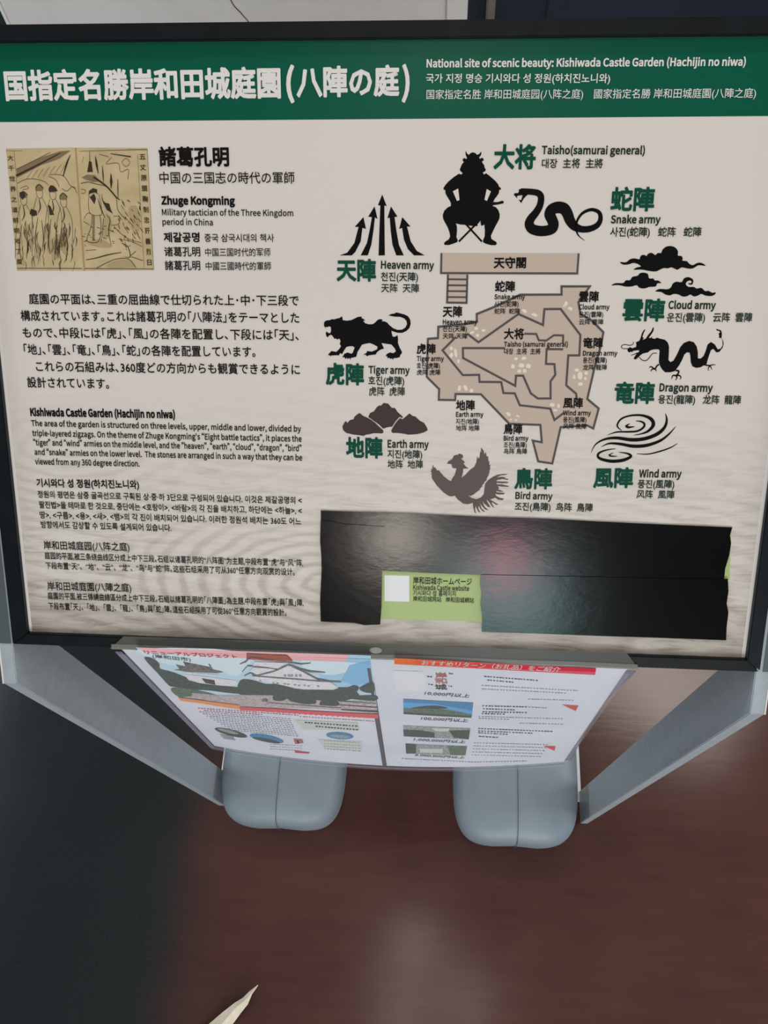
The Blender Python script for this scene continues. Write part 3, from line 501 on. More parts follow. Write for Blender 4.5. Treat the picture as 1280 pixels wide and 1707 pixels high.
    ('dragon_silhouette', 'black', "line" , 1, '474.9,239.6 470.9,239.6 469.4,240.6 470.1,242 472.2,242.5 475.5,242 477.9,243.1 477.5,244.5#0.5 0.5 0.4'),
    ('dragon_silhouette', 'black', "line" , 1, '482.7,233.8 485,231.6 487.8,231.1 489.8,232.8 491.7,235.8 493.2,236.6 495.4,236.6#0.5 0.6 0.4'),
    ('dragon_silhouette', 'black', "line" , 1, '476.9,234.8 479,235.6 481.4,236.7#0.4 0.5 0.6'),
    ('dragon_silhouette', 'black', "line" , 1, '497.7,228.6 496.2,227.5 495.3,225.8 494.3,225#1.1 1.1 0.9'),
    ('dragon_silhouette', 'black', "line" , 1, '494.2,225.3 491.9,226.9 490.7,225.8#1 0.8 0.4'),
    ('dragon_silhouette', 'black', "line" , 1, '494.2,225.3 492.7,224.7 492,223.3#1 0.8 0.4'),
    ('dragon_silhouette', 'black', "line" , 1, '494.2,225.3 495.7,224.5 496,223.4#1 0.8 0.4'),
    ('dragon_silhouette', 'black', "line" , 1, '510,224.4 512.2,223.8 511.8,222 510.6,220.6#1.3 1.1 1.1'),
    ('dragon_silhouette', 'black', "line" , 1, '510.6,220.6 508.2,220.6 507.6,218.1#1.2 0.9 0.4'),
    ('dragon_silhouette', 'black', "line" , 1, '510.6,220.6 511.3,219 510.4,217.2#1.2 0.9 0.4'),
    ('dragon_silhouette', 'black', "line" , 1, '510.6,220.6 513,220.7 514.2,219.3 513.6,217.8#1.2 0.9 0.4'),
    ('dragon_silhouette', 'black', "line" , 1, '529.9,228.8 532.1,228.4 534,228.3 536.4,228.9 538,228.6#1.1 0.9 0.3'),
    ('dragon_silhouette', 'black', "line" , 1, '534,228.3 533.1,226.4 532.9,225.9 533.7,224.4#0.9 0.6 0.4'),
    ('dragon_silhouette', 'black', "line" , 1, '534,228.3 535.3,226.4 535.6,225.2#0.9 0.6 0.4'),
    ('mountain_silhouette#26', 'brown', "fill", 0, '264.2,178.1 265.7,180.9 266.8,182.4 268.2,180.9 270,183.1 272.8,183.8 273.4,185.6 275.5,187.5 277.5,188.7 280.1,186.6 283.4,185.2 286.2,183.7 289.2,181.6 292.3,178.6 295.6,175.9 295.7,173.8 294.2,173.3 288.7,173.5 285.6,172.7 282.3,172.1 280.4,171.1 277.7,171.6 272.8,172 267.2,173.2 264.8,175.3'),
    ('mountain_silhouette#27', 'brown', "fill", 0, '284,185.8 285.5,188.9 288.3,190.1 290.4,193.2 292.5,194.9 293.4,194.3 295.8,196.7 299.1,196.2 301.9,193.1 304.3,193 306.5,189.9 310.4,186.5 310,185.4 308,186.4 305,182.9 302.4,178.8 299,178.3 295.5,177 292.3,180.2 288,183.1'),
    ('mountain_silhouette#28', 'brown', "fill", 0, '301.6,175.5 303.3,178.9 305.7,182.6 308.3,185.4 310.2,184.5 312.3,186.3 315.4,189.1 318,187.1 319.8,186.9 323.2,183.8 326.6,182.1 328.8,178.8 329.5,176.5 326.4,174.7 321.6,173.4 314.9,172.8 311.3,173.5 306.4,174 302.7,173.9'),
    ('bird_silhouette', 'birdink', "fill", 0, '345,150.8 345.7,152.8 348.8,154.7 349.8,157.2 351.7,158.1 352.8,157.8 353.7,159 356,158.5 357.2,157 356.6,155.7 355.3,155.2 357.5,153.6 358.6,152.1 357.3,151.8 358.9,149.5 361.5,147.6 357.4,147.3 357.4,144.8 356.3,140.1 359.2,142.6 362.3,146.3 365.9,149.1 367.2,152.4 367.7,157.4 368.6,155.5 369.5,156.3 369.8,161.2 370.6,160.2 370.2,164.2 372.4,161.8 373.1,158.8 374,160.8 375,157 376,157.5 376.4,153.7 377.1,153.8 377.1,150.7 378.1,151 377.5,148 378.3,148.6 377.1,145.2 378,145.8 376.4,142.8 377.4,143.5 375.7,140.3 375.6,138.9 373.7,136.9 374.2,136.9 372.1,134.3 372.7,134 370.4,131.8 371.2,131.5 368,129 366.7,127.7 364.1,126.1 362.2,126.3 364.7,124.4 368.5,123.5 371.7,124.9 373.8,127.7 374.2,131.9 374.5,135.8 376.5,138.6 380.2,141.5 383.9,143.3 387.9,143.9 391.2,143.9 390.8,143.4 386,142.7 382.9,141.1 387.2,141.7 389.8,141.4 389.3,140.6 392.3,140.1 391.5,139.4 387.8,140 383.5,139.1 383,138.2 387.3,138 390.5,138 392.7,137.5 391.1,136.8 387.4,136.6 383.1,136.8 383.7,135.7 387.4,135.8 390.1,135.1 392.9,134.7 392.1,133.9 388,134 384.3,134.4 385.4,132.7 384.6,131.6 387.1,131 388.8,129.8 385.5,130 383.6,130.5 383.4,129.5 386.6,129.2 390,129 389.1,127.9 385.6,127.7 382.6,128.1 383.5,126.6 386.3,125 389.4,124.6 388.5,123.3 385.3,123.5 382.8,125.1 380.9,124.3 378.8,123.6 381.6,122 385.7,119.6 383.8,119.4 380.5,121.5 380.3,120.6 382.4,117 380.6,118.1 378.3,121.4 376.1,123.6 376.7,121.9 379.6,117.2 377.4,117.7 374.6,120.2 372.9,122.4 374.7,117.9 378.1,114.8 375.3,115.7 373.1,117.9 371.3,120.1 372.6,116.2 375.8,113.6 373.5,114 371.5,116.2 370.3,118.4 370.1,116.1 371.9,112.9 370.2,113.6 368.8,116.1 367.9,118.3 367.7,115.5 368.6,112 367.3,113.2 366.1,117.1 365.6,120.5 362.1,119.3 358.3,119.7 353.9,123 351.6,126 349.5,125.2 347,125.5 342.8,128.3 337.3,133.8 333.9,138.7 333.2,140.9 333.7,141.5 332.8,143.1 333.5,143.2 332.4,145 333.2,145.3 332.5,147 333.6,146.1 333.9,150.2 335,147.3 335.6,148.1 337.8,145.1 338.6,146 339.7,144.4 343,140.8 346.4,138.2 348.4,137.4 349.3,139.6 351.1,142.4 352.1,146.9 352.1,147.5 349.6,147.6 348.5,149.3 348.7,150.4 347.1,150.9'),
    ('wind_silhouette', 'black', "line" , 1, '474.6,179.2 471,182.7 473.4,187.8 479.8,190.5 488.5,190.9 495.4,188.3 497.4,183.8 494,179.2 488.6,176.9 483.7,176#0.4 1.2 1.3 1.3 1.6 2.5 2.7 1.8 0.9 0.3'),
    ('wind_silhouette', 'black', "line" , 1, '464.4,175.6 470.9,178 479.7,178.4 486.2,179.1 490.4,182 490.7,184.8 487.8,186.4 484.3,186.6#0.2 1.1 1.4 1.4 1.6 1.6 1.1 0.3'),
    ('wind_silhouette', 'black', "line" , 1, '453.1,161.8 456,168.2 462.4,172.3 471.2,173.6 482.4,172.4 492.2,173.5 500.8,177.1 505.8,182.3 506.9,187.9 505.5,192.6#0.2 0.9 1.6 2.2 2.7 2.7 2.7 2.2 1.6 0.4'),
    ('wind_silhouette', 'black', "line" , 1, '460.4,166.6 466,169.2 473.8,169.1 483.9,167.6 493.8,168.4 503.4,172.1 509.5,177.3 513.9,183#0.2 1.3 2 2.5 2.5 2 1.3 0.3'),
    ('wind_silhouette', 'black', "line" , 1, '471.3,165.4 464.1,164.1 458.8,161.4 459.6,157.9 468.1,155.8 477,156.6 482.9,159.6 480.5,161.8 473.7,162.8#0.3 1.1 1.6 2 2.5 2.5 2 1.4 0.3'),
    ('wind_silhouette', 'black', "line" , 1, '487.1,161.9 495.5,161.8 504.1,164.1 511.6,167.1 516.5,170.4#0.3 0.9 1.1 0.9 0.3'),
    ('wind_silhouette', 'black', "line" , 1, '480.3,184.6 477.7,182.8 479.4,181.8 483.8,182.4#0.2 1.6 1.8 0.4'),
    ('wind_silhouette', 'black', "line" , 1, '469.8,162.4 466.9,160.4 468.9,159.6 472.8,159.7#0.2 1.1 1.1 0.3'),
    ('arrow_silhouette#38', 'black', "fill", 0, '262.6,303.4 268.2,305.3 273.4,312.1 276.4,323.1 273.6,323.1 279.9,329.8 281.8,321.7 279.2,322.5 278,313.3 274.1,305.9 271.5,303.4'),
    ('arrow_silhouette#39', 'black', "fill", 0, '278,303.5 282.5,312.1 284.4,320.7 286,329.8 283.3,330.1 287.9,337.1 290.1,328.6 288.2,329.6 287.2,320.7 285.7,310.9 283.2,303.5'),
    ('arrow_silhouette#40', 'black', "fill", 0, '291,303.5 291.3,315.9 292,337.7 290.3,337.9 293.3,345.1 296.6,337.3 294.9,337.7 295.3,315.9 295.6,303.6'),
    ('arrow_silhouette#41', 'black', "fill", 0, '303.9,303.6 301,311 299.6,320.8 298.8,329.6 297.2,329 299.6,337.1 304.3,330.3 302.3,329.9 303.7,320.8 305.7,311 309.3,303.7'),
    ('arrow_silhouette#42', 'black', "fill", 0, '324.5,303.8 318.7,306.8 314.1,313.5 311.3,323.5 313.9,323.5 307.8,329.9 305.7,321.8 307.8,322.6 309.2,314.7 312.2,308 316.8,303.7'),
    ('garden_map', 'tan', "fill", 0, '336.3,305.5 434,305.9 434.1,292.2 336.2,291.7'),
    ('garden_map', 'mapline', "line" , 0, '336.5,305.5 336.5,291.6 434.1,292.1 434.2,305.9#1.5 1.5'),
    ('garden_map', 'tan', "fill", 0, '341.5,290.6 355.6,290.7 355.8,271 341.5,270.9'),
    ('garden_map', 'mapline', "line" , 0, '341.6,290.6 341.5,270.9 355.7,270.8 355.6,290.7#1.5 1.5'),
    ('garden_map', 'mapline', "line" , 0, '341.4,287.3 355.6,287.3#1.3 1.3'),
    ('garden_map', 'mapline', "line" , 0, '341.4,283.1 355.6,283.1#1.3 1.3'),
    ('garden_map', 'mapline', "line" , 0, '341.4,279 355.6,279#1.3 1.3'),
    ('garden_map', 'mapline', "line" , 0, '341.4,274.8 355.7,274.8#1.3 1.3'),
    ('garden_map', 'tan', "fill", 0, '363.7,257.5 363.4,262.9 377,268.5 394.2,276.9 423.9,277.3 423.5,283 443.7,283.2 436.3,272.1 438.3,263.8 446.6,259.3 455.7,251 454.3,239.9 451.1,225.2 447.5,202.4 456.4,195.4 453.5,180.4 448.8,182.6 429.3,180.9 424.7,153 414,154.4 409.1,170.2 415.9,169.1 414.1,182.3 390.8,182.7 368.7,204.5 349.7,204.4 349.6,199.8 337.3,199.8 337.4,207.8 327.9,216.8 328.1,244.7 335.5,245.3 335.6,253.5 355.3,255.6'),
    ('garden_map', 'mapline', "loop" , 0, '363.7,257.5 363.4,262.9 377,268.5 394.2,276.9 423.9,277.3 423.5,283 443.7,283.2 436.3,272.1 438.3,263.8 446.6,259.3 455.7,251 454.3,239.9 451.1,225.2 447.5,202.4 456.4,195.4 453.5,180.4 448.8,182.6 429.3,180.9 424.7,153 414,154.4 409.1,170.2 415.9,169.1 414.1,182.3 390.8,182.7 368.7,204.5 349.7,204.4 349.6,199.8 337.3,199.8 337.4,207.8 327.9,216.8 328.1,244.7 335.5,245.3 335.6,253.5 355.3,255.6#1.6 1.6'),
    ('garden_map', 'mapline', "line" , 0, '348.8,246.4 339.1,236.5 354.7,218.5 366.8,218.9 367.3,213.7 383.4,213.8 385.4,205.7 393.8,205.6 398,196.8 420.7,194.7 424.3,186.2 431.1,191.8#1.6 1.6'),
    ('garden_map', 'mapline', "line" , 0, '439.7,202.6 439.1,206.1 431.4,212.2 431.5,234.1 439.5,234.2 439.3,248.8 423.9,267.2 412.2,267 411.8,255.7 393.7,263.3 365.4,242.7 356.8,248.9#1.6 1.6'),
    ('garden_map', 'mapline', "line" , 0, '385.1,238.7 354.1,238.3 354.5,231.1 393.9,211.2 394.1,218.7 399.3,218.8 405.7,205.8 411.1,202.1 420.5,202.3 419.7,215 422.9,219.8 421.8,227.6 415.6,227.7 415.5,238.4 427.5,238.5#1.6 1.6'),
    ('garden_map', 'mapline', "line" , 0, '398.7,249.3 407.3,249.2 409.4,244.7 414.9,244.6 420.2,248.5 426.9,248.4 427,243.2#1.5 1.5'),
    ('garden_map', 'stone', "fill", 0, '399.6,264.5 398.5,264 396.6,265 395.7,266.1 396.6,266.9 398,266.9 399.6,265.5'),
    ('garden_map', 'stone', "fill", 0, '407.6,262 406.5,261.4 404.1,262.3 402.6,263.2 403.5,264 405,264.1 407.4,262.9'),
    ('garden_map', 'stone', "fill", 0, '428.7,270.8 428.1,269.5 426.9,269.7 426.1,270.5 426.6,272.1 427.4,272.9 428.6,272'),
    ('garden_map', 'stone', "fill", 0, '432.4,266.9 431.5,266.1 429.8,266.8 428.8,267.6 429.5,268.6 430.7,268.9 432.4,267.8'),
    ('garden_map', 'stone', "fill", 0, '427.1,269.3 426.8,268.7 425.9,268.7 425.3,269 425.4,269.7 425.9,270.1 426.9,269.9'),
    ('garden_map', 'stone', "fill", 0, '364.8,252.7 364.3,251.6 362.9,251.6 362,252.1 362.3,253.3 363,254 364.5,253.5'),
    ('garden_map', 'stone', "fill", 0, '370.2,251.3 369.8,250.3 368.2,250.4 367.2,250.8 367.5,251.9 368.4,252.5 369.9,252.1'),
    ('garden_map', 'stone', "fill", 0, '362.3,250.1 361.8,249.2 359.9,248.7 358.6,248.7 358.8,249.6 359.7,250.3 361.7,250.6'),
    ('garden_map', 'stone', "fill", 0, '365.8,247.6 365.4,246.4 364.2,246.5 363.3,247 363.5,248.3 364.2,249 365.6,248.5'),
    ('garden_map', 'stone', "fill", 0, '346.8,238 346.4,236.7 345.1,236.8 344.2,237.4 344.5,238.8 345.2,239.6 346.5,239.1'),
    ('garden_map', 'stone', "fill", 0, '350,234.7 350.2,231.7 349.1,231.6 348,232.9 347.6,236.2 347.9,238.1 349.3,237.1'),
    ('garden_map', 'stone', "fill", 0, '347,232.4 346,230.9 344.7,231.5 344.1,232.6 345,234.3 346.1,235 347.2,233.8'),
    ('garden_map', 'stone', "fill", 0, '352.2,228.6 351.9,227.2 350.9,227.3 350.1,227.9 350.3,229.5 350.9,230.4 352,229.8'),
    ('garden_map', 'stone', "fill", 0, '394.8,231.1 394.3,230.1 392.9,230.1 392,230.6 392.3,231.7 393,232.3 394.5,231.9'),
    ('garden_map', 'stone', "fill", 0, '401,232 400.7,230.8 398.8,230.3 397.4,230.5 397.5,231.7 398.3,232.7 400.4,232.8'),
    ('garden_map', 'stone', "fill", 0, '392.9,225.5 392.5,224 390.9,224 389.9,224.7 390.2,226.4 391,227.4 392.6,226.7'),
    ('garden_map', 'stone', "fill", 0, '400,226.2 399.2,224.7 396.9,224.8 395.4,225.5 395.8,227.1 397.1,228.1 399.5,227.5'),
    ('garden_map', 'stone', "fill", 0, '404.7,225.9 404.1,224.4 402.1,224.5 400.8,225.2 401.2,226.8 402.3,227.8 404.3,227.2'),
    ('garden_map', 'stone', "fill", 0, '397.9,222.1 397.4,220.9 395.8,221 394.7,221.5 395,222.8 395.9,223.6 397.6,223.1'),
    ('garden_map', 'stone', "fill", 0, '401.7,222.3 401.3,220.9 399.8,220.9 398.9,221.6 399.1,223.2 399.9,224 401.3,223.4'),
    ('garden_map', 'stone', "fill", 0, '440,223.5 439.4,222.4 437.7,222.5 436.5,223 436.8,224.1 437.8,224.8 439.6,224.4'),
    ('garden_map', 'stone', "fill", 0, '446.8,221.4 446.4,220.1 445,220.1 444.1,220.7 444.3,222.2 445,223 446.5,222.4'),
    ('garden_map', 'stone', "fill", 0, '442.8,219.5 442.4,216.8 440.5,216.9 439.2,218.1 439.4,221.1 440.4,222.8 442.3,221.7'),
    ('garden_map', 'stone', "fill", 0, '437.8,218.5 437.6,216.9 436.5,217 435.8,217.7 435.9,219.5 436.4,220.5 437.5,219.9'),
    ('garden_map', 'stone', "fill", 0, '446.2,217.4 445.9,216.3 444.8,216.4 444,216.9 444.1,218.1 444.8,218.8 446,218.3'),
    ('garden_map', 'stone', "fill", 0, '443.4,213.8 443.2,212.4 441.4,212 440.1,212.2 440,213.6 440.8,214.6 442.8,214.6'),
    ('garden_map', 'stone', "fill", 0, '423.8,197.2 423,196 421.1,196.4 420,197.2 420.6,198.6 421.7,199.2 423.5,198.4'),
    ('garden_map', 'stone', "fill", 0, '427.8,196.7 427.5,195.4 426.4,195.5 425.7,196.1 425.9,197.5 426.4,198.4 427.5,197.8'),
    ('garden_map', 'stone', "fill", 0, '426.2,193.6 425.6,192.7 423.8,192.7 422.7,193.1 423,194.1 424,194.6 425.8,194.3'),
    ('garden_map', 'stone', "fill", 0, '353.7,208.5 353,206.6 351.7,206.9 351,207.9 351.6,210.1 352.5,211.1 353.7,210.1'),
    ('garden_map', 'stone', "fill", 0, '358.3,209.5 358.9,207.3 357.6,206.9 356.4,207.4 355.6,209.8 355.6,211.3 357.2,211'),
    ('garden_map', 'stone', "fill", 0, '363,207.2 362.5,205.9 361.1,205.9 360.2,206.5 360.4,208 361.2,208.8 362.7,208.3'),
    ('garden_map', 'stone', "fill", 0, '391.4,188.7 390.1,188.3 388.5,189.7 387.7,191 388.8,191.6 390.2,191.4 391.6,189.6'),
    ('garden_map', 'stone', "fill", 0, '392.9,185.9 392.5,185.4 391.5,185.4 390.8,185.6 391,186.3 391.6,186.6 392.7,186.4'),
    ('garden_map', 'stone', "fill", 0, '398.4,188.1 397.7,187.6 396.3,188.2 395.4,188.8 395.9,189.4 396.9,189.5 398.3,188.7'),
    ('garden_map', 'stone', "fill", 0, '396.8,185.6 396.4,185.1 395.2,185.1 394.4,185.3 394.7,185.9 395.3,186.3 396.6,186.1'),
    ('website_label', 'lime', "fill", 0, '258.9,103.3 563.1,105.1 566.3,64.5 561.4,63.4 565.4,27.6 376.4,22.6 256,21.2'),
    ('website_label', 'paper', "fill", 0, '297.7,59.2 317.4,59.3 317.8,37.4 298,37.2'),
    ('woodblock_picture', 'parch', "fill", 0, '19.9,375.8 71.4,376.3 70.9,291.2 19.2,290.8'),
    ('woodblock_picture', 'parch', "fill", 0, '72.2,376.3 124.4,376.1 124.2,292 71.5,291.2'),
    ('woodblock_picture', 'parchdark', "fill", 0, '71.1,376.1 72.4,376.1 71.8,291.2 70.4,291.2'),
    ('woodblock_picture', 'sumi', "line" , 1, '19.9,374.3 31.8,374.3#0.2 0.2'),
    ('woodblock_picture', 'sumi', "line" , 0, '74,373.9 124.4,375.1#0.2 0.4'),
    ('woodblock_picture', 'sumi', "line" , 0, '19.7,292.6 69.6,292.8#0.4 0.4'),
    ('woodblock_picture', 'sumi', "line" , 0, '71.7,292.8 124,292.9#0.4 0.4'),
    ('woodblock_picture', 'sumi', "line" , 0, '124.4,375.1 123.9,292.9#0.2 0.2'),
    ('woodblock_picture', 'sumi', "line" , 0, '117,372.3 116.8,293.8#0.2 0.2'),
    ('woodblock_picture', 'sumi', "line" , 0, '25.9,374.1 25,294.5#0.2 0.2'),
    ('woodblock_picture', 'wash', "fill", 0, '26.2,361.7 46.9,370.2 60.4,374 68,374.4 59,368.9 45.4,364.7 26.5,356.1'),
    ('woodblock_picture', 'sumi', "line" , 1, '25.7,357.4 42.6,364.7 60.3,372.8#1.5 1.1 0.5'),
    ('woodblock_picture', 'sumi', "line" , 1, '26.2,361.7 46,370.2 52.8,373.2#0.3 0.3'),
    ('woodblock_picture', 'sumi', "line" , 1, '67.8,371.9 64.4,365.9 60.8,356.9#0.2 1.3 0.6'),
    ('woodblock_picture', 'sumi', "line" , 1, '33.1,354.8 35.8,358.2 37.9,360.6#0.2 0.2'),
    ('woodblock_picture', 'sumi', "line" , 1, '37.4,355.5 40.1,359 42.4,361.5#0.2 0.2'),
    ('woodblock_picture', 'sumi', "line" , 1, '41.8,356.2 44.5,359.8 46.8,362.4#0.2 0.2'),
    ('woodblock_picture', 'sumi', "line" , 1, '46.1,356.9 48.8,360.6 51.2,363.2#0.2 0.2'),
    ('woodblock_picture', 'sumi', "line" , 1, '50.4,357.5 53.1,361.3 55.7,364.1#0.2 0.2'),
    ('woodblock_picture', 'sumi', "line" , 1, '54.7,358.2 57.5,362.1 60.1,364.9#0.2 0.2'),
    ('woodblock_picture', 'sumi', "line" , 1, '59.1,358.9 61.8,362.9 64.5,365.8#0.2 0.2'),
    ('woodblock_picture', 'sumi', "line" , 1, '26.1,352.2 32.1,354.8 38.8,355.2 46.2,353.5 49.3,350.9#0.3 0.3'),
    ('woodblock_picture', 'sumi', "line" , 1, '49.9,356.9 54.9,354.8 57.3,349.6#0.3 0.3'),
    ('woodblock_picture', 'sumi', "line" , 1, '51.4,358.2 60.8,357.4 65.9,350.5 69.5,348.8#0.3 0.3'),
    ('woodblock_picture', 'sumi', "line" , 1, '27.7,348.7 32.6,350.4 33.9,348.7 29.5,347.8#0.3 0.3'),
    ('woodblock_picture', 'sumi', "line" , 1, '59.1,348.7 62.7,347 67.7,350.1 70.2,345.3#0.3 0.3'),
    ('woodblock_picture', 'wash', "fill", 1, '26.8,342.6 27.7,345.8 30.8,346.5 32.7,344.4 31.3,342.2'),
    ('woodblock_picture', 'sumi', "line" , 1, '26.9,344.3 29.9,346.7 32.9,343.9#0.6 0.6'),
    ('woodblock_picture', 'sumi', "line" , 1, '27.6,343.5 27.4,339.1 29.3,336.9 31.7,338.7 31.9,343#0.3 0.3'),
    ('woodblock_picture', 'sumi', "line" , 1, '27,337.3 23.6,328.1 20.6,312.9 18.7,299.4#0.3 0.3'),
    ('woodblock_picture', 'sumi', "line" , 1, '31.3,337.4 34.7,328.1 33.7,313 32,301.3#0.3 0.3'),
    ('woodblock_picture', 'sumi', "line" , 1, '28.8,336.5 29.2,330.7 26.8,326.3#0.5 0.9 0.3'),
    ('woodblock_picture', 'sumi', "line" , 1, '26.5,323.7 23,308.5 23.5,298.5#0.3 0.7 0.3'),
    ('woodblock_picture', 'sumi', "line" , 1, '29.3,321.9 29.5,310.3 27.5,299.5#0.3 0.7 0.3'),
    ('woodblock_picture', 'wash', "fill", 1, '39.2,347.4 40.1,350.6 43.2,351.3 45.1,349.2 43.7,347'),
    ('woodblock_picture', 'sumi', "line" , 1, '39.4,349.1 42.3,351.5 45.3,348.7#0.6 0.6'),
    ('woodblock_picture', 'sumi', "line" , 1, '40,348.3 39.8,343.9 41.8,341.8 44.1,343.5 44.3,347.9#0.3 0.3'),
    ('woodblock_picture', 'sumi', "line" , 1, '39.4,342.2 36.1,333 33.2,317.9 31.4,304.5#0.3 0.3'),
    ('woodblock_picture', 'sumi', "line" , 1, '43.7,342.2 47.2,333 46.2,318 44.6,306.3#0.3 0.3'),
    ('woodblock_picture', 'sumi', "line" , 1, '41.3,341.3 41.7,335.6 39.3,331.2#0.5 0.9 0.3'),
    ('woodblock_picture', 'sumi', "line" , 1, '39.1,328.6 35.6,313.5 36.1,303.6#0.3 0.7 0.3'),
    ('woodblock_picture', 'sumi', "line" , 1, '41.8,326.8 42.1,315.3 40.1,304.5#0.3 0.7 0.3'),
    ('woodblock_picture', 'wash', "fill", 1, '49.1,346.6 50,349.8 53.1,350.5 55,348.3 53.6,346.1'),
    ('woodblock_picture', 'sumi', "line" , 1, '49.3,348.3 52.1,350.6 55.2,347.9#0.6 0.6'),
    ('woodblock_picture', 'sumi', "line" , 1, '49.9,347.4 49.7,343.1 51.7,340.9 54.1,342.7 54.2,347#0.3 0.3'),
    ('woodblock_picture', 'sumi', "line" , 1, '49.4,341.3 46.1,332.1 43.2,317.1 41.5,303.6#0.3 0.3'),
    ('woodblock_picture', 'sumi', "line" , 1, '53.7,341.3 57.1,332.2 56.2,317.1 54.7,305.5#0.3 0.3'),
    ('woodblock_picture', 'sumi', "line" , 1, '51.2,340.5 51.6,334.8 49.3,330.4#0.5 0.9 0.3'),
    ('woodblock_picture', 'sumi', "line" , 1, '49.1,327.7 45.7,312.6 46.2,302.8#0.3 0.7 0.3'),
    ('woodblock_picture', 'sumi', "line" , 1, '51.8,326 52.1,314.4 50.2,303.7#0.3 0.7 0.3'),
    ('woodblock_picture', 'wash', "fill", 1, '56.7,341.4 57.6,344.6 60.7,345.3 62.6,343.1 61.2,340.9'),
    ('woodblock_picture', 'sumi', "line" , 1, '56.9,343.1 59.7,345.5 62.8,342.7#0.6 0.6'),
    ('woodblock_picture', 'sumi', "line" , 1, '57.6,342.2 57.3,337.9 59.3,335.7 61.7,337.4 61.8,341.8#0.3 0.3'),
    ('woodblock_picture', 'sumi', "line" , 1, '57,336.1 53.8,326.9 50.9,311.8 49.2,298.3#0.3 0.3'),
    ('woodblock_picture', 'sumi', "line" , 1, '61.3,336.1 64.8,326.9 63.9,311.8 62.4,300.2#0.3 0.3'),
    ('woodblock_picture', 'sumi', "line" , 1, '58.8,335.2 59.3,329.5 57,325.1#0.5 0.9 0.3'),
    ('woodblock_picture', 'sumi', "line" , 1, '56.7,322.5 53.4,307.3 54,297.4#0.3 0.7 0.3'),
    ('woodblock_picture', 'sumi', "line" , 1, '59.4,320.7 59.9,309.1 57.9,298.3#0.3 0.7 0.3'),
    ('woodblock_picture', 'sumi', "fill", 0, '49.1,348.7 50.7,350.9 53,349.6 56.1,347 51.8,346.6 49.5,346.1'),
    ('woodblock_picture', 'sumi', "fill", 0, '26.9,346.1 30.8,346.1 31.4,343.5 28.8,340.8 27.1,343'),
    ('woodblock_picture', 'sumi', "fill", 0, '34.4,334.7 38.6,333.4 38.8,330.3 35.3,329.4 33.1,331.2'),
    ('woodblock_picture', 'sumi', "fill", 0, '47.6,337.8 49.4,336.5 51.7,330.4 48.3,330.4'),
    ('woodblock_picture', 'sumi', "line" , 1, '35.6,324.6 35,321.9 34.3,319.9#0.1 0.5 0.1'),
    ('woodblock_picture', 'sumi', "line" , 1, '62.2,303.6 62.7,300.9 61,296.9#0.1 0.5 0.1'),
    ('woodblock_picture', 'sumi', "line" , 1, '32.9,324.5 31.8,321.8 33.1,316.7#0.1 0.7 0.1'),
    ('woodblock_picture', 'sumi', "line" , 1, '58.9,322 58.1,319.3 58.5,314.6#0.1 0.8 0.1'),
    ('woodblock_picture', 'sumi', "line" , 1, '62.5,325.2 62.6,322.5 62.3,318.7#0.1 0.4 0.1'),
    ('woodblock_picture', 'sumi', "line" , 1, '45.5,325 46.5,322.4 45.8,318.4#0.1 0.5 0.1'),
    ('woodblock_picture', 'sumi', "line" , 1, '62.4,310.5 63.3,307.8 62.7,304#0.1 0.6 0.1'),
    ('woodblock_picture', 'sumi', "line" , 1, '49.8,314.7 48.6,312.1 48.6,307#0.1 0.4 0.1'),
    ('woodblock_picture', 'sumi', "line" , 1, '26,308.7 25.1,306 25.4,302.2#0.1 0.5 0.1'),
    ('woodblock_picture', 'sumi', "line" , 1, '67.1,321.9 66.6,319.3 65.8,315#0.1 0.5 0.1'),
    ('woodblock_picture', 'sumi', "line" , 1, '38.7,305.1 37.9,302.3 38,296.9#0.1 0.4 0.1'),
    ('woodblock_picture', 'sumi', "line" , 1, '27.9,320.8 28.4,318.1 27.6,315.3#0.1 0.5 0.1'),
    ('woodblock_picture', 'sumi', "line" , 1, '32,313.8 30.4,311.1 31.7,305.7#0.1 0.8 0.1'),
    ('woodblock_picture', 'sumi', "line" , 1, '54.1,298.6 52.4,295.9 52.8,290.1#0.1 0.7 0.1'),
    ('woodblock_picture', 'sumi', "line" , 1, '40.4,299 40.5,296.3 40.6,293.3#0.1 0.5 0.1'),
    ('woodblock_picture', 'sumi', "line" , 1, '44.2,323.6 43.6,321 44.7,317.9#0.1 0.4 0.1'),
    ('woodblock_picture', 'sumi', "line" , 1, '27.3,322.5 27.9,319.9 26.4,316.9#0.1 0.4 0.1'),
    ('woodblock_picture', 'sumi', "line" , 1, '65.9,315 64.8,312.4 64.4,310.3#0.1 0.4 0.1'),
    ('woodblock_picture', 'sumi', "line" , 1, '53.9,323.3 52.3,320.6 53.3,317.8#0.1 0.8 0.1'),
    ('woodblock_picture', 'sumi', "line" , 1, '29.5,311.6 30,309 28.4,303.1#0.1 0.6 0.1'),
    ('woodblock_picture', 'sumi', "line" , 1, '34.9,315.3 33.3,312.6 34.2,309.8#0.1 0.8 0.1'),
    ('woodblock_picture', 'sumi', "line" , 1, '59.4,312.7 57.8,310.1 58.3,307.3#0.1 0.5 0.1'),
    ('woodblock_picture', 'sumi', "line" , 1, '33.1,301.3 31.7,298.5 31.2,292.9#0.1 0.6 0.1'),
    ('woodblock_picture', 'sumi', "line" , 1, '66.3,315.7 67.2,313 66,308#0.1 0.7 0.1'),
    ('woodblock_picture', 'sumi', "line" , 1, '46.4,324.9 45.3,322.3 46.5,316.9#0.1 0.8 0.1'),
    ('woodblock_picture', 'sumi', "line" , 1, '38.1,307.8 38.7,305.1 37.7,300#0.1 0.6 0.1'),
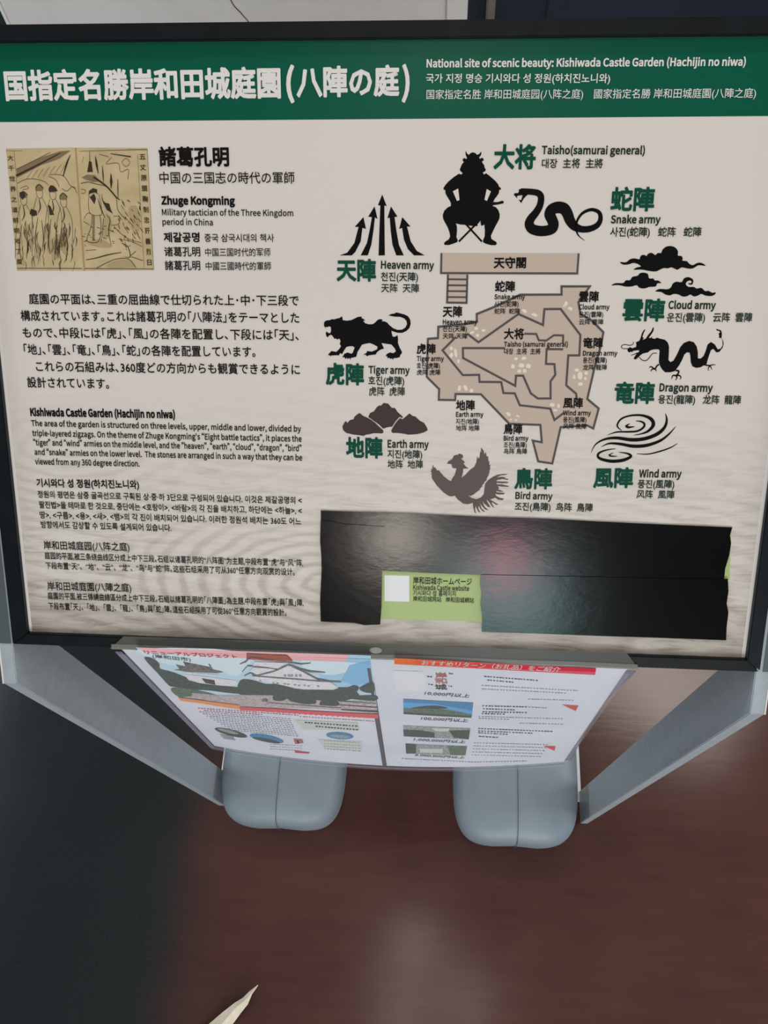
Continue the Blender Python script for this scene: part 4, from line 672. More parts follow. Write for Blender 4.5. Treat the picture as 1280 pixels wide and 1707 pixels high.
    ('woodblock_picture', 'sumi', "line" , 1, '51.4,307 50.5,304.3 51.7,298.6#0.1 0.4 0.1'),
    ('woodblock_picture', 'sumi', "line" , 1, '64,298.6 64.2,295.9 62.2,290.4#0.1 0.4 0.1'),
    ('woodblock_picture', 'sumi', "line" , 1, '64.7,307.6 63.2,304.9 63.3,300.6#0.1 0.6 0.1'),
    ('woodblock_picture', 'sumi', "line" , 1, '54.6,299.6 53.6,296.9 52.7,291.3#0.1 0.4 0.1'),
    ('woodblock_picture', 'sumi', "line" , 1, '62.3,324.3 62.9,321.7 62.2,316.4#0.1 0.6 0.1'),
    ('woodblock_picture', 'sumi', "line" , 1, '62.1,321.7 62.4,319.1 61,313.7#0.1 0.7 0.1'),
    ('woodblock_picture', 'sumi', "line" , 1, '44.2,311.8 42.6,309.1 42.5,304.9#0.1 0.6 0.1'),
    ('woodblock_picture', 'sumi', "line" , 1, '60.5,309.4 59.2,306.7 59.5,301.8#0.1 0.6 0.1'),
    ('woodblock_picture', 'sumi', "line" , 1, '23.8,302.2 24.5,299.5 22.1,295.4#0.1 0.5 0.1'),
    ('woodblock_picture', 'sumi', "line" , 1, '58,318.4 57,315.7 57.3,310.1#0.1 0.4 0.1'),
    ('woodblock_picture', 'sumi', "line" , 1, '28.9,308.8 29.7,306.2 28.3,302.6#0.1 0.8 0.1'),
    ('woodblock_picture', 'sumi', "line" , 1, '58.2,325.8 59.1,323.1 57,320.1#0.1 0.8 0.1'),
    ('woodblock_picture', 'sumi', "line" , 1, '41.3,303.5 40.1,300.8 41.7,298.3#0.1 0.4 0.1'),
    ('woodblock_picture', 'sumi', "line" , 1, '45.7,317.5 45.6,314.8 45.9,310.2#0.1 0.4 0.1'),
    ('woodblock_picture', 'sumi', "line" , 1, '37.4,311.2 37.1,308.5 37.3,304.8#0.1 0.4 0.1'),
    ('woodblock_picture', 'sumi', "line" , 1, '33.7,301.9 33,299.2 33.5,293.4#0.1 0.7 0.1'),
    ('woodblock_picture', 'sumi', "line" , 1, '52.6,309.3 51.8,306.6 53,303#0.1 0.8 0.1'),
    ('woodblock_picture', 'sumi', "line" , 1, '36.2,301.3 36.8,298.6 35.8,295#0.1 0.4 0.1'),
    ('woodblock_picture', 'sumi', "line" , 1, '57.2,316.9 57.4,314.2 55.9,312.1#0.1 0.4 0.1'),
    ('woodblock_picture', 'sumi', "line" , 1, '59.3,322.4 60.2,319.8 58.4,315.7#0.1 0.5 0.1'),
    ('woodblock_picture', 'sumi', "line" , 1, '51.7,324.9 51.1,322.3 52.2,319.8#0.1 0.7 0.1'),
    ('woodblock_picture', 'sumi', "line" , 1, '38.8,318.6 37.1,316 36.8,310.3#0.1 0.8 0.1'),
    ('woodblock_picture', 'sumi', "line" , 1, '57.3,303.3 58.3,300.6 55.9,296.4#0.1 0.6 0.1'),
    ('woodblock_picture', 'sumi', "line" , 1, '47.3,299.3 47.8,296.5 47.9,294.3#0.1 0.7 0.1'),
    ('woodblock_picture', 'sumi', "line" , 1, '52.1,305.2 52.2,302.5 52.4,299.5#0.1 0.8 0.1'),
    ('woodblock_picture', 'sumi', "line" , 1, '41.2,309.6 42.1,306.9 41.2,303.8#0.1 0.5 0.1'),
    ('woodblock_picture', 'sumi', "line" , 1, '37.8,308.7 39,306 38.1,302.6#0.1 0.6 0.1'),
    ('woodblock_picture', 'sumi', "line" , 1, '59.4,319.2 58.9,316.6 57.8,314#0.1 0.6 0.1'),
    ('woodblock_picture', 'sumi', "line" , 1, '53.3,309.2 52.6,306.5 53.7,302.2#0.1 0.4 0.1'),
    ('woodblock_picture', 'sumi', "line" , 1, '25.8,298 26.9,295.3 26.1,291#0.1 0.5 0.1'),
    ('woodblock_picture', 'sumi', "line" , 1, '29,319.9 27.9,317.2 29.2,311.8#0.1 0.7 0.1'),
    ('woodblock_picture', 'sumi', "line" , 1, '31.5,320.5 30.6,317.8 32,315.4#0.1 0.7 0.1'),
    ('woodblock_picture', 'sumi', "line" , 1, '52.9,311.2 54,308.6 51.8,304.6#0.1 0.4 0.1'),
    ('woodblock_picture', 'sumi', "line" , 1, '29.9,326.7 29.1,324 28.6,322#0.1 0.8 0.1'),
    ('woodblock_picture', 'washlight', "fill", 1, '33.9,306.6 37,310.6 39.6,307.5 38.2,301.2 34.5,299.8'),
    ('woodblock_picture', 'washlight', "fill", 1, '49,309.6 52,313.7 54.7,310.6 53.3,304.3 49.6,302.9'),
    ('woodblock_picture', 'washlight', "fill", 1, '46.9,305.5 50,309.5 52.6,306.4 51.3,300.1 47.5,298.7'),
    ('woodblock_picture', 'washlight', "fill", 1, '55.3,309.9 58.4,313.9 61,310.8 59.6,304.5 55.9,303.2'),
    ('woodblock_picture', 'washlight', "fill", 1, '44,310.3 47,314.4 49.6,311.2 48.3,305 44.6,303.6'),
    ('woodblock_picture', 'washlight', "fill", 1, '50.1,313 53.1,317 55.7,313.9 54.4,307.7 50.7,306.3'),
    ('woodblock_picture', 'washlight', "fill", 1, '42.9,320.4 46,324.4 48.5,321.3 47.2,315.1 43.5,313.7'),
    ('woodblock_picture', 'washlight', "fill", 1, '54.5,314.3 57.5,318.3 60.1,315.2 58.8,309 55.1,307.6'),
    ('woodblock_picture', 'washlight', "fill", 1, '27.3,320.1 30.4,324.1 33,321 31.6,314.8 27.9,313.4'),
    ('woodblock_picture', 'washlight', "fill", 1, '56,318.6 59,322.6 61.6,319.5 60.3,313.3 56.6,311.9'),
    ('woodblock_picture', 'wash', "fill", 0, '74.4,356.1 78.8,358.3 84.4,357.8 88.8,353.5 83.1,353.1 78.5,354.4'),
    ('woodblock_picture', 'sumi', "fill", 0, '80.9,367.2 82.8,366.8 83.2,360 78.9,359.8'),
    ('woodblock_picture', 'sumi', "line" , 1, '81.8,374 81.6,366.8#0.2 0.6'),
    ('woodblock_picture', 'sumi', "line" , 1, '85.9,371 86.4,365.1 87.1,358.7#0.2 1.7 0.3'),
    ('woodblock_picture', 'sumi', "line" , 1, '77,370.6 75.9,365.9#0.2 0.2'),
    ('woodblock_picture', 'sumi', "line" , 1, '96.5,359.1 96.3,353.5 95.9,348.8#0.2 2.1 0.3'),
    ('woodblock_picture', 'sumi', "line" , 1, '101.3,355.3 100.6,341.9#0.3 0.8 0.3'),
    ('woodblock_picture', 'sumi', "line" , 1, '90.6,364.7 90.6,353.1#0.1 1.1 0.2'),
    ('woodblock_picture', 'sumi', "line" , 1, '73.6,352.2 79.3,353.1 84.9,351.8 91.4,350.5 95.8,347.1 99.2,341.9 99.6,334.9 102.2,330.6 106.7,327.1#0.4 0.4'),
    ('woodblock_picture', 'sumi', "line" , 1, '83.4,356.5 92.3,350.5 99.3,342.8 102,341#1.3 1.1 0.9 0.3'),
    ('woodblock_picture', 'sumi', "line" , 1, '88.8,371.9 95.7,370.2#0.3 0.3'),
    ('woodblock_picture', 'sumi', "line" , 1, '97.2,372.3 112,370.2#0.4 1'),
    ('woodblock_picture', 'sumi', "line" , 1, '98,369.8 93.5,365.5 102.4,365.9 103.8,360 109.5,361.7 108.6,354.8#0.3 0.3'),
    ('woodblock_picture', 'sumi', "loop" , 1, '108.4,369.1 111,366.4 108,363.6 105.4,366.4#0.3 0.3'),
    ('woodblock_picture', 'sumi', "line" , 1, '73.5,348.3 76.7,347.5 75.6,345.5 73.2,345.5#0.3 0.3'),
    ('woodblock_picture', 'sumi', "fill", 0, '78.6,344 79.3,347 82.3,349 85.5,348.1 85.1,345.8 86.7,344.5 83.5,346 80.1,345.3'),
    ('woodblock_picture', 'sumi', "line" , 1, '79.1,344 78.1,338.4 79,331.4 86,330.3 87.7,333.1 86.7,344.5#0.3 0.3'),
    ('woodblock_picture', 'sumi', "fill", 0, '79.4,342.7 82.9,345.3 84.1,341.9 82.6,337.9 80.7,341'),
    ('woodblock_picture', 'sumi', "line" , 1, '80.3,330.5 78.9,322.6 75,312.6 83.6,312.1 86.4,322.6 86,330.5#0.4 0.4'),
    ('woodblock_picture', 'wash', "fill", 0, '80.8,330.5 82.2,329.6 80.6,312.4 78.9,312.4'),
    ('woodblock_picture', 'sumi', "line" , 1, '85.5,341.9 87.3,334.9 89.7,328.8#0.3 0.9 0.3'),
    ('woodblock_picture', 'sumi', "line" , 1, '88.6,345.3 89.2,340.1 93.1,336.7 95.6,331.4#0.2 0.9 0.4'),
    ('woodblock_picture', 'sumi', "fill", 0, '89.1,339.3 93.7,338.4 95.2,331.9 91.5,334'),
    ('woodblock_picture', 'sumi', "line" , 1, '90.8,331.4 93.4,327 91.8,319.1 93,309.3#0.2 0.7 0.3'),
    ('woodblock_picture', 'sumi', "line" , 1, '88.7,327.9 86.9,317.3 85.5,311.1#0.3 0.3'),
    ('woodblock_picture', 'washlight', "fill", 1, '88.7,328.8 93.6,329.7 94.5,322.6 90.5,313.8 86.8,315.5'),
    ('woodblock_picture', 'washlight', "fill", 1, '74.9,311 85.7,313.7 93.9,308.4 83.3,307.9'),
    ('woodblock_picture', 'sumi', "line" , 1, '73.9,327.8 76.6,331.4 79.5,331.8#0.3 0.3'),
    ('woodblock_picture', 'sumi', "line" , 1, '73.3,326.1 77.9,323.4#0.3 0.3'),
    ('woodblock_picture', 'sumi', "line" , 1, '96.4,329.7 100.6,329.3 99.8,324.4 94.1,323.5#0.3 0.3'),
    ('woodblock_picture', 'sumi', "line" , 1, '105.3,322.8 107.6,320.4#0.2 0.5 0.1'),
    ('woodblock_picture', 'sumi', "line" , 1, '107.1,341.1 109.5,339.4#0.2 0.7 0.1'),
    ('woodblock_picture', 'sumi', "line" , 1, '102.3,337.5 104.6,334#0.2 0.4 0.1'),
    ('woodblock_picture', 'sumi', "line" , 1, '108.4,328.6 110.4,326.5#0.2 0.6 0.1'),
    ('woodblock_picture', 'sumi', "line" , 1, '115.3,322.2 117.7,318.4#0.2 0.5 0.1'),
    ('woodblock_picture', 'sumi', "line" , 1, '112.6,318.6 114.3,316.6#0.2 0.6 0.1'),
    ('woodblock_picture', 'sumi', "line" , 1, '114.6,333.4 116.4,329.7#0.2 0.6 0.1'),
    ('woodblock_picture', 'sumi', "line" , 1, '99.5,324.2 100.3,320.6#0.2 0.6 0.1'),
    ('woodblock_picture', 'sumi', "line" , 1, '103.4,316.8 105.2,314.3#0.2 0.6 0.1'),
    ('woodblock_picture', 'sumi', "line" , 1, '113.2,316.9 115.5,313.7#0.2 0.6 0.1'),
    ('woodblock_picture', 'sumi', "line" , 1, '109.1,327.2 111.7,324.7#0.2 0.4 0.1'),
    ('woodblock_picture', 'sumi', "line" , 1, '111,328 112.5,325#0.2 0.4 0.1'),
    ('woodblock_picture', 'sumi', "line" , 1, '103.3,339.9 105.4,336.2#0.2 0.6 0.1'),
    ('woodblock_picture', 'sumi', "line" , 1, '100.1,314.4 102.3,311.5#0.2 0.4 0.1'),
    ('woodblock_picture', 'sumi', "line" , 1, '112.9,324.5 114.7,322.7#0.2 0.6 0.1'),
    ('woodblock_picture', 'sumi', "line" , 1, '99.7,328.5 100.4,326#0.2 0.7 0.1'),
    ('woodblock_picture', 'sumi', "line" , 1, '110.9,319.1 111.9,316.5#0.2 0.6 0.1'),
    ('woodblock_picture', 'sumi', "line" , 1, '99.9,330.4 102.4,327#0.2 0.6 0.1'),
    ('woodblock_picture', 'sumi', "line" , 1, '103.7,322.6 105.8,319.3#0.2 0.5 0.1'),
    ('woodblock_picture', 'sumi', "line" , 1, '103,341.4 105.3,337.6#0.2 0.4 0.1'),
    ('woodblock_picture', 'sumi', "line" , 1, '111.8,330.6 113.6,327#0.2 0.5 0.1'),
    ('woodblock_picture', 'sumi', "line" , 1, '109.9,334.8 111.4,333#0.2 0.4 0.1'),
    ('woodblock_picture', 'sumi', "line" , 1, '103.1,316.2 103.6,312.8#0.2 0.4 0.1'),
    ('woodblock_picture', 'sumi', "line" , 1, '116.1,337.3 116.6,335.1#0.2 0.7 0.1'),
    ('woodblock_picture', 'sumi', "line" , 1, '109.5,317 111,314.9#0.2 0.5 0.1'),
    ('woodblock_picture', 'sumi', "line" , 1, '105.7,314.1 106.4,311.8#0.2 0.6 0.1'),
    ('woodblock_picture', 'sumi', "line" , 1, '100.1,314.6 101,311.6#0.2 0.6 0.1'),
    ('woodblock_picture', 'sumi', "line" , 1, '115,339.8 117.3,337.7#0.2 0.6 0.1'),
    ('woodblock_picture', 'sumi', "line" , 1, '99,320.4 99.8,318.2#0.2 0.4 0.1'),
    ('woodblock_picture', 'sumi', "line" , 1, '104.9,332.8 107.4,329.7#0.2 0.5 0.1'),
    ('woodblock_picture', 'sumi', "line" , 1, '116.1,337.2 116.9,333.3#0.2 0.7 0.1'),
    ('woodblock_picture', 'sumi', "line" , 1, '109.6,314.5 109.9,310.7#0.2 0.6 0.1'),
    ('woodblock_picture', 'sumi', "line" , 1, '109.6,318.3 110.1,316.1#0.2 0.4 0.1'),
    ('woodblock_picture', 'sumi', "line" , 1, '107,326.7 108.6,324.1#0.2 0.6 0.1'),
    ('woodblock_picture', 'sumi', "line" , 1, '112.5,320.7 113,318.6#0.2 0.4 0.1'),
    ('woodblock_picture', 'sumi', "line" , 1, '102.9,325.9 103.7,322.7#0.2 0.5 0.1'),
    ('woodblock_picture', 'sumi', "line" , 1, '104.8,322.1 107.3,319.9#0.2 0.5 0.1'),
    ('woodblock_picture', 'sumi', "line" , 1, '115.9,336 116.3,333.9#0.2 0.6 0.1'),
    ('woodblock_picture', 'sumi', "line" , 1, '110.4,315.6 112,313.8#0.2 0.5 0.1'),
    ('woodblock_picture', 'sumi', "line" , 1, '111.3,331 111.9,328.4#0.2 0.5 0.1'),
    ('woodblock_picture', 'sumi', "line" , 1, '105.1,329.5 105.8,327.6#0.2 0.6 0.1'),
    ('woodblock_picture', 'sumi', "line" , 1, '111.4,330.3 112,327.9#0.2 0.5 0.1'),
    ('woodblock_picture', 'sumi', "line" , 1, '114,328.5 116.6,325.6#0.2 0.4 0.1'),
    ('woodblock_picture', 'sumi', "line" , 1, '109.1,325.2 110.8,321.8#0.2 0.4 0.1'),
    ('woodblock_picture', 'sumi', "line" , 1, '105.8,319.5 106.5,317.6#0.2 0.4 0.1'),
    ('woodblock_picture', 'sumi', "line" , 1, '104,329.8 105,326.6#0.2 0.4 0.1'),
    ('woodblock_picture', 'washlight', "fill", 1, '108.1,335 113.9,336.7 116.2,328 113.6,317.4 109.1,320.9'),
    ('woodblock_picture', 'sumi', "line" , 1, '73,298.9 80.8,300.3 87.7,302.1 94.5,303.5 100.3,304.4#0.4 0.8 0.4'),
    ('woodblock_picture', 'sumi', "line" , 1, '73.5,305.6 81.2,306.1#0.3 0.3'),
    ('woodblock_picture', 'sumi', "line" , 1, '100.8,311.1 105.4,308.5 106.8,301.4 102.5,301.3#0.2 0.7 0.2'),
    ('woodblock_picture', 'sumi', "line" , 1, '106.8,301.8 111.4,305.4#0.4 0.4'),
    ('woodblock_picture', 'sumi', "line" , 1, '107.7,301.4 116.2,298.7#0.4 0.4'),
    ('woodblock_picture', 'sumi', "line" , 1, '104.2,305.8 103.7,312.1#0.3 0.3'),
    ('woodblock_picture', 'sumi', "line" , 1, '107.8,309.4 104.4,308.5 101.7,310.7#0.3 0.3'),
    ('woodblock_picture', 'sumi', "line" , 1, '80.7,293.2 89.2,297.2 97.1,299.9 105.7,299.6 110.6,293.7#0.4 0.4'),
    ('woodblock_picture', 'washlight', "fill", 1, '88,294 97,299 105.6,298.7 109.2,294.2'),
    ('woodblock_picture', 'sumi', "line" , 1, '95.9,322.6 104.8,314.7 116,311.2#0.3 0.3'),
    ('woodblock_picture', 'sumi', "line" , 1, '99.1,313.8 108.5,312.1 116.3,308.6#0.3 0.3'),
    ('woodblock_picture', 'sumi', "line" , 1, '79.6,313.9 81.4,312.7#0.2 0.5 0.1'),
    ('woodblock_picture', 'sumi', "line" , 1, '94.2,319.9 95.6,319.5#0.2 0.5 0.1'),
    ('woodblock_picture', 'sumi', "line" , 1, '84.7,318.3 87.3,318.6#0.2 0.5 0.1'),
    ('woodblock_picture', 'sumi', "line" , 1, '83.2,321.8 85.8,321.3#0.2 0.5 0.1'),
    ('woodblock_picture', 'sumi', "line" , 1, '95.5,321.5 97.7,321.1#0.2 0.5 0.1'),
    ('woodblock_picture', 'sumi', "line" , 1, '72.4,311.8 75,312.3#0.2 0.5 0.1'),
    ('woodblock_picture', 'sumi', "line" , 1, '93.7,312.4 95.8,312#0.2 0.5 0.1'),
    ('woodblock_picture', 'sumi', "line" , 1, '78.3,322.6 80,321.7#0.2 0.5 0.1'),
    ('woodblock_picture', 'sumi', "line" , 1, '76.6,316.7 77.9,316.1#0.2 0.5 0.1'),
    ('woodblock_picture', 'sumi', "line" , 1, '94.1,310.9 95.4,310.8#0.2 0.5 0.1'),
    ('woodblock_picture', 'sumi', "line" , 1, '71.6,315.9 74,315#0.2 0.5 0.1'),
    ('woodblock_picture', 'sumi', "line" , 1, '73.3,317.3 74.3,317.2#0.2 0.5 0.1'),
    ('woodblock_picture', 'sumi', "line" , 1, '93.6,319.5 96,318.4#0.2 0.5 0.1'),
    ('woodblock_picture', 'sumi', "line" , 1, '91.4,320.6 94,319.6#0.2 0.5 0.1'),
    ('woodblock_picture', 'sumi', "line" , 1, '95.9,323.4 96.7,323.5#0.2 0.5 0.1'),
    ('woodblock_picture', 'sumi', "line" , 1, '84,317.5 84.9,316.9#0.2 0.5 0.1'),
    ('woodblock_picture', 'sumi', "line" , 1, '87.4,314.6 89.2,314.2#0.2 0.5 0.1'),
    ('woodblock_picture', 'sumi', "line" , 1, '88.5,322.6 90.2,323#0.2 0.5 0.1'),
    ('woodblock_picture', 'sumi', "line" , 1, '73.7,312.6 75.2,312.7#0.2 0.5 0.1'),
    ('woodblock_picture', 'sumi', "line" , 1, '78.1,315.1 79,314.6#0.2 0.5 0.1'),
    ('woodblock_picture', 'sumi', "line" , 1, '72.7,309.8 73.7,309.1#0.2 0.5 0.1'),
    ('woodblock_picture', 'sumi', "line" , 1, '84.7,317.5 86.1,317.5#0.2 0.5 0.1'),
    ('woodblock_picture', 'sumi', "line" , 1, '89.7,316.1 91.6,316.3#0.2 0.5 0.1'),
    ('woodblock_picture', 'sumi', "line" , 1, '86.8,321.1 88.6,320.5#0.2 0.5 0.1'),
]
LINES = [
    ('heading_lettering', '国指定名勝岸和田城庭園', 23.43, 416.94, 221.82, 417.77, 19.28, 2.7, 'white'),
    ('heading_lettering', '(', 225.63, 418.51, 231.52, 418.47, 16.73, 1.6, 'white'),
    ('heading_lettering', '八陣の庭', 232.78, 418.09, 304.6, 418.62, 18.92, 2.7, 'white'),
    ('heading_lettering', ')', 306.26, 418.42, 311.64, 418.39, 16.58, 1.6, 'white'),
    ('subheading_lettering', 'National site of scenic beauty: Kishiwada Castle Garden (Hachijin no niwa)', 322.96, 429.56, 536.27, 429.16, 4.8, 1.6, 'white'),
    ('subheading_lettering', '국가 지정 명승 기시와다 성 정원(하치진노니와)', 322.76, 420.21, 447.65, 419.46, 5.98, 1, 'white'),
    ('subheading_lettering', '国家指定名胜 岸和田城庭园(八阵之庭)', 323.4, 410.02, 430.22, 409.87, 6.22, 0, 'white'),
    ('subheading_lettering', '國家指定名勝 岸和田城庭園(八陣之庭)', 437.5, 409.84, 545.22, 409.86, 6.17, 0, 'white'),
    ('portrait_lettering', '諸葛孔明', 132.5, 370.03, 183.58, 370.0, 12.79, 2.6, 'ink'),
    ('portrait_lettering', '中国の三国志の時代の軍師', 132.1, 355.93, 230.42, 356.02, 8.07, 0.4, 'ink'),
    ('portrait_lettering', 'Zhuge Kongming', 132.52, 340.64, 186.86, 340.57, 5.12, 2.6, 'ink'),
    ('portrait_lettering', 'Military tactician of the Three Kingdom', 132.5, 332.61, 229.13, 332.32, 4.11, 0.7, 'ink'),
    ('portrait_lettering', 'period in China', 132.55, 325.98, 169.94, 325.72, 4.15, 0.7, 'ink'),
    ('portrait_lettering', '제갈공명', 132.82, 315.13, 159.68, 315.27, 6.92, 2.2, 'ink'),
    ('portrait_lettering', '중국 삼국시대의 책사', 163.23, 314.87, 214.72, 315.15, 5.84, 0.6, 'ink'),
    ('portrait_lettering', '诸葛孔明', 132.68, 305.03, 159.66, 305.2, 6.76, 1, 'ink'),
    ('portrait_lettering', '中国三国时代的军师', 163.22, 304.8, 211.82, 305.11, 5.89, 0.4, 'ink'),
    ('portrait_lettering', '諸葛孔明', 132.57, 295.27, 159.2, 295.47, 6.82, 1, 'ink'),
    ('portrait_lettering', '中國三國時代的軍師', 163.23, 295.07, 212.02, 295.43, 5.94, 0.4, 'ink'),
    ('paragraph_lettering', '庭園の平面は､三重の屈曲線で仕切られた上･中･下三段で', 26.45, 270.26, 232.06, 271.04, 7.84, 1.0, 'ink'),
    ('paragraph_lettering', '構成されています｡これは諸葛孔明の｢八陣法｣をテーマとした', 18.68, 257.9, 232.3, 258.63, 7.93, 1.0, 'ink'),
    ('paragraph_lettering', 'もので､中段には｢虎｣､｢風｣の各陣を配置し､下段には｢天｣､', 18.98, 245.28, 231.65, 246.09, 8.01, 1.0, 'ink'),
    ('paragraph_lettering', '｢地｣､｢雲｣､｢竜｣､｢鳥｣､｢蛇｣の各陣を配置しています｡', 18.64, 232.7, 198.59, 233.27, 8.11, 1.0, 'ink'),
    ('paragraph_lettering', 'これらの石組みは､360度どの方向からも観賞できるように', 26.86, 219.94, 232.14, 220.58, 8.17, 1.0, 'ink'),
    ('paragraph_lettering', '設計されています｡', 18.75, 207.64, 83.69, 207.55, 8.33, 1.0, 'ink'),
    ('english_lettering', 'Kishiwada Castle Garden (Hachijin no niwa)', 18.83, 184.57, 134.22, 184.88, 5.64, 2.6, 'ink'),
    ('english_lettering', 'The area of the garden is structured on three levels, upper, middle and lower, divided by', 18.78, 175.84, 232.35, 175.64, 4.42, 1.0, 'ink'),
    ('english_lettering', "triple-layered zigzags. On the theme of Zhuge Kongming's “Eight battle tactics”, it places the", 18.83, 168.0, 232.7, 167.91, 4.45, 1.0, 'ink'),
    ('english_lettering', '“tiger” and “wind” armies on the middle level, and the “heaven”, “earth”, “cloud”, “dragon”, “bird”', 18.92, 160.6, 232.58, 160.46, 4.47, 1.0, 'ink'),
    ('english_lettering', 'and “snake” armies on the lower level.  The stones are arranged in such a way that they can be', 19.18, 152.92, 232.94, 153.16, 4.5, 1.0, 'ink'),
    ('english_lettering', 'viewed from any 360 degree direction.', 18.81, 145.23, 103.68, 145.44, 4.56, 1.0, 'ink'),
    ('korean_lettering', '기시와다 성 정원(하치진노니와)', 18.28, 127.85, 102.08, 128.45, 7.13, 2.0, 'ink'),
    ('korean_lettering', '정원의 평면은 삼중 굴곡선으로 구획된 상·중·하 3단으로 구성되어 있습니다. 이것은 제갈공명의 <', 18.35, 118.48, 231.94, 118.88, 6.05, 1.0, 'ink'),
    ('korean_lettering', '팔진법>을 테마로 한 것으로, 중단에는 <호랑이>, <바람>의 각 진을 배치하고, 하단에는 <하늘>, <', 18.69, 109.81, 231.81, 110.5, 6.09, 1.0, 'ink'),
    ('korean_lettering', '땅>, <구름>, <용>, <새>, <뱀>의 각 진이 배치되어 있습니다. 이러한 정원석 배치는 360도 어느', 18.51, 101.31, 231.2, 101.75, 6.13, 1.0, 'ink'),
    ('korean_lettering', '방향에서도 감상할 수 있도록 설계되어 있습니다.', 18.58, 93.27, 126.29, 93.38, 6.2, 1.0, 'ink'),
    ('chinese_lettering', '岸和田城庭园(八阵之庭)', 19.2, 75.79, 90.71, 76.42, 7.42, 0.6, 'ink'),
    ('chinese_lettering', '庭园的平面,被三条绕曲线区分成上中下三段｡石组以诸葛孔明的“八阵图”为主题,中段布置“虎”与“风”阵,', 19.2, 66.87, 232.36, 67.25, 6.13, 0.7, 'ink'),
    ('chinese_lettering', '下段布置“天”、“地”、“云”、“龙”、“鸟”与“蛇”阵｡这些石组采用了可从360°任意方向观赏的设计｡', 19.24, 58.31, 225.48, 59.53, 6.17, 0.7, 'ink'),
    ('chinese_lettering', '岸和田城庭園(八陣之庭)', 18.88, 40.6, 89.81, 41.43, 7.62, 0.6, 'ink'),
    ('chinese_lettering', '庭園的平面,被三條繞曲線區分成上中下三段｡石組以諸葛孔明的｢八陣圖｣為主題,中段布置｢虎｣與｢風｣陣,', 18.42, 32.01, 232.09, 33.38, 6.29, 0.7, 'ink'),
    ('chinese_lettering', '下段布置｢天｣、｢地｣、｢雲｣、｢龍｣、｢鳥｣與｢蛇｣陣｡這些石組採用了可從360°任意方向觀賞的設計｡', 18.23, 22.96, 217.95, 24.34, 6.34, 0.7, 'ink'),
    ('general_caption', '大将', 371.25, 369.7, 400.36, 369.68, 15.61, 2.8, 'green'),
    ('general_caption', 'Taisho(samurai general)', 404.24, 374.34, 474.8, 374.08, 5.03, 1, 'caption'),
    ('general_caption', '대장  主将  主將', 404.74, 365.59, 446.86, 365.59, 6.24, 0.7, 'caption'),
    ('snake_caption', '蛇陣', 454.01, 342.05, 484.18, 342.13, 15.48, 2.6, 'green'),
    ('snake_caption', 'Snake army', 455.02, 328.91, 489.49, 329.04, 5.02, 1.2, 'caption'),
    ('snake_caption', '사진(蛇陣)   蛇阵   蛇陣', 455.25, 320.46, 518.41, 320.77, 6.46, 0.7, 'caption'),
    ('heaven_caption', '天陣', 260.29, 292.84, 289.32, 292.85, 15.15, 2.8, 'green'),
    ('heaven_caption', 'Heaven army', 292.79, 297.07, 331.4, 296.94, 5.22, 1, 'caption'),
    ('heaven_caption', '천진(天陣)', 292.87, 288.63, 320.01, 288.69, 6.52, 0.7, 'caption'),
    ('heaven_caption', '天阵  天陣', 293.11, 280.64, 320.87, 280.68, 6.36, 0.5, 'caption'),
    ('tiger_caption', '虎陣', 251.73, 217.52, 280.81, 217.53, 15.68, 2.8, 'green'),
    ('tiger_caption', 'Tiger army', 284.1, 221.38, 315.06, 221.41, 5.34, 1, 'caption'),
    ('tiger_caption', '호진(虎陣)', 284.0, 213.2, 311.14, 213.32, 6.72, 0.7, 'caption'),
    ('tiger_caption', '虎阵  虎陣', 284.5, 205.19, 311.72, 205.48, 6.76, 0.5, 'caption'),
    ('earth_caption', '地陣', 266.91, 161.67, 295.35, 161.83, 15.9, 2.8, 'green'),
    ('earth_caption', 'Earth army', 299.01, 165.4, 330.57, 165.61, 5.58, 1, 'caption'),
    ('earth_caption', '지진(地陣)', 299.09, 157.47, 325.84, 157.59, 6.78, 0.7, 'caption'),
    ('earth_caption', '地阵  地陣', 299.18, 149.48, 326.46, 149.88, 6.59, 0.5, 'caption'),
    ('bird_caption', '鳥陣', 396.78, 140.26, 425.44, 140.72, 15.75, 2.6, 'green'),
    ('bird_caption', 'Bird army', 398.1, 127.28, 426.47, 127.31, 5.22, 0.8, 'caption'),
    ('bird_caption', '조진(鳥陣)  鸟阵  鳥陣', 398.08, 118.46, 457.54, 119.1, 6.68, 0.7, 'caption'),
    ('cloud_caption', '雲陣', 468.34, 266.93, 498.16, 266.83, 15.41, 2.6, 'green'),
    ('cloud_caption', 'Cloud army', 500.33, 270.84, 533.65, 270.97, 5.25, 1.1, 'caption'),
    ('cloud_caption', '운진(雲陣)   云阵  雲陣', 500.18, 262.0, 560.09, 262.68, 6.55, 0.7, 'caption'),
    ('dragon_caption', '竜陣', 467.04, 207.03, 496.28, 207.32, 15.52, 2.6, 'green'),
    ('dragon_caption', 'Dragon army', 499.35, 211.78, 537.84, 211.99, 5.51, 1.1, 'caption'),
    ('dragon_caption', '용진(龍陣)   龙阵  龍陣', 499.29, 202.94, 559.01, 203.56, 6.65, 0.7, 'caption'),
    ('wind_caption', '風陣', 456.32, 142.41, 486.16, 143.14, 15.41, 2.6, 'green'),
    ('wind_caption', 'Wind army', 490.11, 146.72, 521.7, 147.24, 5.57, 1.1, 'caption'),
    ('wind_caption', '풍진(風陣)', 489.9, 138.56, 517.15, 139.01, 6.78, 0.7, 'caption'),
    ('wind_caption', '风阵  風陣', 489.68, 130.59, 517.93, 130.84, 6.59, 0.5, 'caption'),
    ('map_lettering', '天守閣', 374.26, 298.91, 397.4, 299.08, 7.66, 1.8, 'ink'),
    ('map_lettering', '蛇陣', 375.83, 282.44, 390.34, 282.57, 7.56, 1.5, 'ink'),
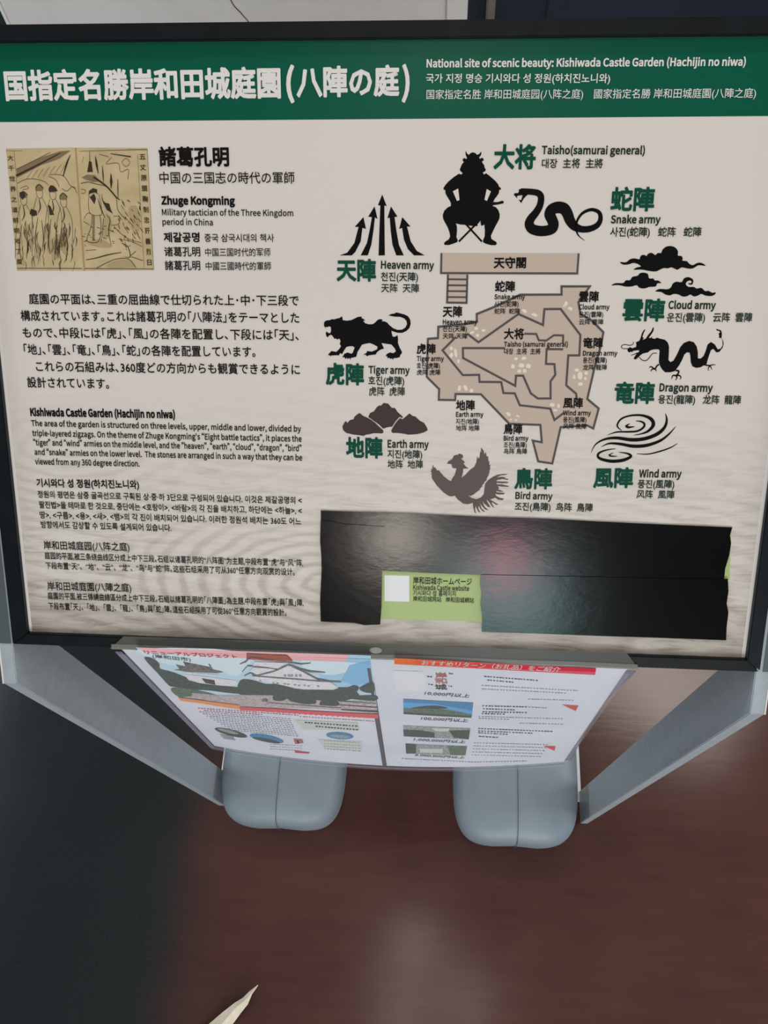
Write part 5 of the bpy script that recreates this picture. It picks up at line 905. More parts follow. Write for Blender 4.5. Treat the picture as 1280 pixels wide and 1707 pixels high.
    ('map_lettering', 'Snake army', 375.7, 275.27, 397.77, 275.49, 3.3, 0.8, 'ink'),
    ('map_lettering', '사진(蛇陣)', 375.92, 270.19, 393.49, 270.37, 4.24, 0.5, 'ink'),
    ('map_lettering', '蛇阵  蛇陣', 376.14, 265.09, 394.7, 265.29, 4.05, 0.3, 'ink'),
    ('map_lettering', '天陣', 338.54, 264.25, 352.79, 264.41, 7.7, 1.5, 'ink'),
    ('map_lettering', 'Heaven army', 338.74, 256.96, 364.04, 257.25, 3.36, 0.8, 'ink'),
    ('map_lettering', '천진(天陣)', 338.87, 251.99, 356.67, 252.21, 4.32, 0.5, 'ink'),
    ('map_lettering', '天阵 天陣', 339.02, 246.75, 357.12, 246.98, 4.12, 0.3, 'ink'),
    ('map_lettering', '虎陣', 319.96, 237.16, 334.12, 237.35, 7.45, 1.5, 'ink'),
    ('map_lettering', 'Tiger army', 320.1, 230.12, 340.35, 230.42, 3.44, 0.8, 'ink'),
    ('map_lettering', '호진(虎陣)', 320.2, 224.82, 337.55, 225.08, 4.43, 0.5, 'ink'),
    ('map_lettering', '虎阵 虎陣', 320.3, 219.94, 337.95, 220.21, 4.22, 0.3, 'ink'),
    ('map_lettering', '地陣', 350.33, 195.78, 364.54, 196.04, 7.68, 1.5, 'ink'),
    ('map_lettering', 'Earth army', 350.54, 188.98, 371.14, 189.38, 3.54, 0.8, 'ink'),
    ('map_lettering', '지진(地陣)', 350.71, 183.52, 368.06, 183.86, 4.56, 0.5, 'ink'),
    ('map_lettering', '地阵 地陣', 350.87, 178.49, 368.53, 178.84, 4.35, 0.3, 'ink'),
    ('map_lettering', '鳥陣', 386.82, 178.53, 400.84, 178.81, 7.76, 1.5, 'ink'),
    ('map_lettering', 'Bird army', 387.14, 171.57, 405.74, 171.96, 3.58, 0.8, 'ink'),
    ('map_lettering', '조진(鳥陣)', 387.37, 166.37, 404.75, 166.75, 4.61, 0.5, 'ink'),
    ('map_lettering', '鸟阵 鳥陣', 387.59, 161.48, 405.23, 161.87, 4.4, 0.3, 'ink'),
    ('map_lettering', '大将', 383.84, 248.88, 398.48, 249.06, 7.77, 1.5, 'ink'),
    ('map_lettering', 'Taisho (samurai general)', 384.18, 241.52, 430.74, 242.14, 3.38, 0.7, 'ink'),
    ('map_lettering', '대장  主将  主將', 384.41, 236.3, 411.17, 236.67, 4.36, 0.5, 'ink'),
    ('map_lettering', '雲陣', 436.46, 275.86, 450.56, 276.0, 7.57, 1.5, 'ink'),
    ('map_lettering', 'Cloud army', 436.94, 268.71, 458.78, 268.94, 3.3, 0.8, 'ink'),
    ('map_lettering', '운진(雲陣)', 437.3, 263.38, 454.74, 263.57, 4.25, 0.5, 'ink'),
    ('map_lettering', '云阵 雲陣', 437.66, 258.11, 455.13, 258.31, 4.05, 0.3, 'ink'),
    ('map_lettering', '竜陣', 441.49, 243.15, 455.99, 243.34, 7.55, 1.5, 'ink'),
    ('map_lettering', 'Dragon army', 442.0, 235.8, 466.93, 236.15, 3.39, 0.8, 'ink'),
    ('map_lettering', '용진(龍陣)', 442.35, 230.68, 459.74, 230.93, 4.36, 0.5, 'ink'),
    ('map_lettering', '龙阵 龍陣', 442.71, 225.53, 460.13, 225.79, 4.16, 0.3, 'ink'),
    ('map_lettering', '風陣', 429.93, 199.03, 444.56, 199.29, 7.84, 1.5, 'ink'),
    ('map_lettering', 'Wind army', 430.4, 191.63, 450.99, 192.02, 3.51, 0.8, 'ink'),
    ('map_lettering', '풍진(風陣)', 430.73, 186.44, 448.03, 186.78, 4.52, 0.5, 'ink'),
    ('map_lettering', '风阵 風陣', 431.04, 181.47, 448.38, 181.81, 4.31, 0.3, 'ink'),
    ('website_lettering', '岸和田城ホームページ', 320.62, 55.61, 367.34, 55.91, 6.31, 0.8, 'caption'),
    ('website_lettering', 'Kishiwada Castle website', 320.73, 49.79, 365.35, 50.29, 3.85, 0.7, 'caption'),
    ('website_lettering', '기시와다 성 홈페이지', 320.81, 45.06, 355.03, 45.47, 5.09, 0.5, 'caption'),
    ('website_lettering', '岸和田城网站   岸和田城網站', 320.91, 40.1, 369.53, 40.28, 4.59, 0.4, 'caption'),
    ('woodblock_picture', '五', 118.2, 370.18, 122.84, 370.18, 4.1, 1.2, 'sumi'),
    ('woodblock_picture', '丈', 118.31, 363.1, 122.83, 363.1, 4.12, 1.2, 'sumi'),
    ('woodblock_picture', '原', 118.42, 355.97, 122.83, 355.97, 4.15, 1.2, 'sumi'),
    ('woodblock_picture', '頭', 118.53, 348.8, 122.82, 348.81, 4.17, 1.2, 'sumi'),
    ('woodblock_picture', '鞠', 118.65, 341.59, 122.82, 341.6, 4.2, 1.2, 'sumi'),
    ('woodblock_picture', '制', 118.76, 334.34, 122.81, 334.35, 4.22, 1.2, 'sumi'),
    ('woodblock_picture', '忠', 118.88, 327.04, 122.81, 327.06, 4.25, 1.2, 'sumi'),
    ('woodblock_picture', '肝', 118.99, 319.7, 122.8, 319.72, 4.27, 1.2, 'sumi'),
    ('woodblock_picture', '義', 119.11, 312.31, 122.79, 312.33, 4.3, 1.2, 'sumi'),
    ('woodblock_picture', '烈', 119.22, 304.88, 122.79, 304.9, 4.33, 1.2, 'sumi'),
    ('woodblock_picture', '日', 119.34, 297.41, 122.78, 297.43, 4.35, 1.2, 'sumi'),
    ('woodblock_picture', '大', 20.36, 369.38, 24.9, 369.38, 3.67, 1.0, 'sumi'),
    ('woodblock_picture', '千', 20.28, 362.35, 24.81, 362.35, 3.69, 1.0, 'sumi'),
    ('woodblock_picture', '世', 20.21, 355.27, 24.71, 355.28, 3.71, 1.0, 'sumi'),
    ('woodblock_picture', '界', 20.14, 348.16, 24.61, 348.17, 3.73, 1.0, 'sumi'),
    ('woodblock_picture', '之', 20.06, 341.0, 24.51, 341.01, 3.76, 1.0, 'sumi'),
    ('woodblock_picture', '道', 19.99, 333.8, 24.41, 333.82, 3.78, 1.0, 'sumi'),
    ('woodblock_picture', '前', 19.92, 326.56, 24.31, 326.58, 3.8, 1.0, 'sumi'),
    ('woodblock_picture', '朔', 19.84, 319.27, 24.21, 319.29, 3.82, 1.0, 'sumi'),
    ('woodblock_picture', '地', 19.77, 311.94, 24.11, 311.97, 3.85, 1.0, 'sumi'),
    ('woodblock_picture', '丁', 19.69, 304.57, 24.01, 304.6, 3.87, 1.0, 'sumi'),
    ('woodblock_picture', '風', 19.61, 297.15, 23.91, 297.18, 3.89, 1.0, 'sumi'),
]
DEPTH = dict(ground=.2, lime=.10, paper=.16, tan=.12, mapline=.18, stone=.18, parch=.10, parchdark=.14, wash=.20, washlight=.16, sumi=.26)
inks = {}
g = Ink(); g.fill('banner_green', [[(-0.4, 393.4), (W_+0.4, 395.8), (W_+0.4, H_+0.4), (-0.4, H_+0.4)]], 0.10)
g.build('heading_band', panel)
for xa_, xb_ in ((-0.3, 2.0), (W_-2.4, W_+0.3)):
    g = Ink(); g.fill('white', [[(xa_, -.3), (xb_, -.3), (xb_, 393), (xa_, 393)]], 0.06); g.build('print_margin', panel)
for part_, col, kind, sm, data in ART:
    k = inks.setdefault(part_, Ink())
    z = DEPTH.get(col, .14)
    if kind == 'fill':
        loops = [pts(t) for t in data.split('|')]
        if sm: loops = [spline(lp, True, 3) for lp in loops]
        k.fill(col, loops, z)
    else:
        a, b = data.split('#'); P_ = pts(a); W = [float(x) for x in b.split()]
        closed = kind == 'loop'
        if sm: P_ = spline(P_, closed, 5)
        vs, fs = ribbon(P_, W, closed); k.add(col, vs, fs, z + (.02 if kind != 'fill' else 0))
for i, (blk, text, x0, y0, x1, y1, h, bold, col) in enumerate(LINES):      # one mesh per printed line
    key = blk if blk == 'woodblock_picture' else '%s#%d' % (blk, i)
    letter(inks.setdefault(key, Ink()), text, x0, y0, x1, y1, h, bold + (.9 if blk == 'map_lettering' else .8 if blk.endswith('caption') and col == 'caption' else .3), col, .38)
for n_, k in inks.items():
    o = k.build(n_.split('#')[0], panel)
inks.clear()

# ------------------------------------------------------------------ black tape over the lower print
TAPE = [
    ('A', '247.1,111.3 277.9,111.1 324.9,110.9 371.6,109.8 417.9,109.6 491.1,107.8 563.4,106.6 562.3,100.3 563.9,94.1 563.6,84.5 561.7,73.2 561.9,63.4 513.4,62.8 467.1,63.2 420.5,62.2 374.4,62.2 325.9,62.6 298.2,63.2 258.7,63.9 247.1,64.6'),
    ('B', '247,103.9 255.1,103.2 266,101 282.7,100.5 297.3,99.9 297,88.6 295.8,58.6 295.6,33 294.7,17.5 282,16.5 273.2,18.2 258.5,18.2 246.2,18.3 245.9,36.4 247.6,67.1 246.4,87.1'),
    ('C', '374.4,62.7 397,62.9 467.1,63.7 522.5,64.1 564.4,65.4 566,55.1 565.7,45.2 567.9,37.7 567.9,25.1 568.7,14.4 517.8,14.5 470.7,14.3 423.2,14.5 376.7,14.3 376.8,25.7 374.9,36.9 375.5,46.1 373.8,53.6'),
]
tl = {'A': ('long glossy black tape strip, uppermost of the strips across the lower print', .0),
      'B': ('short black tape piece standing left of the green website label', .75),
      'C': ('black tape strip below the long one, right of the green website label', .75)}
for n_, t_ in TAPE:
    P_ = pts(t_); lab, z0 = tl[n_]; z1 = z0+.7
    cx = sum(p[0] for p in P_)/len(P_); cy = sum(p[1] for p in P_)/len(P_)
    bm = bmesh.new()
    a = [bm.verts.new(((x-cx)/1000, (y-cy)/1000, .0004)) for x, y in P_]
    b = [bm.verts.new(((x-cx)/1000, (y-cy)/1000, .0004+.0006)) for x, y in P_]
    n = len(a)
    for i in range(n): bm.faces.new((a[i], b[i], b[(i+1) % n], a[(i+1) % n]))
    tris = tessellate_polygon([[Vector((x-cx, y-cy, 0)) for x, y in P_]])
    for t in tris:
        bm.faces.new([b[q] for q in t]); bm.faces.new([a[q] for q in t])
    o = finish(bm, 'tape_strip', 'black_tape')
    o.matrix_world = BM @ Matrix.Translation((cx/1000, cy/1000, z0/1000))
    tag(o, lab, 'tape', 'black tape strips on the printed board')

# ------------------------------------------------------------------ castle leaflet in a clear sleeve
LEAF = thing('hanging_leaflet', 'two-page castle renewal leaflet in a clear sleeve hanging below the board', 'leaflet', (-0.051, 0.1925, 0.84))
SA = Vector((-0.2613, 0.1912, 0.838)); SD = Vector((0, -0.036848, -0.999321)); SN = Vector((0, -0.999321, 0.036848))
LO = Vector(LEAF.location)
def sheet(x, y, z):
    """x, y, z in metres on the sheet (y runs down); the sheet bows forward towards its lower edge"""
    f = min(max(x/0.42, 0), 1); b = 0.0145*max(y, 0)/0.34*4*f*(1-f)
    return tuple(SA + Vector((x, 0, 0)) + SD*y + SN*(b+z) - LO)
def sheetgrid(name, x0, x1, y0, y1, z, mt, thick=0.0003, nx=40, ny=20, edge=None):
    vs, fs = [], []
    for j in range(ny+1):
        for i in range(nx+1):
            x = x0+(x1-x0)*i/nx; y = y0+(y1-y0)*j/ny
            for dz in (0, -thick):
                vs.append(sheet(x, y, z+dz + (edge(x, y) if edge else 0)))
    q = lambda i, j, k: 2*(j*(nx+1)+i)+k
    for j in range(ny):
        for i in range(nx):
            fs.append((q(i, j, 0), q(i, j+1, 0), q(i+1, j+1, 0), q(i+1, j, 0)))
            fs.append((q(i, j, 1), q(i+1, j, 1), q(i+1, j+1, 1), q(i, j+1, 1)))
    for i in range(nx):
        fs.append((q(i, 0, 0), q(i+1, 0, 0), q(i+1, 0, 1), q(i, 0, 1))); fs.append((q(i, ny, 0), q(i, ny, 1), q(i+1, ny, 1), q(i+1, ny, 0)))
    for j in range(ny):
        fs.append((q(0, j, 0), q(0, j, 1), q(0, j+1, 1), q(0, j+1, 0))); fs.append((q(nx, j, 0), q(nx, j+1, 0), q(nx, j+1, 1), q(nx, j, 1)))
    return mesh(name, vs, fs, mt, LEAF, smooth=False)
m = mottle(mat('leaflet_paper', 'dde2ea', 0.5), 'd2dbe6', 'e6e6ee', 9)
sheetgrid('page', 0.003, 0.2055, -0.0105, 0.338, 0.0, 'leaflet_paper')
sheetgrid('page', 0.2105, 0.417, -0.0105, 0.338, 0.0, 'leaflet_paper')
mat('spine_dark', '42434f', 0.5)
sheetgrid('spine_strip', 0.2063, 0.2092, 0.012, 0.336, 0.0004, 'spine_dark', nx=2)['label'] = 'dark spine strip between the pages'
o = sheetgrid('clear_sleeve', 0.0, 0.418, -0.0105, 0.3405, 0.0042, 'clear_sleeve', thick=0.0002)
o = sheetgrid('sleeve_border', -0.002, 0.0035, -0.0105, 0.3405, 0.0025, 'sleeve_edge', thick=0.0004, nx=2)
o = sheetgrid('sleeve_border', 0.4165, 0.4245, -0.006, 0.330, 0.0005, 'sleeve_edge', thick=0.0004, nx=4, edge=lambda x, y: -max(0, x-0.4165)*1.3*math.sin(math.pi*min(1, max(0, y)/0.335)))
o = sheetgrid('sleeve_border', 0.0, 0.418, 0.3375, 0.3405, 0.0025, 'sleeve_edge', thick=0.0004, nx=20, ny=1)
LART = [
    ('castle_photo', 'sky', 0, 0, '17.4,-17.9 211,-19.3 209.4,131.8 16,124.8'),
    ('castle_photo', 'skymid', 0, 0, '154.2,-10.6 210.3,-19.2 209,82 185.3,67.2 165.8,47.9 161,22.9'),
    ('castle_photo', 'skypale', 0, 1, '152.8,-0.5 188.9,-0.8 202.8,5.3 176.9,31.7 155.4,23.5'),
    ('castle_photo', 'skydeep2', 0, 0, '191.9,6.5 210,-7.2 209.2,47.1 193.7,57.4 181.3,46'),
    ('castle_photo', 'skypale', 0, 1, '20.5,-16.1 108.7,-16.3 89.3,46 68.6,26.3 36.6,25 21.9,10.1'),
    ('castle_photo', 'pinkband', 0, 0, '18.4,-18 193.9,-19.5 188.9,-0.8 105.7,-0.6 21.2,-6.4'),
    ('castle_photo', 'tree', 0, 1, '16.2,8.8 23.8,7.9 25.6,22.4 22.6,36.5 31.6,44.4 38.2,54.3 44.3,62.8 58.5,73.1 83.7,78.2 107.3,80.4 104.5,97.3 74.3,98.3 53.7,94.2 36.4,94.7 19.2,90 16.2,85.5 16,48.7'),
    ('castle_photo', 'grass', 0, 1, '15.4,96.3 32.7,92.1 57.3,107.4 30.6,117.8 15.6,123.9'),
    ('castle_photo', 'gravel', 0, 0, '33.5,106 57.3,107.4 104.6,96.7 98.4,133.5 61.6,133.5 35.3,125.7 16.3,125.6 30.6,117.8'),
    ('castle_photo', 'roof', 0, 0, '40.1,21.8 48.3,26.6 70.1,30.9 79.4,36.1 72.9,40.9 45.6,41.2 34.4,37.7 40.2,34.7'),
    ('castle_photo', 'wallw', 0, 0, '41.4,41.8 55.1,43.6 72.9,45.4 71.4,47.8 44.1,47|40.8,48.2 85.5,58.2 85.9,66.5 81.1,75.4 68.3,76.1 49.3,72.3 40.6,65.1'),
    ('castle_photo', 'darkw', 0, 0, '54.4,57.1 65.5,60.6 63.4,74.8 54.8,71.2'),
    ('castle_photo', 'roof', 0, 0, '48.7,13.5 50.2,13.3 47.8,24.6 69.4,25.2 69.9,16.5 71.3,16.9 70.8,32.3 47.5,29.7'),
    ('castle_photo', 'tree', 0, 1, '89.3,58.2 101.1,54.8 111.8,63.9 124.3,62.6 136.2,72.6 150.5,73.5 175.6,68.5 177.1,63.7 186.3,62.5 191.8,55.8 196.4,61.2 193.6,73.8 195,83 188,93.6 172.6,102.4 123.4,103.9 112.9,95.8 81.1,100.3|196.2,64.3 204.1,49.9 209.8,45.4 209.5,71.8 201.7,74.3|188.5,87.1 209.5,81.2 209.6,95.6 187.9,95.2'),
    ('castle_photo', 'gravel', 0, 0, '81.1,100.3 112.9,95.8 123.4,103.9 172.6,102.4 209.5,97.2 209.5,134.7 152.6,129.6 73.6,138.9'),
    ('castle_photo', 'tree', 0, 1, '114,95.6 123.2,90.6 126.1,100.1 120.3,110.6 111.7,110.2|126.2,106.8 136.4,86.8 149.2,84.8 153.1,105.4 150,114.4 138.9,116.4|154.7,115.3 161.8,94.2 169.8,97.8 174.7,108.7 171.2,117.7 160.4,117.8'),
    ('castle_photo', 'grass', 0, 1, '101.2,108.2 106.4,106.5 104.8,116.1 99.9,116.1'),
    ('castle_photo', 'tree', 0, 0, '103.6,119.9 142.6,122.1 175,123.6 175.2,121 142.9,119.6 104,117.6'),
    ('castle_photo', 'darkw', 0, 0, '173.6,114.2 209.8,117.2 210,113.9 173.9,111.6|174.5,129.5 209.3,131.6 209.7,125.2 174.8,125.7'),
    ('castle_photo', 'tree', 0, 0, '173.6,102.6 209.1,104.9 209.3,102.8 173.8,100.5'),
    ('castle_photo', 'wallw', 0, 0, '98.5,41.7 105.1,43.7 103.5,52.9 115,57.3 136.7,69.4 144.4,72.9 173.5,69.7 177.2,62.2 171.4,49.5 153.8,45.9 122.1,44.3|108.8,40.2 139.6,12.5 143.3,13.4 161.9,44.9 131.8,45.9|108.3,20.2 128.5,22 108,38.9 103.8,29.3|111.8,6.1 137.6,6 129.7,20.5 107.9,17.5'),
    ('castle_photo', 'roofred', 0, 0, '109,-14.7 142.5,-14.2 145.1,-0.2 139.6,5.7 109.9,1 106,1.4'),
    ('castle_photo', 'roof', 0, 0, '98,14 104.1,8.2 111,-4.6 126,0.6 131.8,0 141.4,5.8 150.6,8.6 159.6,4.8 159.8,3.4 151,5.7 142,2.6 132.4,-3.1 126.6,-2.5 111.5,-8.1 103.9,5.7 98.1,12.3|96.2,33.8 104,17.9 116.2,19.5 128.2,23.5 128.8,20.5 116.9,16.3 104.3,15.2 96,32.6|96.1,44.5 102.5,36.5 108.5,41.8 124.6,29.7 140.2,11.4 150,26.5 159.8,43.9 171.2,49.9 181.3,49.2 181.6,46.1 171.8,46.2 160.6,40.5 150.9,23.3 140.7,7.9 124.7,26.5 109,38.7 102.9,34 96.2,42.5|103.2,43.3 121.8,45.8 141.6,47.2 161.3,49.7 181.3,49.5 181.6,47 161.8,45.9 142.3,43.1 122.6,41.6 103.9,39.8|142.4,11.8 148.7,21.4 156,26.5 169.7,26.3 169.9,24.5 156.7,22 149.7,17.7 143,9.7|109.8,-14.8 105.6,4 106.3,4.1 110.2,-14.7|109.9,-14.1 125.2,-11 141.4,-13.4 143.9,0.5 144.4,-0.6 141.7,-14.9 125.4,-12.4 110.1,-15.4'),
    ('castle_photo', 'stonegrey', 0, 0, '107.7,51.7 109.9,51.7 109.3,56 107.1,56|118.8,56.1 121,56.1 120.5,60.4 118.3,60.4|122.6,56.4 124.8,56.4 124.3,60.8 122.1,60.8|129,57.6 131.3,57.6 130.7,61.9 128.6,62|132,58.1 134.2,58.1 133.7,62.4 131.6,62.4|138,58.5 140.3,58.4 139.8,62.8 137.7,62.8|141.4,59.8 143.6,59.8 143.2,64.1 141,64.1|146.6,59.1 148.8,59.1 148.4,63.4 146.2,63.4|150,59.8 152.3,59.8 151.8,64.1 149.7,64.1|158.7,59.5 160.9,59.5 160.5,63.8 158.4,63.8|132.4,33.6 134.8,33.9 134,40.3 131.7,40.1|135.9,33.2 138.3,33.5 137.6,39.9 135.2,39.6|138.5,32.9 140.8,33.1 140.1,39.5 137.8,39.3|142.5,32.4 144.8,32.6 144.1,39 141.8,38.7|145.9,31.9 148.3,32.2 147.7,38.6 145.3,38.3'),
    ('text_band', 'redband', 0, 0, '73.6,138.9 100.9,136.6 151.8,136.8 209.8,136.4 209.1,149.9 150.4,149.8 94.2,149.3 71.2,150.9'),
    ('text_band', 'orange', 0, 0, '15,124.1 28.6,125.8 74.5,133.8 71.8,147.7 48.3,142.9 32.4,138 15.4,135.6'),
    ('band_print', 'paper', 0, 0, '89.3,151.6 92.3,151.5 92.9,148.5 89.8,148.7|94.8,151.3 97.8,151.2 98.4,148.2 95.3,148.4|100.3,151.1 103.3,150.9 103.8,148 100.8,148.1|105.7,150.8 108.8,150.7 109.3,147.8 106.2,147.9|111.2,150.6 114.2,150.5 114.7,147.6 111.7,147.7|116.6,150.5 119.6,150.4 120.1,147.5 117.1,147.6|122,150.3 125.1,150.3 125.5,147.4 122.5,147.5|127.5,150.2 130.5,150.2 130.9,147.3 127.9,147.4|132.9,150.1 135.9,150.1 136.3,147.3 133.3,147.3|138.3,150.1 141.2,150.1 141.6,147.3 138.7,147.3|143.6,150.1 146.6,150.1 147,147.3 144,147.3|149,150.1 152,150.1 152.3,147.3 149.4,147.3|154.4,150.1 157.4,150.1 157.7,147.4 154.7,147.3|159.7,150.2 162.7,150.2 163,147.4 160.1,147.4|165.1,150.3 168.1,150.3 168.4,147.6 165.4,147.5|170.4,150.4 173.4,150.5 173.7,147.7 170.7,147.6|175.8,150.6 178.7,150.6 179,147.9 176,147.8|181.1,150.7 184.1,150.8 184.3,148.1 181.4,148|186.4,150.9 189.4,151 189.6,148.3 186.7,148.2|191.7,151.2 194.7,151.3 194.9,148.5 192,148.4|197.1,151.4 200,151.6 200.2,148.8 197.3,148.7|202.4,151.7 205.3,151.9 205.5,149.1 202.6,148.9'),
    ('small_print', 'crimson', 1, 0, '25.8,161.6 27.9,161.4 28.5,159.2 26.4,159.5|29,161.3 31.4,161 32,158.9 29.6,159.1|32.2,160.9 33.9,160.7 34.4,158.6 32.8,158.8|35.4,160.6 37.6,160.4 38.1,158.3 35.9,158.5|38.6,160.3 41,160.1 41.5,158 39.1,158.2|41.7,160 43.6,159.8 44.1,157.8 42.2,157.9|44.9,159.7 47.1,159.5 47.6,157.5 45.4,157.7|48,159.5 49.9,159.3 50.3,157.3 48.5,157.4|51.1,159.2 53.4,159 53.9,157 51.6,157.2|54.3,159 55.7,158.9 56.2,156.8 54.8,156.9|57.4,158.8 59.7,158.6 60.2,156.6 57.9,156.7|60.5,158.6 62.1,158.4 62.6,156.4 61,156.5|63.6,158.4 65.1,158.3 65.6,156.3 64.1,156.4|66.7,158.2 68.5,158.1 68.9,156.1 67.2,156.2|69.8,158 72.1,157.9 72.5,155.9 70.3,156|72.9,157.8 74.8,157.8 75.2,155.8 73.3,155.9|76,157.7 77.8,157.6 78.2,155.7 76.4,155.7|79.1,157.6 80.6,157.5 81,155.5 79.5,155.6|82.2,157.4 84.8,157.3 85.2,155.4 82.6,155.5|85.2,157.3 87,157.3 87.4,155.3 85.6,155.4|88.3,157.2 90.1,157.2 90.5,155.2 88.7,155.3|91.4,157.1 93.6,157.1 94,155.1 91.7,155.2|94.4,157 96.4,157 96.7,155.1 94.8,155.1|97.5,157 99.6,156.9 100,155 97.8,155.1|100.5,156.9 102.7,156.9 103,155 100.9,155|103.6,156.9 106,156.8 106.3,154.9 103.9,155|106.6,156.8 108.4,156.8 108.8,154.9 106.9,154.9|109.6,156.8 111.6,156.8 111.9,154.9 110,154.9|112.7,156.8 115,156.8 115.3,154.9 113,154.9|115.7,156.8 117.7,156.8 118.1,154.9 116,154.9|118.7,156.8 120.8,156.8 121.1,154.9 119,154.9|121.8,156.8 123.5,156.8 123.8,154.9 122.1,154.9|124.8,156.8 126.9,156.8 127.2,155 125.1,154.9|127.8,156.8 129.4,156.9 129.7,155 128.1,155|30.4,168.7 33,168.4 33.6,166.3 30.9,166.6|33.6,168.4 35.3,168.2 35.8,166 34.1,166.2|36.8,168 38.9,167.8 39.4,165.6 37.3,165.9|40,167.7 42.1,167.4 42.7,165.3 40.5,165.5|43.2,167.3 45.6,167.1 46.1,165 43.7,165.2|46.4,167 48.4,166.8 48.9,164.7 46.9,164.9|49.5,166.7 51.3,166.6 51.8,164.5 50,164.6|52.7,166.4 55.2,166.2 55.7,164.2 53.2,164.4|55.9,166.2 58.1,166 58.5,163.9 56.3,164.1|59,165.9 61.1,165.8 61.6,163.7 59.5,163.9|62.1,165.7 64.3,165.5 64.8,163.5 62.6,163.6|65.3,165.5 67.2,165.3 67.6,163.3 65.7,163.4|68.4,165.3 71,165.1 71.4,163.1 68.8,163.2|71.5,165.1 73.2,165 73.7,162.9 72,163|74.7,164.9 76.6,164.8 77,162.8 75.1,162.9|77.8,164.7 79.9,164.6 80.3,162.6 78.2,162.7|80.9,164.5 83.1,164.4 83.5,162.4 81.3,162.5|84,164.4 86.4,164.3 86.7,162.3 84.4,162.4|87.1,164.3 88.8,164.2 89.2,162.2 87.5,162.3|90.2,164.1 91.6,164.1 92,162.1 90.5,162.2|130.3,161 131.7,161 131.9,159.1 130.5,159.1|133.3,161 135.7,161 136,159.1 133.6,159.1|136.3,161 137.8,161 138.1,159.1 136.6,159.1|139.4,161 140.9,161 141.2,159.1 139.6,159.1|142.4,161 144.1,161 144.4,159.1 142.6,159.1|145.4,161 147.3,161 147.5,159.1 145.6,159.1|148.4,161 150.1,161 150.4,159.2 148.7,159.1|151.4,161 153.2,161 153.4,159.2 151.7,159.2|154.4,161.1 156.3,161.1 156.5,159.2 154.7,159.2|157.5,161.1 159.4,161.1 159.7,159.3 157.7,159.3|160.5,161.2 162,161.2 162.2,159.4 160.7,159.3|163.5,161.2 166,161.3 166.2,159.5 163.7,159.4|166.5,161.3 168.8,161.4 169,159.5 166.7,159.5|169.5,161.4 171.3,161.5 171.5,159.6 169.7,159.6|172.5,161.5 174.9,161.6 175.1,159.8 172.7,159.7|175.5,161.6 177.5,161.7 177.6,159.8 175.6,159.8|178.5,161.7 180.4,161.8 180.6,160 178.6,159.9|181.5,161.8 183.9,161.9 184.1,160.1 181.6,160|184.4,162 186.9,162.1 187.1,160.3 184.6,160.1|187.4,162.1 189.7,162.2 189.9,160.4 187.6,160.3|190.4,162.3 192.4,162.4 192.6,160.6 190.6,160.4|193.4,162.4 194.9,162.5 195,160.7 193.6,160.6|196.4,162.6 198.6,162.7 198.7,160.9 196.5,160.8|199.4,162.8 201.1,162.9 201.2,161.1 199.5,161|202.4,163 204.4,163.1 204.5,161.3 202.5,161.2'),
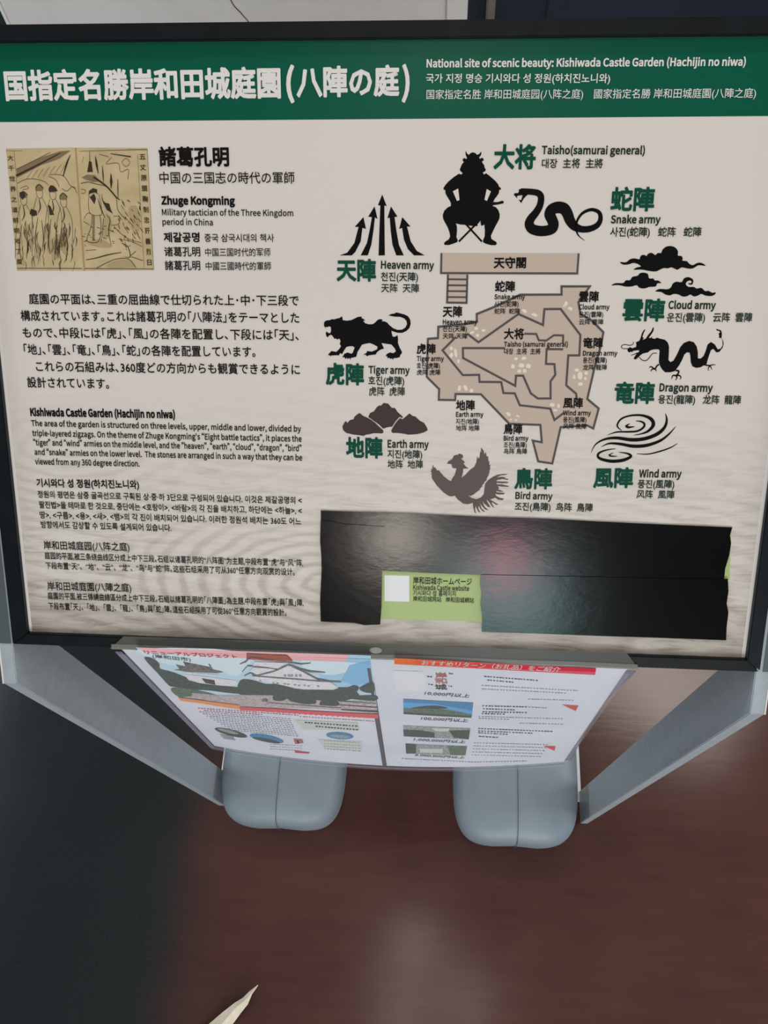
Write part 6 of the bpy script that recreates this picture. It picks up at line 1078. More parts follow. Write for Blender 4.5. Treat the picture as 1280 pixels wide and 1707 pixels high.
    ('small_print', 'greytext', 1, 0, '23.7,175.4 26.1,175.2 26.6,173.4 24.2,173.7|27,175.1 29.1,174.8 29.6,173.1 27.5,173.3|30.3,174.7 32.5,174.5 33,172.8 30.8,173|33.6,174.4 35.1,174.3 35.5,172.6 34,172.7|36.9,174.1 38.7,174 39.1,172.3 37.3,172.4|40.2,173.8 42.3,173.7 42.7,172 40.6,172.2|43.4,173.6 45.6,173.4 46,171.7 43.8,171.9|46.7,173.3 48.6,173.2 49,171.5 47.1,171.7|49.9,173.1 52.6,172.9 53,171.3 50.3,171.5|53.1,172.9 54.8,172.8 55.1,171.1 53.5,171.2|56.4,172.7 58.8,172.5 59.1,170.9 56.7,171.1|59.6,172.5 61.3,172.4 61.7,170.8 59.9,170.9|62.8,172.3 64.6,172.2 65,170.6 63.2,170.7|66,172.2 67.9,172.1 68.2,170.5 66.4,170.6|69.2,172 71.5,171.9 71.8,170.3 69.5,170.4|72.4,171.9 74,171.8 74.3,170.3 72.7,170.3|75.6,171.8 77.5,171.7 77.8,170.1 75.9,170.2|78.8,171.7 81.3,171.6 81.6,170 79.1,170.1|81.9,171.6 84.3,171.5 84.6,170 82.3,170|85.1,171.5 87.5,171.5 87.8,169.9 85.4,170|88.3,171.5 90.7,171.4 91,169.9 88.6,169.9|91.4,171.4 92.9,171.4 93.2,169.8 91.7,169.9|94.6,171.4 97,171.3 97.3,169.8 94.9,169.8|97.8,171.3 99.2,171.3 99.5,169.8 98,169.8|100.9,171.3 102.8,171.3 103.1,169.8 101.2,169.8|104,171.3 106.2,171.3 106.5,169.8 104.3,169.8|107.2,171.3 109.2,171.4 109.4,169.8 107.5,169.8|110.3,171.4 112.2,171.4 112.5,169.9 110.6,169.8|113.5,171.4 115.4,171.4 115.6,169.9 113.7,169.9|116.6,171.4 119.2,171.5 119.5,170 116.8,169.9|25.9,182.3 28.5,182 29,180.2 26.3,180.5|29.2,181.9 31.4,181.7 31.9,179.9 29.7,180.1|32.6,181.5 34.5,181.4 34.9,179.6 33,179.8|35.9,181.2 38.5,181 38.9,179.3 36.3,179.5|39.2,180.9 41.5,180.7 41.9,179 39.6,179.2|42.5,180.6 45,180.4 45.4,178.7 42.9,178.9|45.8,180.3 48.5,180.1 48.9,178.4 46.2,178.6|49.1,180.1 51.3,179.9 51.7,178.2 49.5,178.4|52.3,179.8 55.1,179.6 55.5,178 52.7,178.2|55.6,179.6 58,179.5 58.4,177.8 56,178|58.9,179.4 61.6,179.2 62,177.6 59.2,177.8|62.1,179.2 64.8,179.1 65.1,177.4 62.5,177.6|65.4,179 67.9,178.9 68.3,177.3 65.7,177.4|68.6,178.9 71.2,178.8 71.5,177.1 69,177.3|71.8,178.7 74.6,178.6 74.9,177 72.2,177.1|75.1,178.6 77.2,178.5 77.6,176.9 75.4,177|78.3,178.5 80.3,178.4 80.6,176.8 78.6,176.9|81.5,178.4 83.8,178.3 84.2,176.7 81.8,176.8|84.7,178.3 86.4,178.3 86.7,176.7 85,176.7|87.9,178.2 89.9,178.2 90.2,176.6 88.2,176.6|91.1,178.2 93.2,178.1 93.5,176.6 91.4,176.6|94.3,178.1 96.2,178.1 96.5,176.5 94.6,176.5|97.5,178.1 99.8,178.1 100.1,176.5 97.8,176.5|100.7,178.1 103.3,178 103.5,176.5 101,176.5|103.9,178 105.8,178 106,176.5 104.1,176.5|107,178 109.7,178.1 110,176.5 107.3,176.5|110.2,178.1 112.4,178.1 112.7,176.5 110.5,176.5|113.4,178.1 115.6,178.1 115.9,176.6 113.6,176.6|116.5,178.1 118.9,178.2 119.1,176.6 116.8,176.6|28.1,189.2 29.9,188.9 30.4,187.2 28.5,187.4|31.5,188.8 34.3,188.5 34.7,186.7 31.9,187|34.8,188.4 37.5,188.1 37.9,186.4 35.3,186.7|38.2,188.1 40.8,187.8 41.2,186.1 38.6,186.3|41.5,187.7 43.4,187.6 43.8,185.9 41.9,186|44.9,187.4 47.4,187.2 47.8,185.5 45.3,185.7|48.2,187.2 50.9,186.9 51.3,185.2 48.6,185.5|51.5,186.9 53.9,186.7 54.3,185 51.9,185.2|54.8,186.6 57.3,186.5 57.7,184.8 55.2,185|58.1,186.4 59.7,186.3 60.1,184.6 58.5,184.7|61.4,186.2 63,186.1 63.3,184.4 61.8,184.5|64.7,186 66.4,185.9 66.7,184.3 65.1,184.3|68,185.8 69.7,185.7 70.1,184.1 68.3,184.2|71.3,185.7 73.9,185.5 74.2,183.9 71.6,184|74.5,185.5 77,185.4 77.3,183.8 74.9,183.9|77.8,185.4 79.9,185.3 80.2,183.7 78.1,183.8|81.1,185.3 83.1,185.2 83.4,183.6 81.4,183.6|84.3,185.2 85.9,185.1 86.2,183.5 84.6,183.5|87.5,185.1 89.2,185 89.5,183.4 87.9,183.5|90.8,185 92.7,185 93,183.4 91.1,183.4|94,184.9 95.6,184.9 95.9,183.3 94.3,183.3|97.2,184.9 99.3,184.9 99.6,183.3 97.5,183.3|100.5,184.9 102.5,184.9 102.8,183.3 100.7,183.3|103.7,184.9 106.3,184.8 106.6,183.3 104,183.3|106.9,184.8 109.1,184.9 109.4,183.3 107.2,183.3|110.1,184.9 112.3,184.9 112.5,183.3 110.4,183.3|113.3,184.9 115.7,184.9 115.9,183.4 113.6,183.3|116.5,184.9 118.5,185 118.7,183.4 116.8,183.4|30.3,196.1 32.8,195.8 33.3,194 30.8,194.3|33.7,195.7 35.6,195.5 36,193.7 34.2,193.9|37.1,195.3 39.5,195.1 39.9,193.3 37.6,193.6|40.5,195 42.2,194.8 42.6,193.1 41,193.2|43.9,194.7 45.7,194.5 46.1,192.7 44.3,192.9|47.3,194.3 49.7,194.1 50.1,192.4 47.7,192.6|50.7,194 52.5,193.9 52.9,192.2 51.1,192.3|54,193.8 56.2,193.6 56.6,191.9 54.4,192.1|57.4,193.5 59.5,193.4 59.9,191.7 57.7,191.8|60.7,193.3 62.6,193.2 62.9,191.5 61.1,191.6|64,193.1 66.3,192.9 66.7,191.2 64.4,191.4|67.4,192.9 69.5,192.7 69.9,191.1 67.7,191.2|70.7,192.7 73.3,192.5 73.7,190.9 71,191|74,192.5 76.1,192.4 76.4,190.8 74.3,190.9|77.3,192.4 79.3,192.3 79.7,190.6 77.6,190.7|80.6,192.2 82.3,192.2 82.6,190.5 80.9,190.6|83.9,192.1 85.4,192.1 85.7,190.4 84.2,190.5|87.2,192 89.5,192 89.8,190.3 87.5,190.4|90.4,191.9 93,191.9 93.3,190.3 90.7,190.3|93.7,191.9 95.6,191.8 95.9,190.2 94,190.2|97,191.8 98.8,191.8 99.1,190.2 97.3,190.2|100.2,191.8 102.8,191.8 103.1,190.2 100.5,190.2|103.5,191.8 105,191.7 105.3,190.1 103.8,190.2|106.7,191.7 108.8,191.7 109,190.2 107,190.1|110,191.7 112.6,191.8 112.8,190.2 110.2,190.2|113.2,191.8 115.4,191.8 115.7,190.2 113.5,190.2|116.5,191.8 119.2,191.8 119.4,190.3 116.7,190.2|32.6,203.1 34.9,202.8 35.4,201 33,201.3|35.9,202.7 37.9,202.5 38.3,200.7 36.4,200.9|39.2,202.4 41.3,202.1 41.7,200.3 39.7,200.6|42.5,202 45,201.8 45.4,200 43,200.2|45.8,201.7 48,201.5 48.4,199.7 46.3,199.9|49.1,201.4 51.5,201.1 51.9,199.4 49.5,199.6|52.4,201.1 54.4,200.9 54.8,199.1 52.8,199.3|55.7,200.8 57.4,200.7 57.7,198.9 56.1,199|58.9,200.5 60.7,200.4 61.1,198.7 59.3,198.8|62.2,200.3 64.1,200.2 64.4,198.4 62.6,198.6|65.4,200.1 67.3,200 67.7,198.3 65.8,198.4|68.7,199.9 70.5,199.8 70.8,198.1 69,198.2|71.9,199.7 73.5,199.6 73.8,197.9 72.3,198|75.1,199.5 77.5,199.4 77.8,197.7 75.5,197.8|78.4,199.4 80.2,199.3 80.5,197.6 78.7,197.7|81.6,199.2 83.7,199.2 84,197.5 81.9,197.6|84.8,199.1 87.1,199 87.4,197.4 85.1,197.5|88,199 90.4,199 90.7,197.3 88.3,197.4|91.2,198.9 93.1,198.9 93.4,197.2 91.5,197.3|94.4,198.9 96.1,198.8 96.4,197.2 94.7,197.2|97.5,198.8 99.1,198.8 99.3,197.2 97.8,197.2|100.7,198.8 102.3,198.8 102.6,197.1 101,197.1|103.9,198.7 105.8,198.7 106.1,197.1 104.2,197.1|107.1,198.7 109.2,198.7 109.5,197.1 107.3,197.1|110.2,198.7 112.8,198.7 113.1,197.1 110.5,197.1|113.4,198.7 115.5,198.8 115.7,197.2 113.6,197.1|116.5,198.8 119.1,198.8 119.4,197.2 116.8,197.2|34.9,210.2 37,210 37.4,208.1 35.3,208.4|38.3,209.8 40.1,209.6 40.5,207.8 38.7,208|41.6,209.4 43.5,209.2 43.9,207.4 42,207.6|45,209 46.8,208.9 47.2,207.1 45.4,207.2|48.3,208.7 49.9,208.5 50.3,206.8 48.7,206.9|51.6,208.4 53.4,208.2 53.8,206.4 52,206.6|54.9,208.1 57.3,207.9 57.7,206.1 55.3,206.3|58.2,207.8 60.6,207.6 61,205.9 58.6,206|61.5,207.5 63.1,207.4 63.5,205.7 61.9,205.8|64.8,207.3 66.5,207.2 66.8,205.5 65.2,205.6|68.1,207.1 70.7,206.9 71.1,205.2 68.4,205.4|71.4,206.9 72.9,206.8 73.3,205.1 71.7,205.2|74.6,206.7 77.2,206.6 77.5,204.9 75,205|77.9,206.5 80.1,206.4 80.5,204.7 78.2,204.8|81.1,206.4 82.9,206.3 83.2,204.6 81.5,204.7|84.4,206.3 87,206.2 87.4,204.5 84.7,204.6|87.6,206.1 89.7,206.1 90,204.4 87.9,204.5|90.8,206 92.3,206 92.6,204.3 91.2,204.4|94.1,206 96,205.9 96.3,204.3 94.4,204.3|97.3,205.9 99,205.9 99.3,204.2 97.6,204.2|100.5,205.9 103.1,205.8 103.4,204.2 100.8,204.2|103.7,205.8 105.2,205.8 105.5,204.2 104,204.2|106.9,205.8 109.5,205.8 109.7,204.2 107.2,204.2|110.1,205.8 112.5,205.8 112.8,204.2 110.4,204.2|113.3,205.8 115.7,205.8 115.9,204.2 113.6,204.2|116.5,205.9 118.3,205.9 118.6,204.3 116.8,204.2|37.2,217.3 39.7,217 40.2,215.2 37.7,215.5|40.6,216.9 42.7,216.7 43.1,214.8 41.1,215.1|44,216.5 46,216.3 46.4,214.5 44.5,214.7|47.4,216.2 49.8,215.9 50.2,214.1 47.8,214.3|50.8,215.8 52.3,215.7 52.7,213.8 51.2,214|54.1,215.5 56.6,215.3 57,213.5 54.5,213.7|57.5,215.2 59.5,215 59.9,213.2 57.9,213.4|60.8,214.9 63.6,214.7 64,212.9 61.2,213.1|64.1,214.6 66,214.5 66.4,212.7 64.5,212.9|67.5,214.4 69.2,214.3 69.6,212.5 67.8,212.6|70.8,214.2 73.4,214 73.7,212.3 71.1,212.4|74.1,214 76.4,213.8 76.8,212.1 74.4,212.2|77.4,213.8 80,213.7 80.4,211.9 77.7,212.1|80.7,213.6 82.7,213.5 83.1,211.8 81,211.9|84,213.5 85.5,213.4 85.8,211.7 84.3,211.8|87.2,213.4 89.1,213.3 89.4,211.6 87.6,211.7|90.5,213.3 92,213.2 92.4,211.5 90.8,211.6|93.8,213.2 96,213.1 96.3,211.4 94.1,211.5|97,213.1 99.7,213.1 100,211.4 97.3,211.4|100.3,213 102.6,213 102.8,211.3 100.6,211.4|103.5,213 105.6,213 105.9,211.3 103.8,211.3|106.8,213 108.9,213 109.2,211.3 107,211.3|110,213 112.6,213 112.9,211.3 110.3,211.3|113.2,213 115.6,213 115.8,211.4 113.5,211.3|116.5,213 118.3,213 118.6,211.4 116.7,211.4|39.6,224.5 41.3,224.3 41.7,222.4 40.1,222.6|43.1,224.1 45.8,223.8 46.2,221.9 43.5,222.2|46.5,223.7 48.4,223.5 48.8,221.6 46.9,221.8|49.9,223.3 51.5,223.2 52,221.3 50.3,221.5|53.3,223 55.1,222.8 55.5,221 53.7,221.1|56.7,222.6 58.8,222.4 59.2,220.6 57.1,220.8|60.1,222.3 62.2,222.2 62.6,220.4 60.5,220.5|63.5,222.1 65.5,221.9 65.9,220.1 63.8,220.3|66.8,221.8 69,221.6 69.3,219.9 67.2,220|70.2,221.6 72.7,221.4 73,219.6 70.5,219.8|73.5,221.3 75.2,221.2 75.5,219.5 73.9,219.6|76.9,221.1 79.2,221 79.6,219.3 77.2,219.4|80.2,221 81.7,220.9 82,219.2 80.5,219.2|83.5,220.8 85.3,220.7 85.6,219 83.9,219.1|86.8,220.7 88.7,220.6 89,218.9 87.2,218.9|90.1,220.6 91.7,220.5 92,218.8 90.5,218.8|93.5,220.5 96,220.4 96.3,218.7 93.8,218.8|96.7,220.4 98.8,220.4 99.1,218.6 97.1,218.7|100,220.3 102,220.3 102.3,218.6 100.3,218.6|103.3,220.3 104.8,220.3 105.1,218.6 103.6,218.6|106.6,220.3 108.3,220.3 108.6,218.6 106.9,218.6|109.9,220.3 112.5,220.3 112.8,218.6 110.2,218.6|113.1,220.3 115,220.3 115.3,218.6 113.4,218.6|116.4,220.3 118.8,220.3 119.1,218.7 116.7,218.6|42.1,231.8 44.2,231.5 44.7,229.6 42.5,229.9|45.6,231.3 47.9,231.1 48.4,229.2 46,229.4|49,230.9 50.7,230.8 51.1,228.9 49.4,229.1|52.5,230.6 55,230.3 55.4,228.4 52.9,228.7|55.9,230.2 57.8,230 58.2,228.2 56.3,228.3|59.3,229.9 62.1,229.6 62.5,227.8 59.7,228|62.8,229.6 65.2,229.4 65.6,227.5 63.1,227.7|66.2,229.3 68.8,229.1 69.2,227.3 66.5,227.5|69.6,229 71.9,228.9 72.2,227.1 69.9,227.2|72.9,228.8 75.5,228.6 75.9,226.9 73.3,227|76.3,228.6 77.9,228.5 78.3,226.7 76.7,226.8|79.7,228.4 82.4,228.3 82.8,226.5 80.1,226.6|83.1,228.2 85.8,228.1 86.1,226.4 83.4,226.5|86.4,228.1 88.7,228 89,226.3 86.8,226.3|89.8,228 92.4,227.9 92.7,226.1 90.1,226.2|93.1,227.9 95.7,227.8 96,226.1 93.4,226.1|96.5,227.8 98.8,227.7 99.1,226 96.8,226|99.8,227.7 102.2,227.7 102.5,226 100.1,226|103.1,227.7 105.3,227.7 105.6,225.9 103.4,225.9|106.4,227.6 109.1,227.6 109.3,225.9 106.7,225.9|109.8,227.6 111.9,227.6 112.2,225.9 110,225.9|113.1,227.6 115,227.7 115.2,226 113.3,225.9|116.4,227.7 118.7,227.7 119,226 116.6,226|44.6,239.1 46.7,238.8 47.2,236.9 45,237.1|48.1,238.7 50.6,238.4 51,236.4 48.5,236.7|51.6,238.2 54,238 54.4,236.1 52,236.3|55.1,237.9 57.2,237.6 57.6,235.8 55.5,236|58.5,237.5 60.9,237.3 61.3,235.4 58.9,235.6|62,237.2 63.8,237 64.2,235.2 62.4,235.3|65.5,236.9 67.3,236.7 67.6,234.9 65.8,235|68.9,236.6 70.9,236.5 71.3,234.6 69.3,234.8|72.3,236.4 74.3,236.2 74.7,234.4 72.7,234.5|75.8,236.1 78.5,236 78.9,234.2 76.1,234.3|79.2,235.9 81.8,235.8 82.2,234 79.5,234.1|82.6,235.8 84.7,235.7 85.1,233.9 82.9,234|86,235.6 88.3,235.5 88.6,233.7 86.3,233.8|89.4,235.5 91.3,235.4 91.6,233.6 89.7,233.7|92.8,235.4 94.7,235.3 95,233.5 93.1,233.6|96.2,235.3 98.3,235.2 98.6,233.5 96.5,233.5|99.5,235.2 101.7,235.2 102,233.4 99.8,233.4|102.9,235.2 105.6,235.1 105.9,233.4 103.2,233.4|106.3,235.1 108.8,235.1 109.1,233.4 106.6,233.4|109.6,235.1 111.9,235.1 112.2,233.4 109.9,233.4|113,235.1 114.7,235.1 115,233.4 113.3,233.4|116.3,235.2 118.7,235.2 118.9,233.5 116.6,233.4|145.7,244.8 147.5,244.7 147.7,242.8 146,242.8|149.1,244.7 151.2,244.6 151.4,242.7 149.4,242.7|152.5,244.6 154.5,244.5 154.7,242.6 152.8,242.6|155.9,244.5 158.2,244.4 158.4,242.5 156.2,242.5|159.3,244.4 161.6,244.4 161.8,242.5 159.5,242.5|162.7,244.4 164.8,244.4 165,242.4 162.9,242.4|166.1,244.4 168,244.4 168.2,242.4 166.3,242.4|169.5,244.4 171,244.4 171.2,242.5 169.7,242.4|172.8,244.4 174.9,244.4 175.1,242.5 173,242.5|176.2,244.4 178.9,244.5 179.1,242.6 176.4,242.5|179.6,244.5 181.5,244.5 181.7,242.6 179.7,242.6|182.9,244.6 184.6,244.6 184.8,242.7 183.1,242.7|144.6,256.2 146.3,256.1 146.5,254.1 144.8,254.2|148,256 149.8,255.9 150,253.9 148.2,254|151.4,255.9 153.7,255.8 153.9,253.8 151.7,253.9|154.9,255.8 157.6,255.7 157.9,253.7 155.1,253.8|158.3,255.7 160.9,255.6 161.1,253.7 158.5,253.7|161.7,255.6 163.3,255.6 163.5,253.6 161.9,253.6|165.1,255.6 168,255.6 168.2,253.6 165.3,253.6|168.6,255.6 170.2,255.6 170.4,253.6 168.8,253.6|172,255.6 173.9,255.6 174.1,253.6 172.2,253.6|175.4,255.6 177.8,255.6 178,253.7 175.6,253.6|178.8,255.6 181.3,255.7 181.5,253.7 179,253.7|182.2,255.7 185,255.8 185.2,253.8 182.3,253.8|143.3,267.8 145.9,267.7 146.1,265.6 143.6,265.8|146.8,267.6 149.1,267.5 149.3,265.5 147.1,265.6|150.3,267.5 153,267.4 153.3,265.3 150.5,265.4|153.8,267.3 156.6,267.2 156.8,265.2 154,265.3|157.3,267.2 159.8,267.1 160,265.1 157.5,265.2|160.7,267.1 163.6,267.1 163.8,265.1 160.9,265.1|164.2,267.1 166.2,267 166.4,265 164.4,265|167.6,267 170.4,267 170.6,265 167.8,265|171.1,267 173.3,267 173.4,265 171.3,265|174.5,267 177,267 177.2,265 174.7,265|178,267 180.1,267.1 180.2,265.1 178.1,265|181.4,267.1 184.1,267.1 184.2,265.1 181.6,265.1|142.1,279.8 143.9,279.6 144.1,277.5 142.4,277.7|145.6,279.5 147.6,279.4 147.9,277.3 145.9,277.4|149.2,279.3 151.5,279.2 151.7,277.1 149.4,277.2|152.7,279.2 154.8,279.1 155,277 152.9,277.1|156.2,279 158.8,278.9 159,276.8 156.4,276.9|159.7,278.9 162.5,278.8 162.8,276.7 159.9,276.8|163.2,278.8 165.5,278.7 165.7,276.7 163.4,276.7|166.7,278.7 168.3,278.7 168.5,276.6 166.9,276.7|170.2,278.7 171.8,278.7 172,276.6 170.4,276.6|173.7,278.7 176.3,278.7 176.5,276.6 173.8,276.6|177.1,278.7 178.7,278.7 178.9,276.6 177.3,276.6|180.6,278.7 183.5,278.8 183.6,276.7 180.8,276.7|80.1,282.8 81.9,282.3 82.2,280.6 80.4,281|83.7,281.9 86.4,281.2 86.7,279.5 84,280.2|87.2,281 89.9,280.4 90.2,278.7 87.5,279.3|90.8,280.2 93,279.7 93.3,278.1 91.1,278.6|94.4,279.5 96.6,279 96.9,277.3 94.6,277.8|97.9,278.7 100.6,278.2 100.8,276.5 98.2,277.1|101.4,278 103.5,277.6 103.7,276 101.7,276.4|104.9,277.3 107.2,276.9 107.5,275.3 105.2,275.7|108.4,276.7 110.2,276.4 110.4,274.8 108.7,275.1|111.9,276.1 113.7,275.8 113.9,274.2 112.2,274.5|115.4,275.5 118,275.1 118.2,273.5 115.6,273.9|78.2,294.3 81,293.5 81.3,291.8 78.5,292.5|81.8,293.3 84.9,292.5 85.2,290.8 82.1,291.6|85.5,292.4 87.5,291.9 87.8,290.2 85.8,290.7|89.1,291.5 91,291 91.3,289.3 89.4,289.8|92.7,290.6 95.4,290 95.7,288.3 93,288.9|96.3,289.8 98.6,289.3 98.9,287.6 96.5,288.1|99.8,289.1 101.7,288.7 101.9,287 100.1,287.4|103.4,288.3 105.1,288 105.4,286.3 103.7,286.7|106.9,287.6 109.5,287.2 109.8,285.5 107.2,286|110.5,287 112.9,286.5 113.2,284.9 110.7,285.3|114,286.3 116.5,285.9 116.8,284.3 114.2,284.7|76.2,306.1 78.9,305.3 79.2,303.5 76.6,304.3|79.9,305 82.3,304.4 82.6,302.6 80.3,303.3|83.6,304 85.5,303.5 85.8,301.8 83.9,302.3|87.3,303.1 90,302.4 90.3,300.6 87.6,301.3|91,302.1 93.5,301.5 93.8,299.8 91.2,300.4|94.6,301.2 97.6,300.5 97.8,298.8 94.9,299.5|98.2,300.4 100.8,299.8 101,298.1 98.5,298.7|101.8,299.6 104.7,299 104.9,297.3 102.1,297.9|105.4,298.8 107.8,298.3 108,296.6 105.7,297.1|109,298.1 111.3,297.6 111.5,296 109.2,296.4|112.6,297.4 114.7,297 115,295.3 112.8,295.7'),
    ('notice_box#0', 'palegrey', 0, 0, '122.6,172.9 188.1,169.2 188,196.6 127.6,205.9'),
    ('small_print', 'ink', 1, 0, '132.6,181.2 135,181.3 135.6,176.9 133.2,176.9|135.8,181.3 138.4,181.3 139,177 136.4,177|139,181.3 140.6,181.4 141.2,177 139.6,177|142.3,181.4 144.8,181.4 145.4,177.2 142.8,177.1|145.5,181.5 147.3,181.5 147.9,177.2 146,177.2|148.7,181.6 151,181.6 151.5,177.3 149.2,177.3|151.9,181.7 154,181.7 154.5,177.5 152.5,177.4|155.1,181.8 157.3,181.9 157.9,177.6 155.6,177.5|158.3,181.9 160.2,182 160.7,177.7 158.8,177.6|161.5,182 163.3,182.1 163.8,177.9 162,177.8|164.8,182.2 167.1,182.3 167.6,178.1 165.2,177.9|168,182.4 169.9,182.5 170.3,178.2 168.4,178.1|171.2,182.5 173.8,182.7 174.2,178.5 171.6,178.3|174.4,182.7 176.2,182.8 176.6,178.6 174.8,178.5|177.6,182.9 179.2,183 179.7,178.8 178,178.7|180.8,183.1 182.6,183.3 183,179 181.2,178.9|184,183.4 186.5,183.6 186.9,179.3 184.3,179.1|142.4,192.7 144.7,192.9 145.3,188.5 143,188.3|145.6,192.9 147.7,193 148.2,188.6 146.2,188.5|148.8,193.1 150.3,193.2 150.9,188.8 149.3,188.7|152,193.3 154,193.4 154.6,189.1 152.5,188.9|155.1,193.5 157.6,193.7 158.1,189.3 155.7,189.1|158.3,193.7 160.6,193.9 161.1,189.5 158.8,189.4|161.5,194 163.5,194.1 164,189.8 162,189.6|164.7,194.2 166.9,194.4 167.4,190.1 165.2,189.9|167.9,194.5 169.6,194.6 170,190.3 168.3,190.1|171,194.8 172.6,194.9 173.1,190.6 171.5,190.4|174.2,195.1 176.3,195.3 176.7,190.9 174.7,190.7|177.4,195.4 179.1,195.5 179.6,191.2 177.8,191|180.6,195.7 182.6,195.9 183,191.6 181,191.4|183.7,196 186.3,196.3 186.7,192 184.1,191.7'),
    ('oval_picture#6', 'tree', 0, 0, '58.1,260.3 54.8,265.7 48.8,268.3 41.3,267.6 33.9,263.5 28,256.9 24.9,249 25.1,241.5 28.5,236 34.4,233.5 41.6,234.5 48.9,238.7 54.7,245.3 58,253'),
    ('oval_picture#6', 'stonegrey', 0, 0, '49.8,251.6 47.9,254.1 44.3,255 39.6,254.1 34.9,251.4 31.1,247.6 28.9,243.4 28.7,239.5 30.7,236.9 34.2,236 38.8,237.1 43.4,239.8 47.3,243.6 49.5,247.8'),
    ('oval_picture#7', 'photoblue', 0, 0, '98.7,264.1 95.5,270.4 89.2,274.2 81.2,274.9 72.9,272.1 66.3,266.5 62.5,259 62.4,251.2 65.8,244.7 72.1,240.8 79.9,240.4 87.8,243.3 94.3,249.1 98.2,256.5'),
    ('oval_picture#7', 'tree', 0, 0, '94,271.1 91.7,274.1 86.9,275.5 80.4,275 73.6,272.7 67.9,269.1 64.3,264.8 63.6,260.6 66,257.5 70.8,256 77.1,256.5 83.8,258.9 89.5,262.6 93.2,267'),
    ('oval_picture#9', 'photoblue', 0, 0, '179.8,221.1 177.8,227 173.3,231.7 167.1,234.3 160.5,234.2 154.8,231.4 151.3,226.4 150.6,220.3 152.8,214.3 157.4,209.6 163.4,207.1 169.9,207.3 175.4,210.2 179,215.1'),
    ('oval_picture#9', 'stonegrey', 0, 0, '175.5,223.3 174.2,226.2 170.9,228.6 166.4,229.8 161.6,229.7 157.3,228.3 154.6,225.8 153.9,222.7 155.3,219.7 158.6,217.4 163,216.1 167.8,216.2 172,217.7 174.8,220.2'),
    ('code_picture', 'stonegrey', 0, 0, '25.6,264.2 40.2,267 39.8,286.1 25.8,285.8'),
    ('red_patch', 'roofred', 0, 0, '111.9,246.9 121.9,246.1 121.4,260.9 110.8,269.5'),
    ('red_patch', 'ink', 0, 0, '114.6,250.8 116.4,252.7 116.8,264.9 114,265.9'),
    ('red_button', 'crimson', 0, 0, '106,300 123.4,299.8 121.8,307.1 105.4,309.7'),
    ('notice_box#1', 'palegrey', 0, 0, '139.6,240.8 187.3,238.8 185.8,272.9 142.5,276.6'),
    ('banner', 'banner0', 0, 0, '230,-15.6 246.3,-15 246.2,0.7 229.7,0'),
    ('banner', 'banner1', 0, 0, '246.3,-15 262.6,-14.3 262.7,1.4 246.2,0.7'),
    ('banner', 'banner2', 0, 0, '262.6,-14.3 278.8,-13.7 279.2,2.1 262.7,1.4'),
    ('banner', 'banner3', 0, 0, '278.8,-13.7 295.1,-13.1 295.7,2.8 279.2,2.1'),
    ('banner', 'banner4', 0, 0, '295.1,-13.1 311.3,-12.4 312.2,3.5 295.7,2.8'),
    ('banner', 'banner5', 0, 0, '311.3,-12.4 327.5,-11.8 328.6,4.2 312.2,3.5'),
    ('banner', 'banner6', 0, 0, '327.5,-11.8 343.7,-11.1 345.1,5 328.6,4.2'),
    ('banner', 'banner7', 0, 0, '343.7,-11.1 359.8,-10.5 361.5,5.8 345.1,5'),
    ('banner', 'banner8', 0, 0, '359.8,-10.5 375.9,-9.8 377.9,6.6 361.5,5.8'),
    ('banner', 'banner9', 0, 0, '375.9,-9.8 392.1,-9.2 394.3,7.5 377.9,6.6'),
    ('castle_emblem', 'paper', 0, 0, '227.5,15.1 254.2,15.1 255.3,65.8 229.1,65.4'),
    ('small_print', 'ink', 1, 0, '256.7,27.7 258.8,28.1 258.9,25.9 256.8,25.5|259.3,28.2 260.9,28.5 261,26.2 259.3,25.9|274.8,18.4 276.8,18.8 276.8,16.6 274.9,16.2|277.1,18.9 278.4,19.1 278.4,16.9 277.1,16.7|257.8,47.5 259,47.8 259.1,45.5 257.9,45.2|259.9,48.1 261.7,48.6 261.8,46.2 260,45.7|275.6,50.4 276.4,50.7 276.4,48.3 275.7,48|277.2,51 278.5,51.6 278.6,49.2 277.3,48.7'),
    ('site_picture#0', 'photoblue', 0, 0, '235.1,88.8 299.3,93.5 299.7,140.9 234.4,134'),
    ('site_picture#0', 'skydeep', 0, 0, '234.9,98.5 263.9,100.4 299.8,117.9 299.9,128.6 234.7,113.6'),
    ('site_picture#0', 'tree', 0, 1, '241.8,115.4 253.7,107.7 267.1,105.1 276.6,111.9 260.9,116.5'),
    ('site_picture#0', 'grass', 0, 0, '234.8,117.4 256.1,115.1 276.7,115.8 300,129.9 299.7,140.9 234.4,134'),
    ('site_picture#0', 'tree', 0, 0, '234.6,127.9 299.4,134.1 299.7,140.9 234.4,134.5'),
    ('site_picture#1', 'stonegrey', 0, 0, '233.1,172.1 300.6,176.9 300.8,218.1 233.1,211.1'),
    ('site_picture#1', 'tree', 0, 0, '233,186.8 249.5,186.5 264.9,194.1 265.1,212.7 233.1,211.1|279.3,185.5 300.5,182.9 300.8,217.5 285.2,211.5'),
    ('site_picture#1', 'palegrey', 0, 0, '261.4,179.4 280,178 278.6,188.6 266.6,189.4'),
    ('site_picture#2', 'stonegrey', 0, 0, '234.3,238.2 300.3,244.8 300.1,284 234.2,279.3'),
    ('site_picture#2', 'grass', 0, 0, '279,242.9 300.3,245.9 300.1,284 283.7,281.3'),
    ('site_picture#2', 'tree', 0, 0, '234.3,238.2 245.6,240.3 245.3,276.3 234.2,279.3'),
    ('site_picture#2', 'palegrey', 0, 0, '249.1,256.8 274.8,256.8 274.2,272.6 250,272.4'),
    ('corner_mark#0', 'orangered', 0, 0, '380.2,95.4 395.3,98.2 395.4,115.9'),
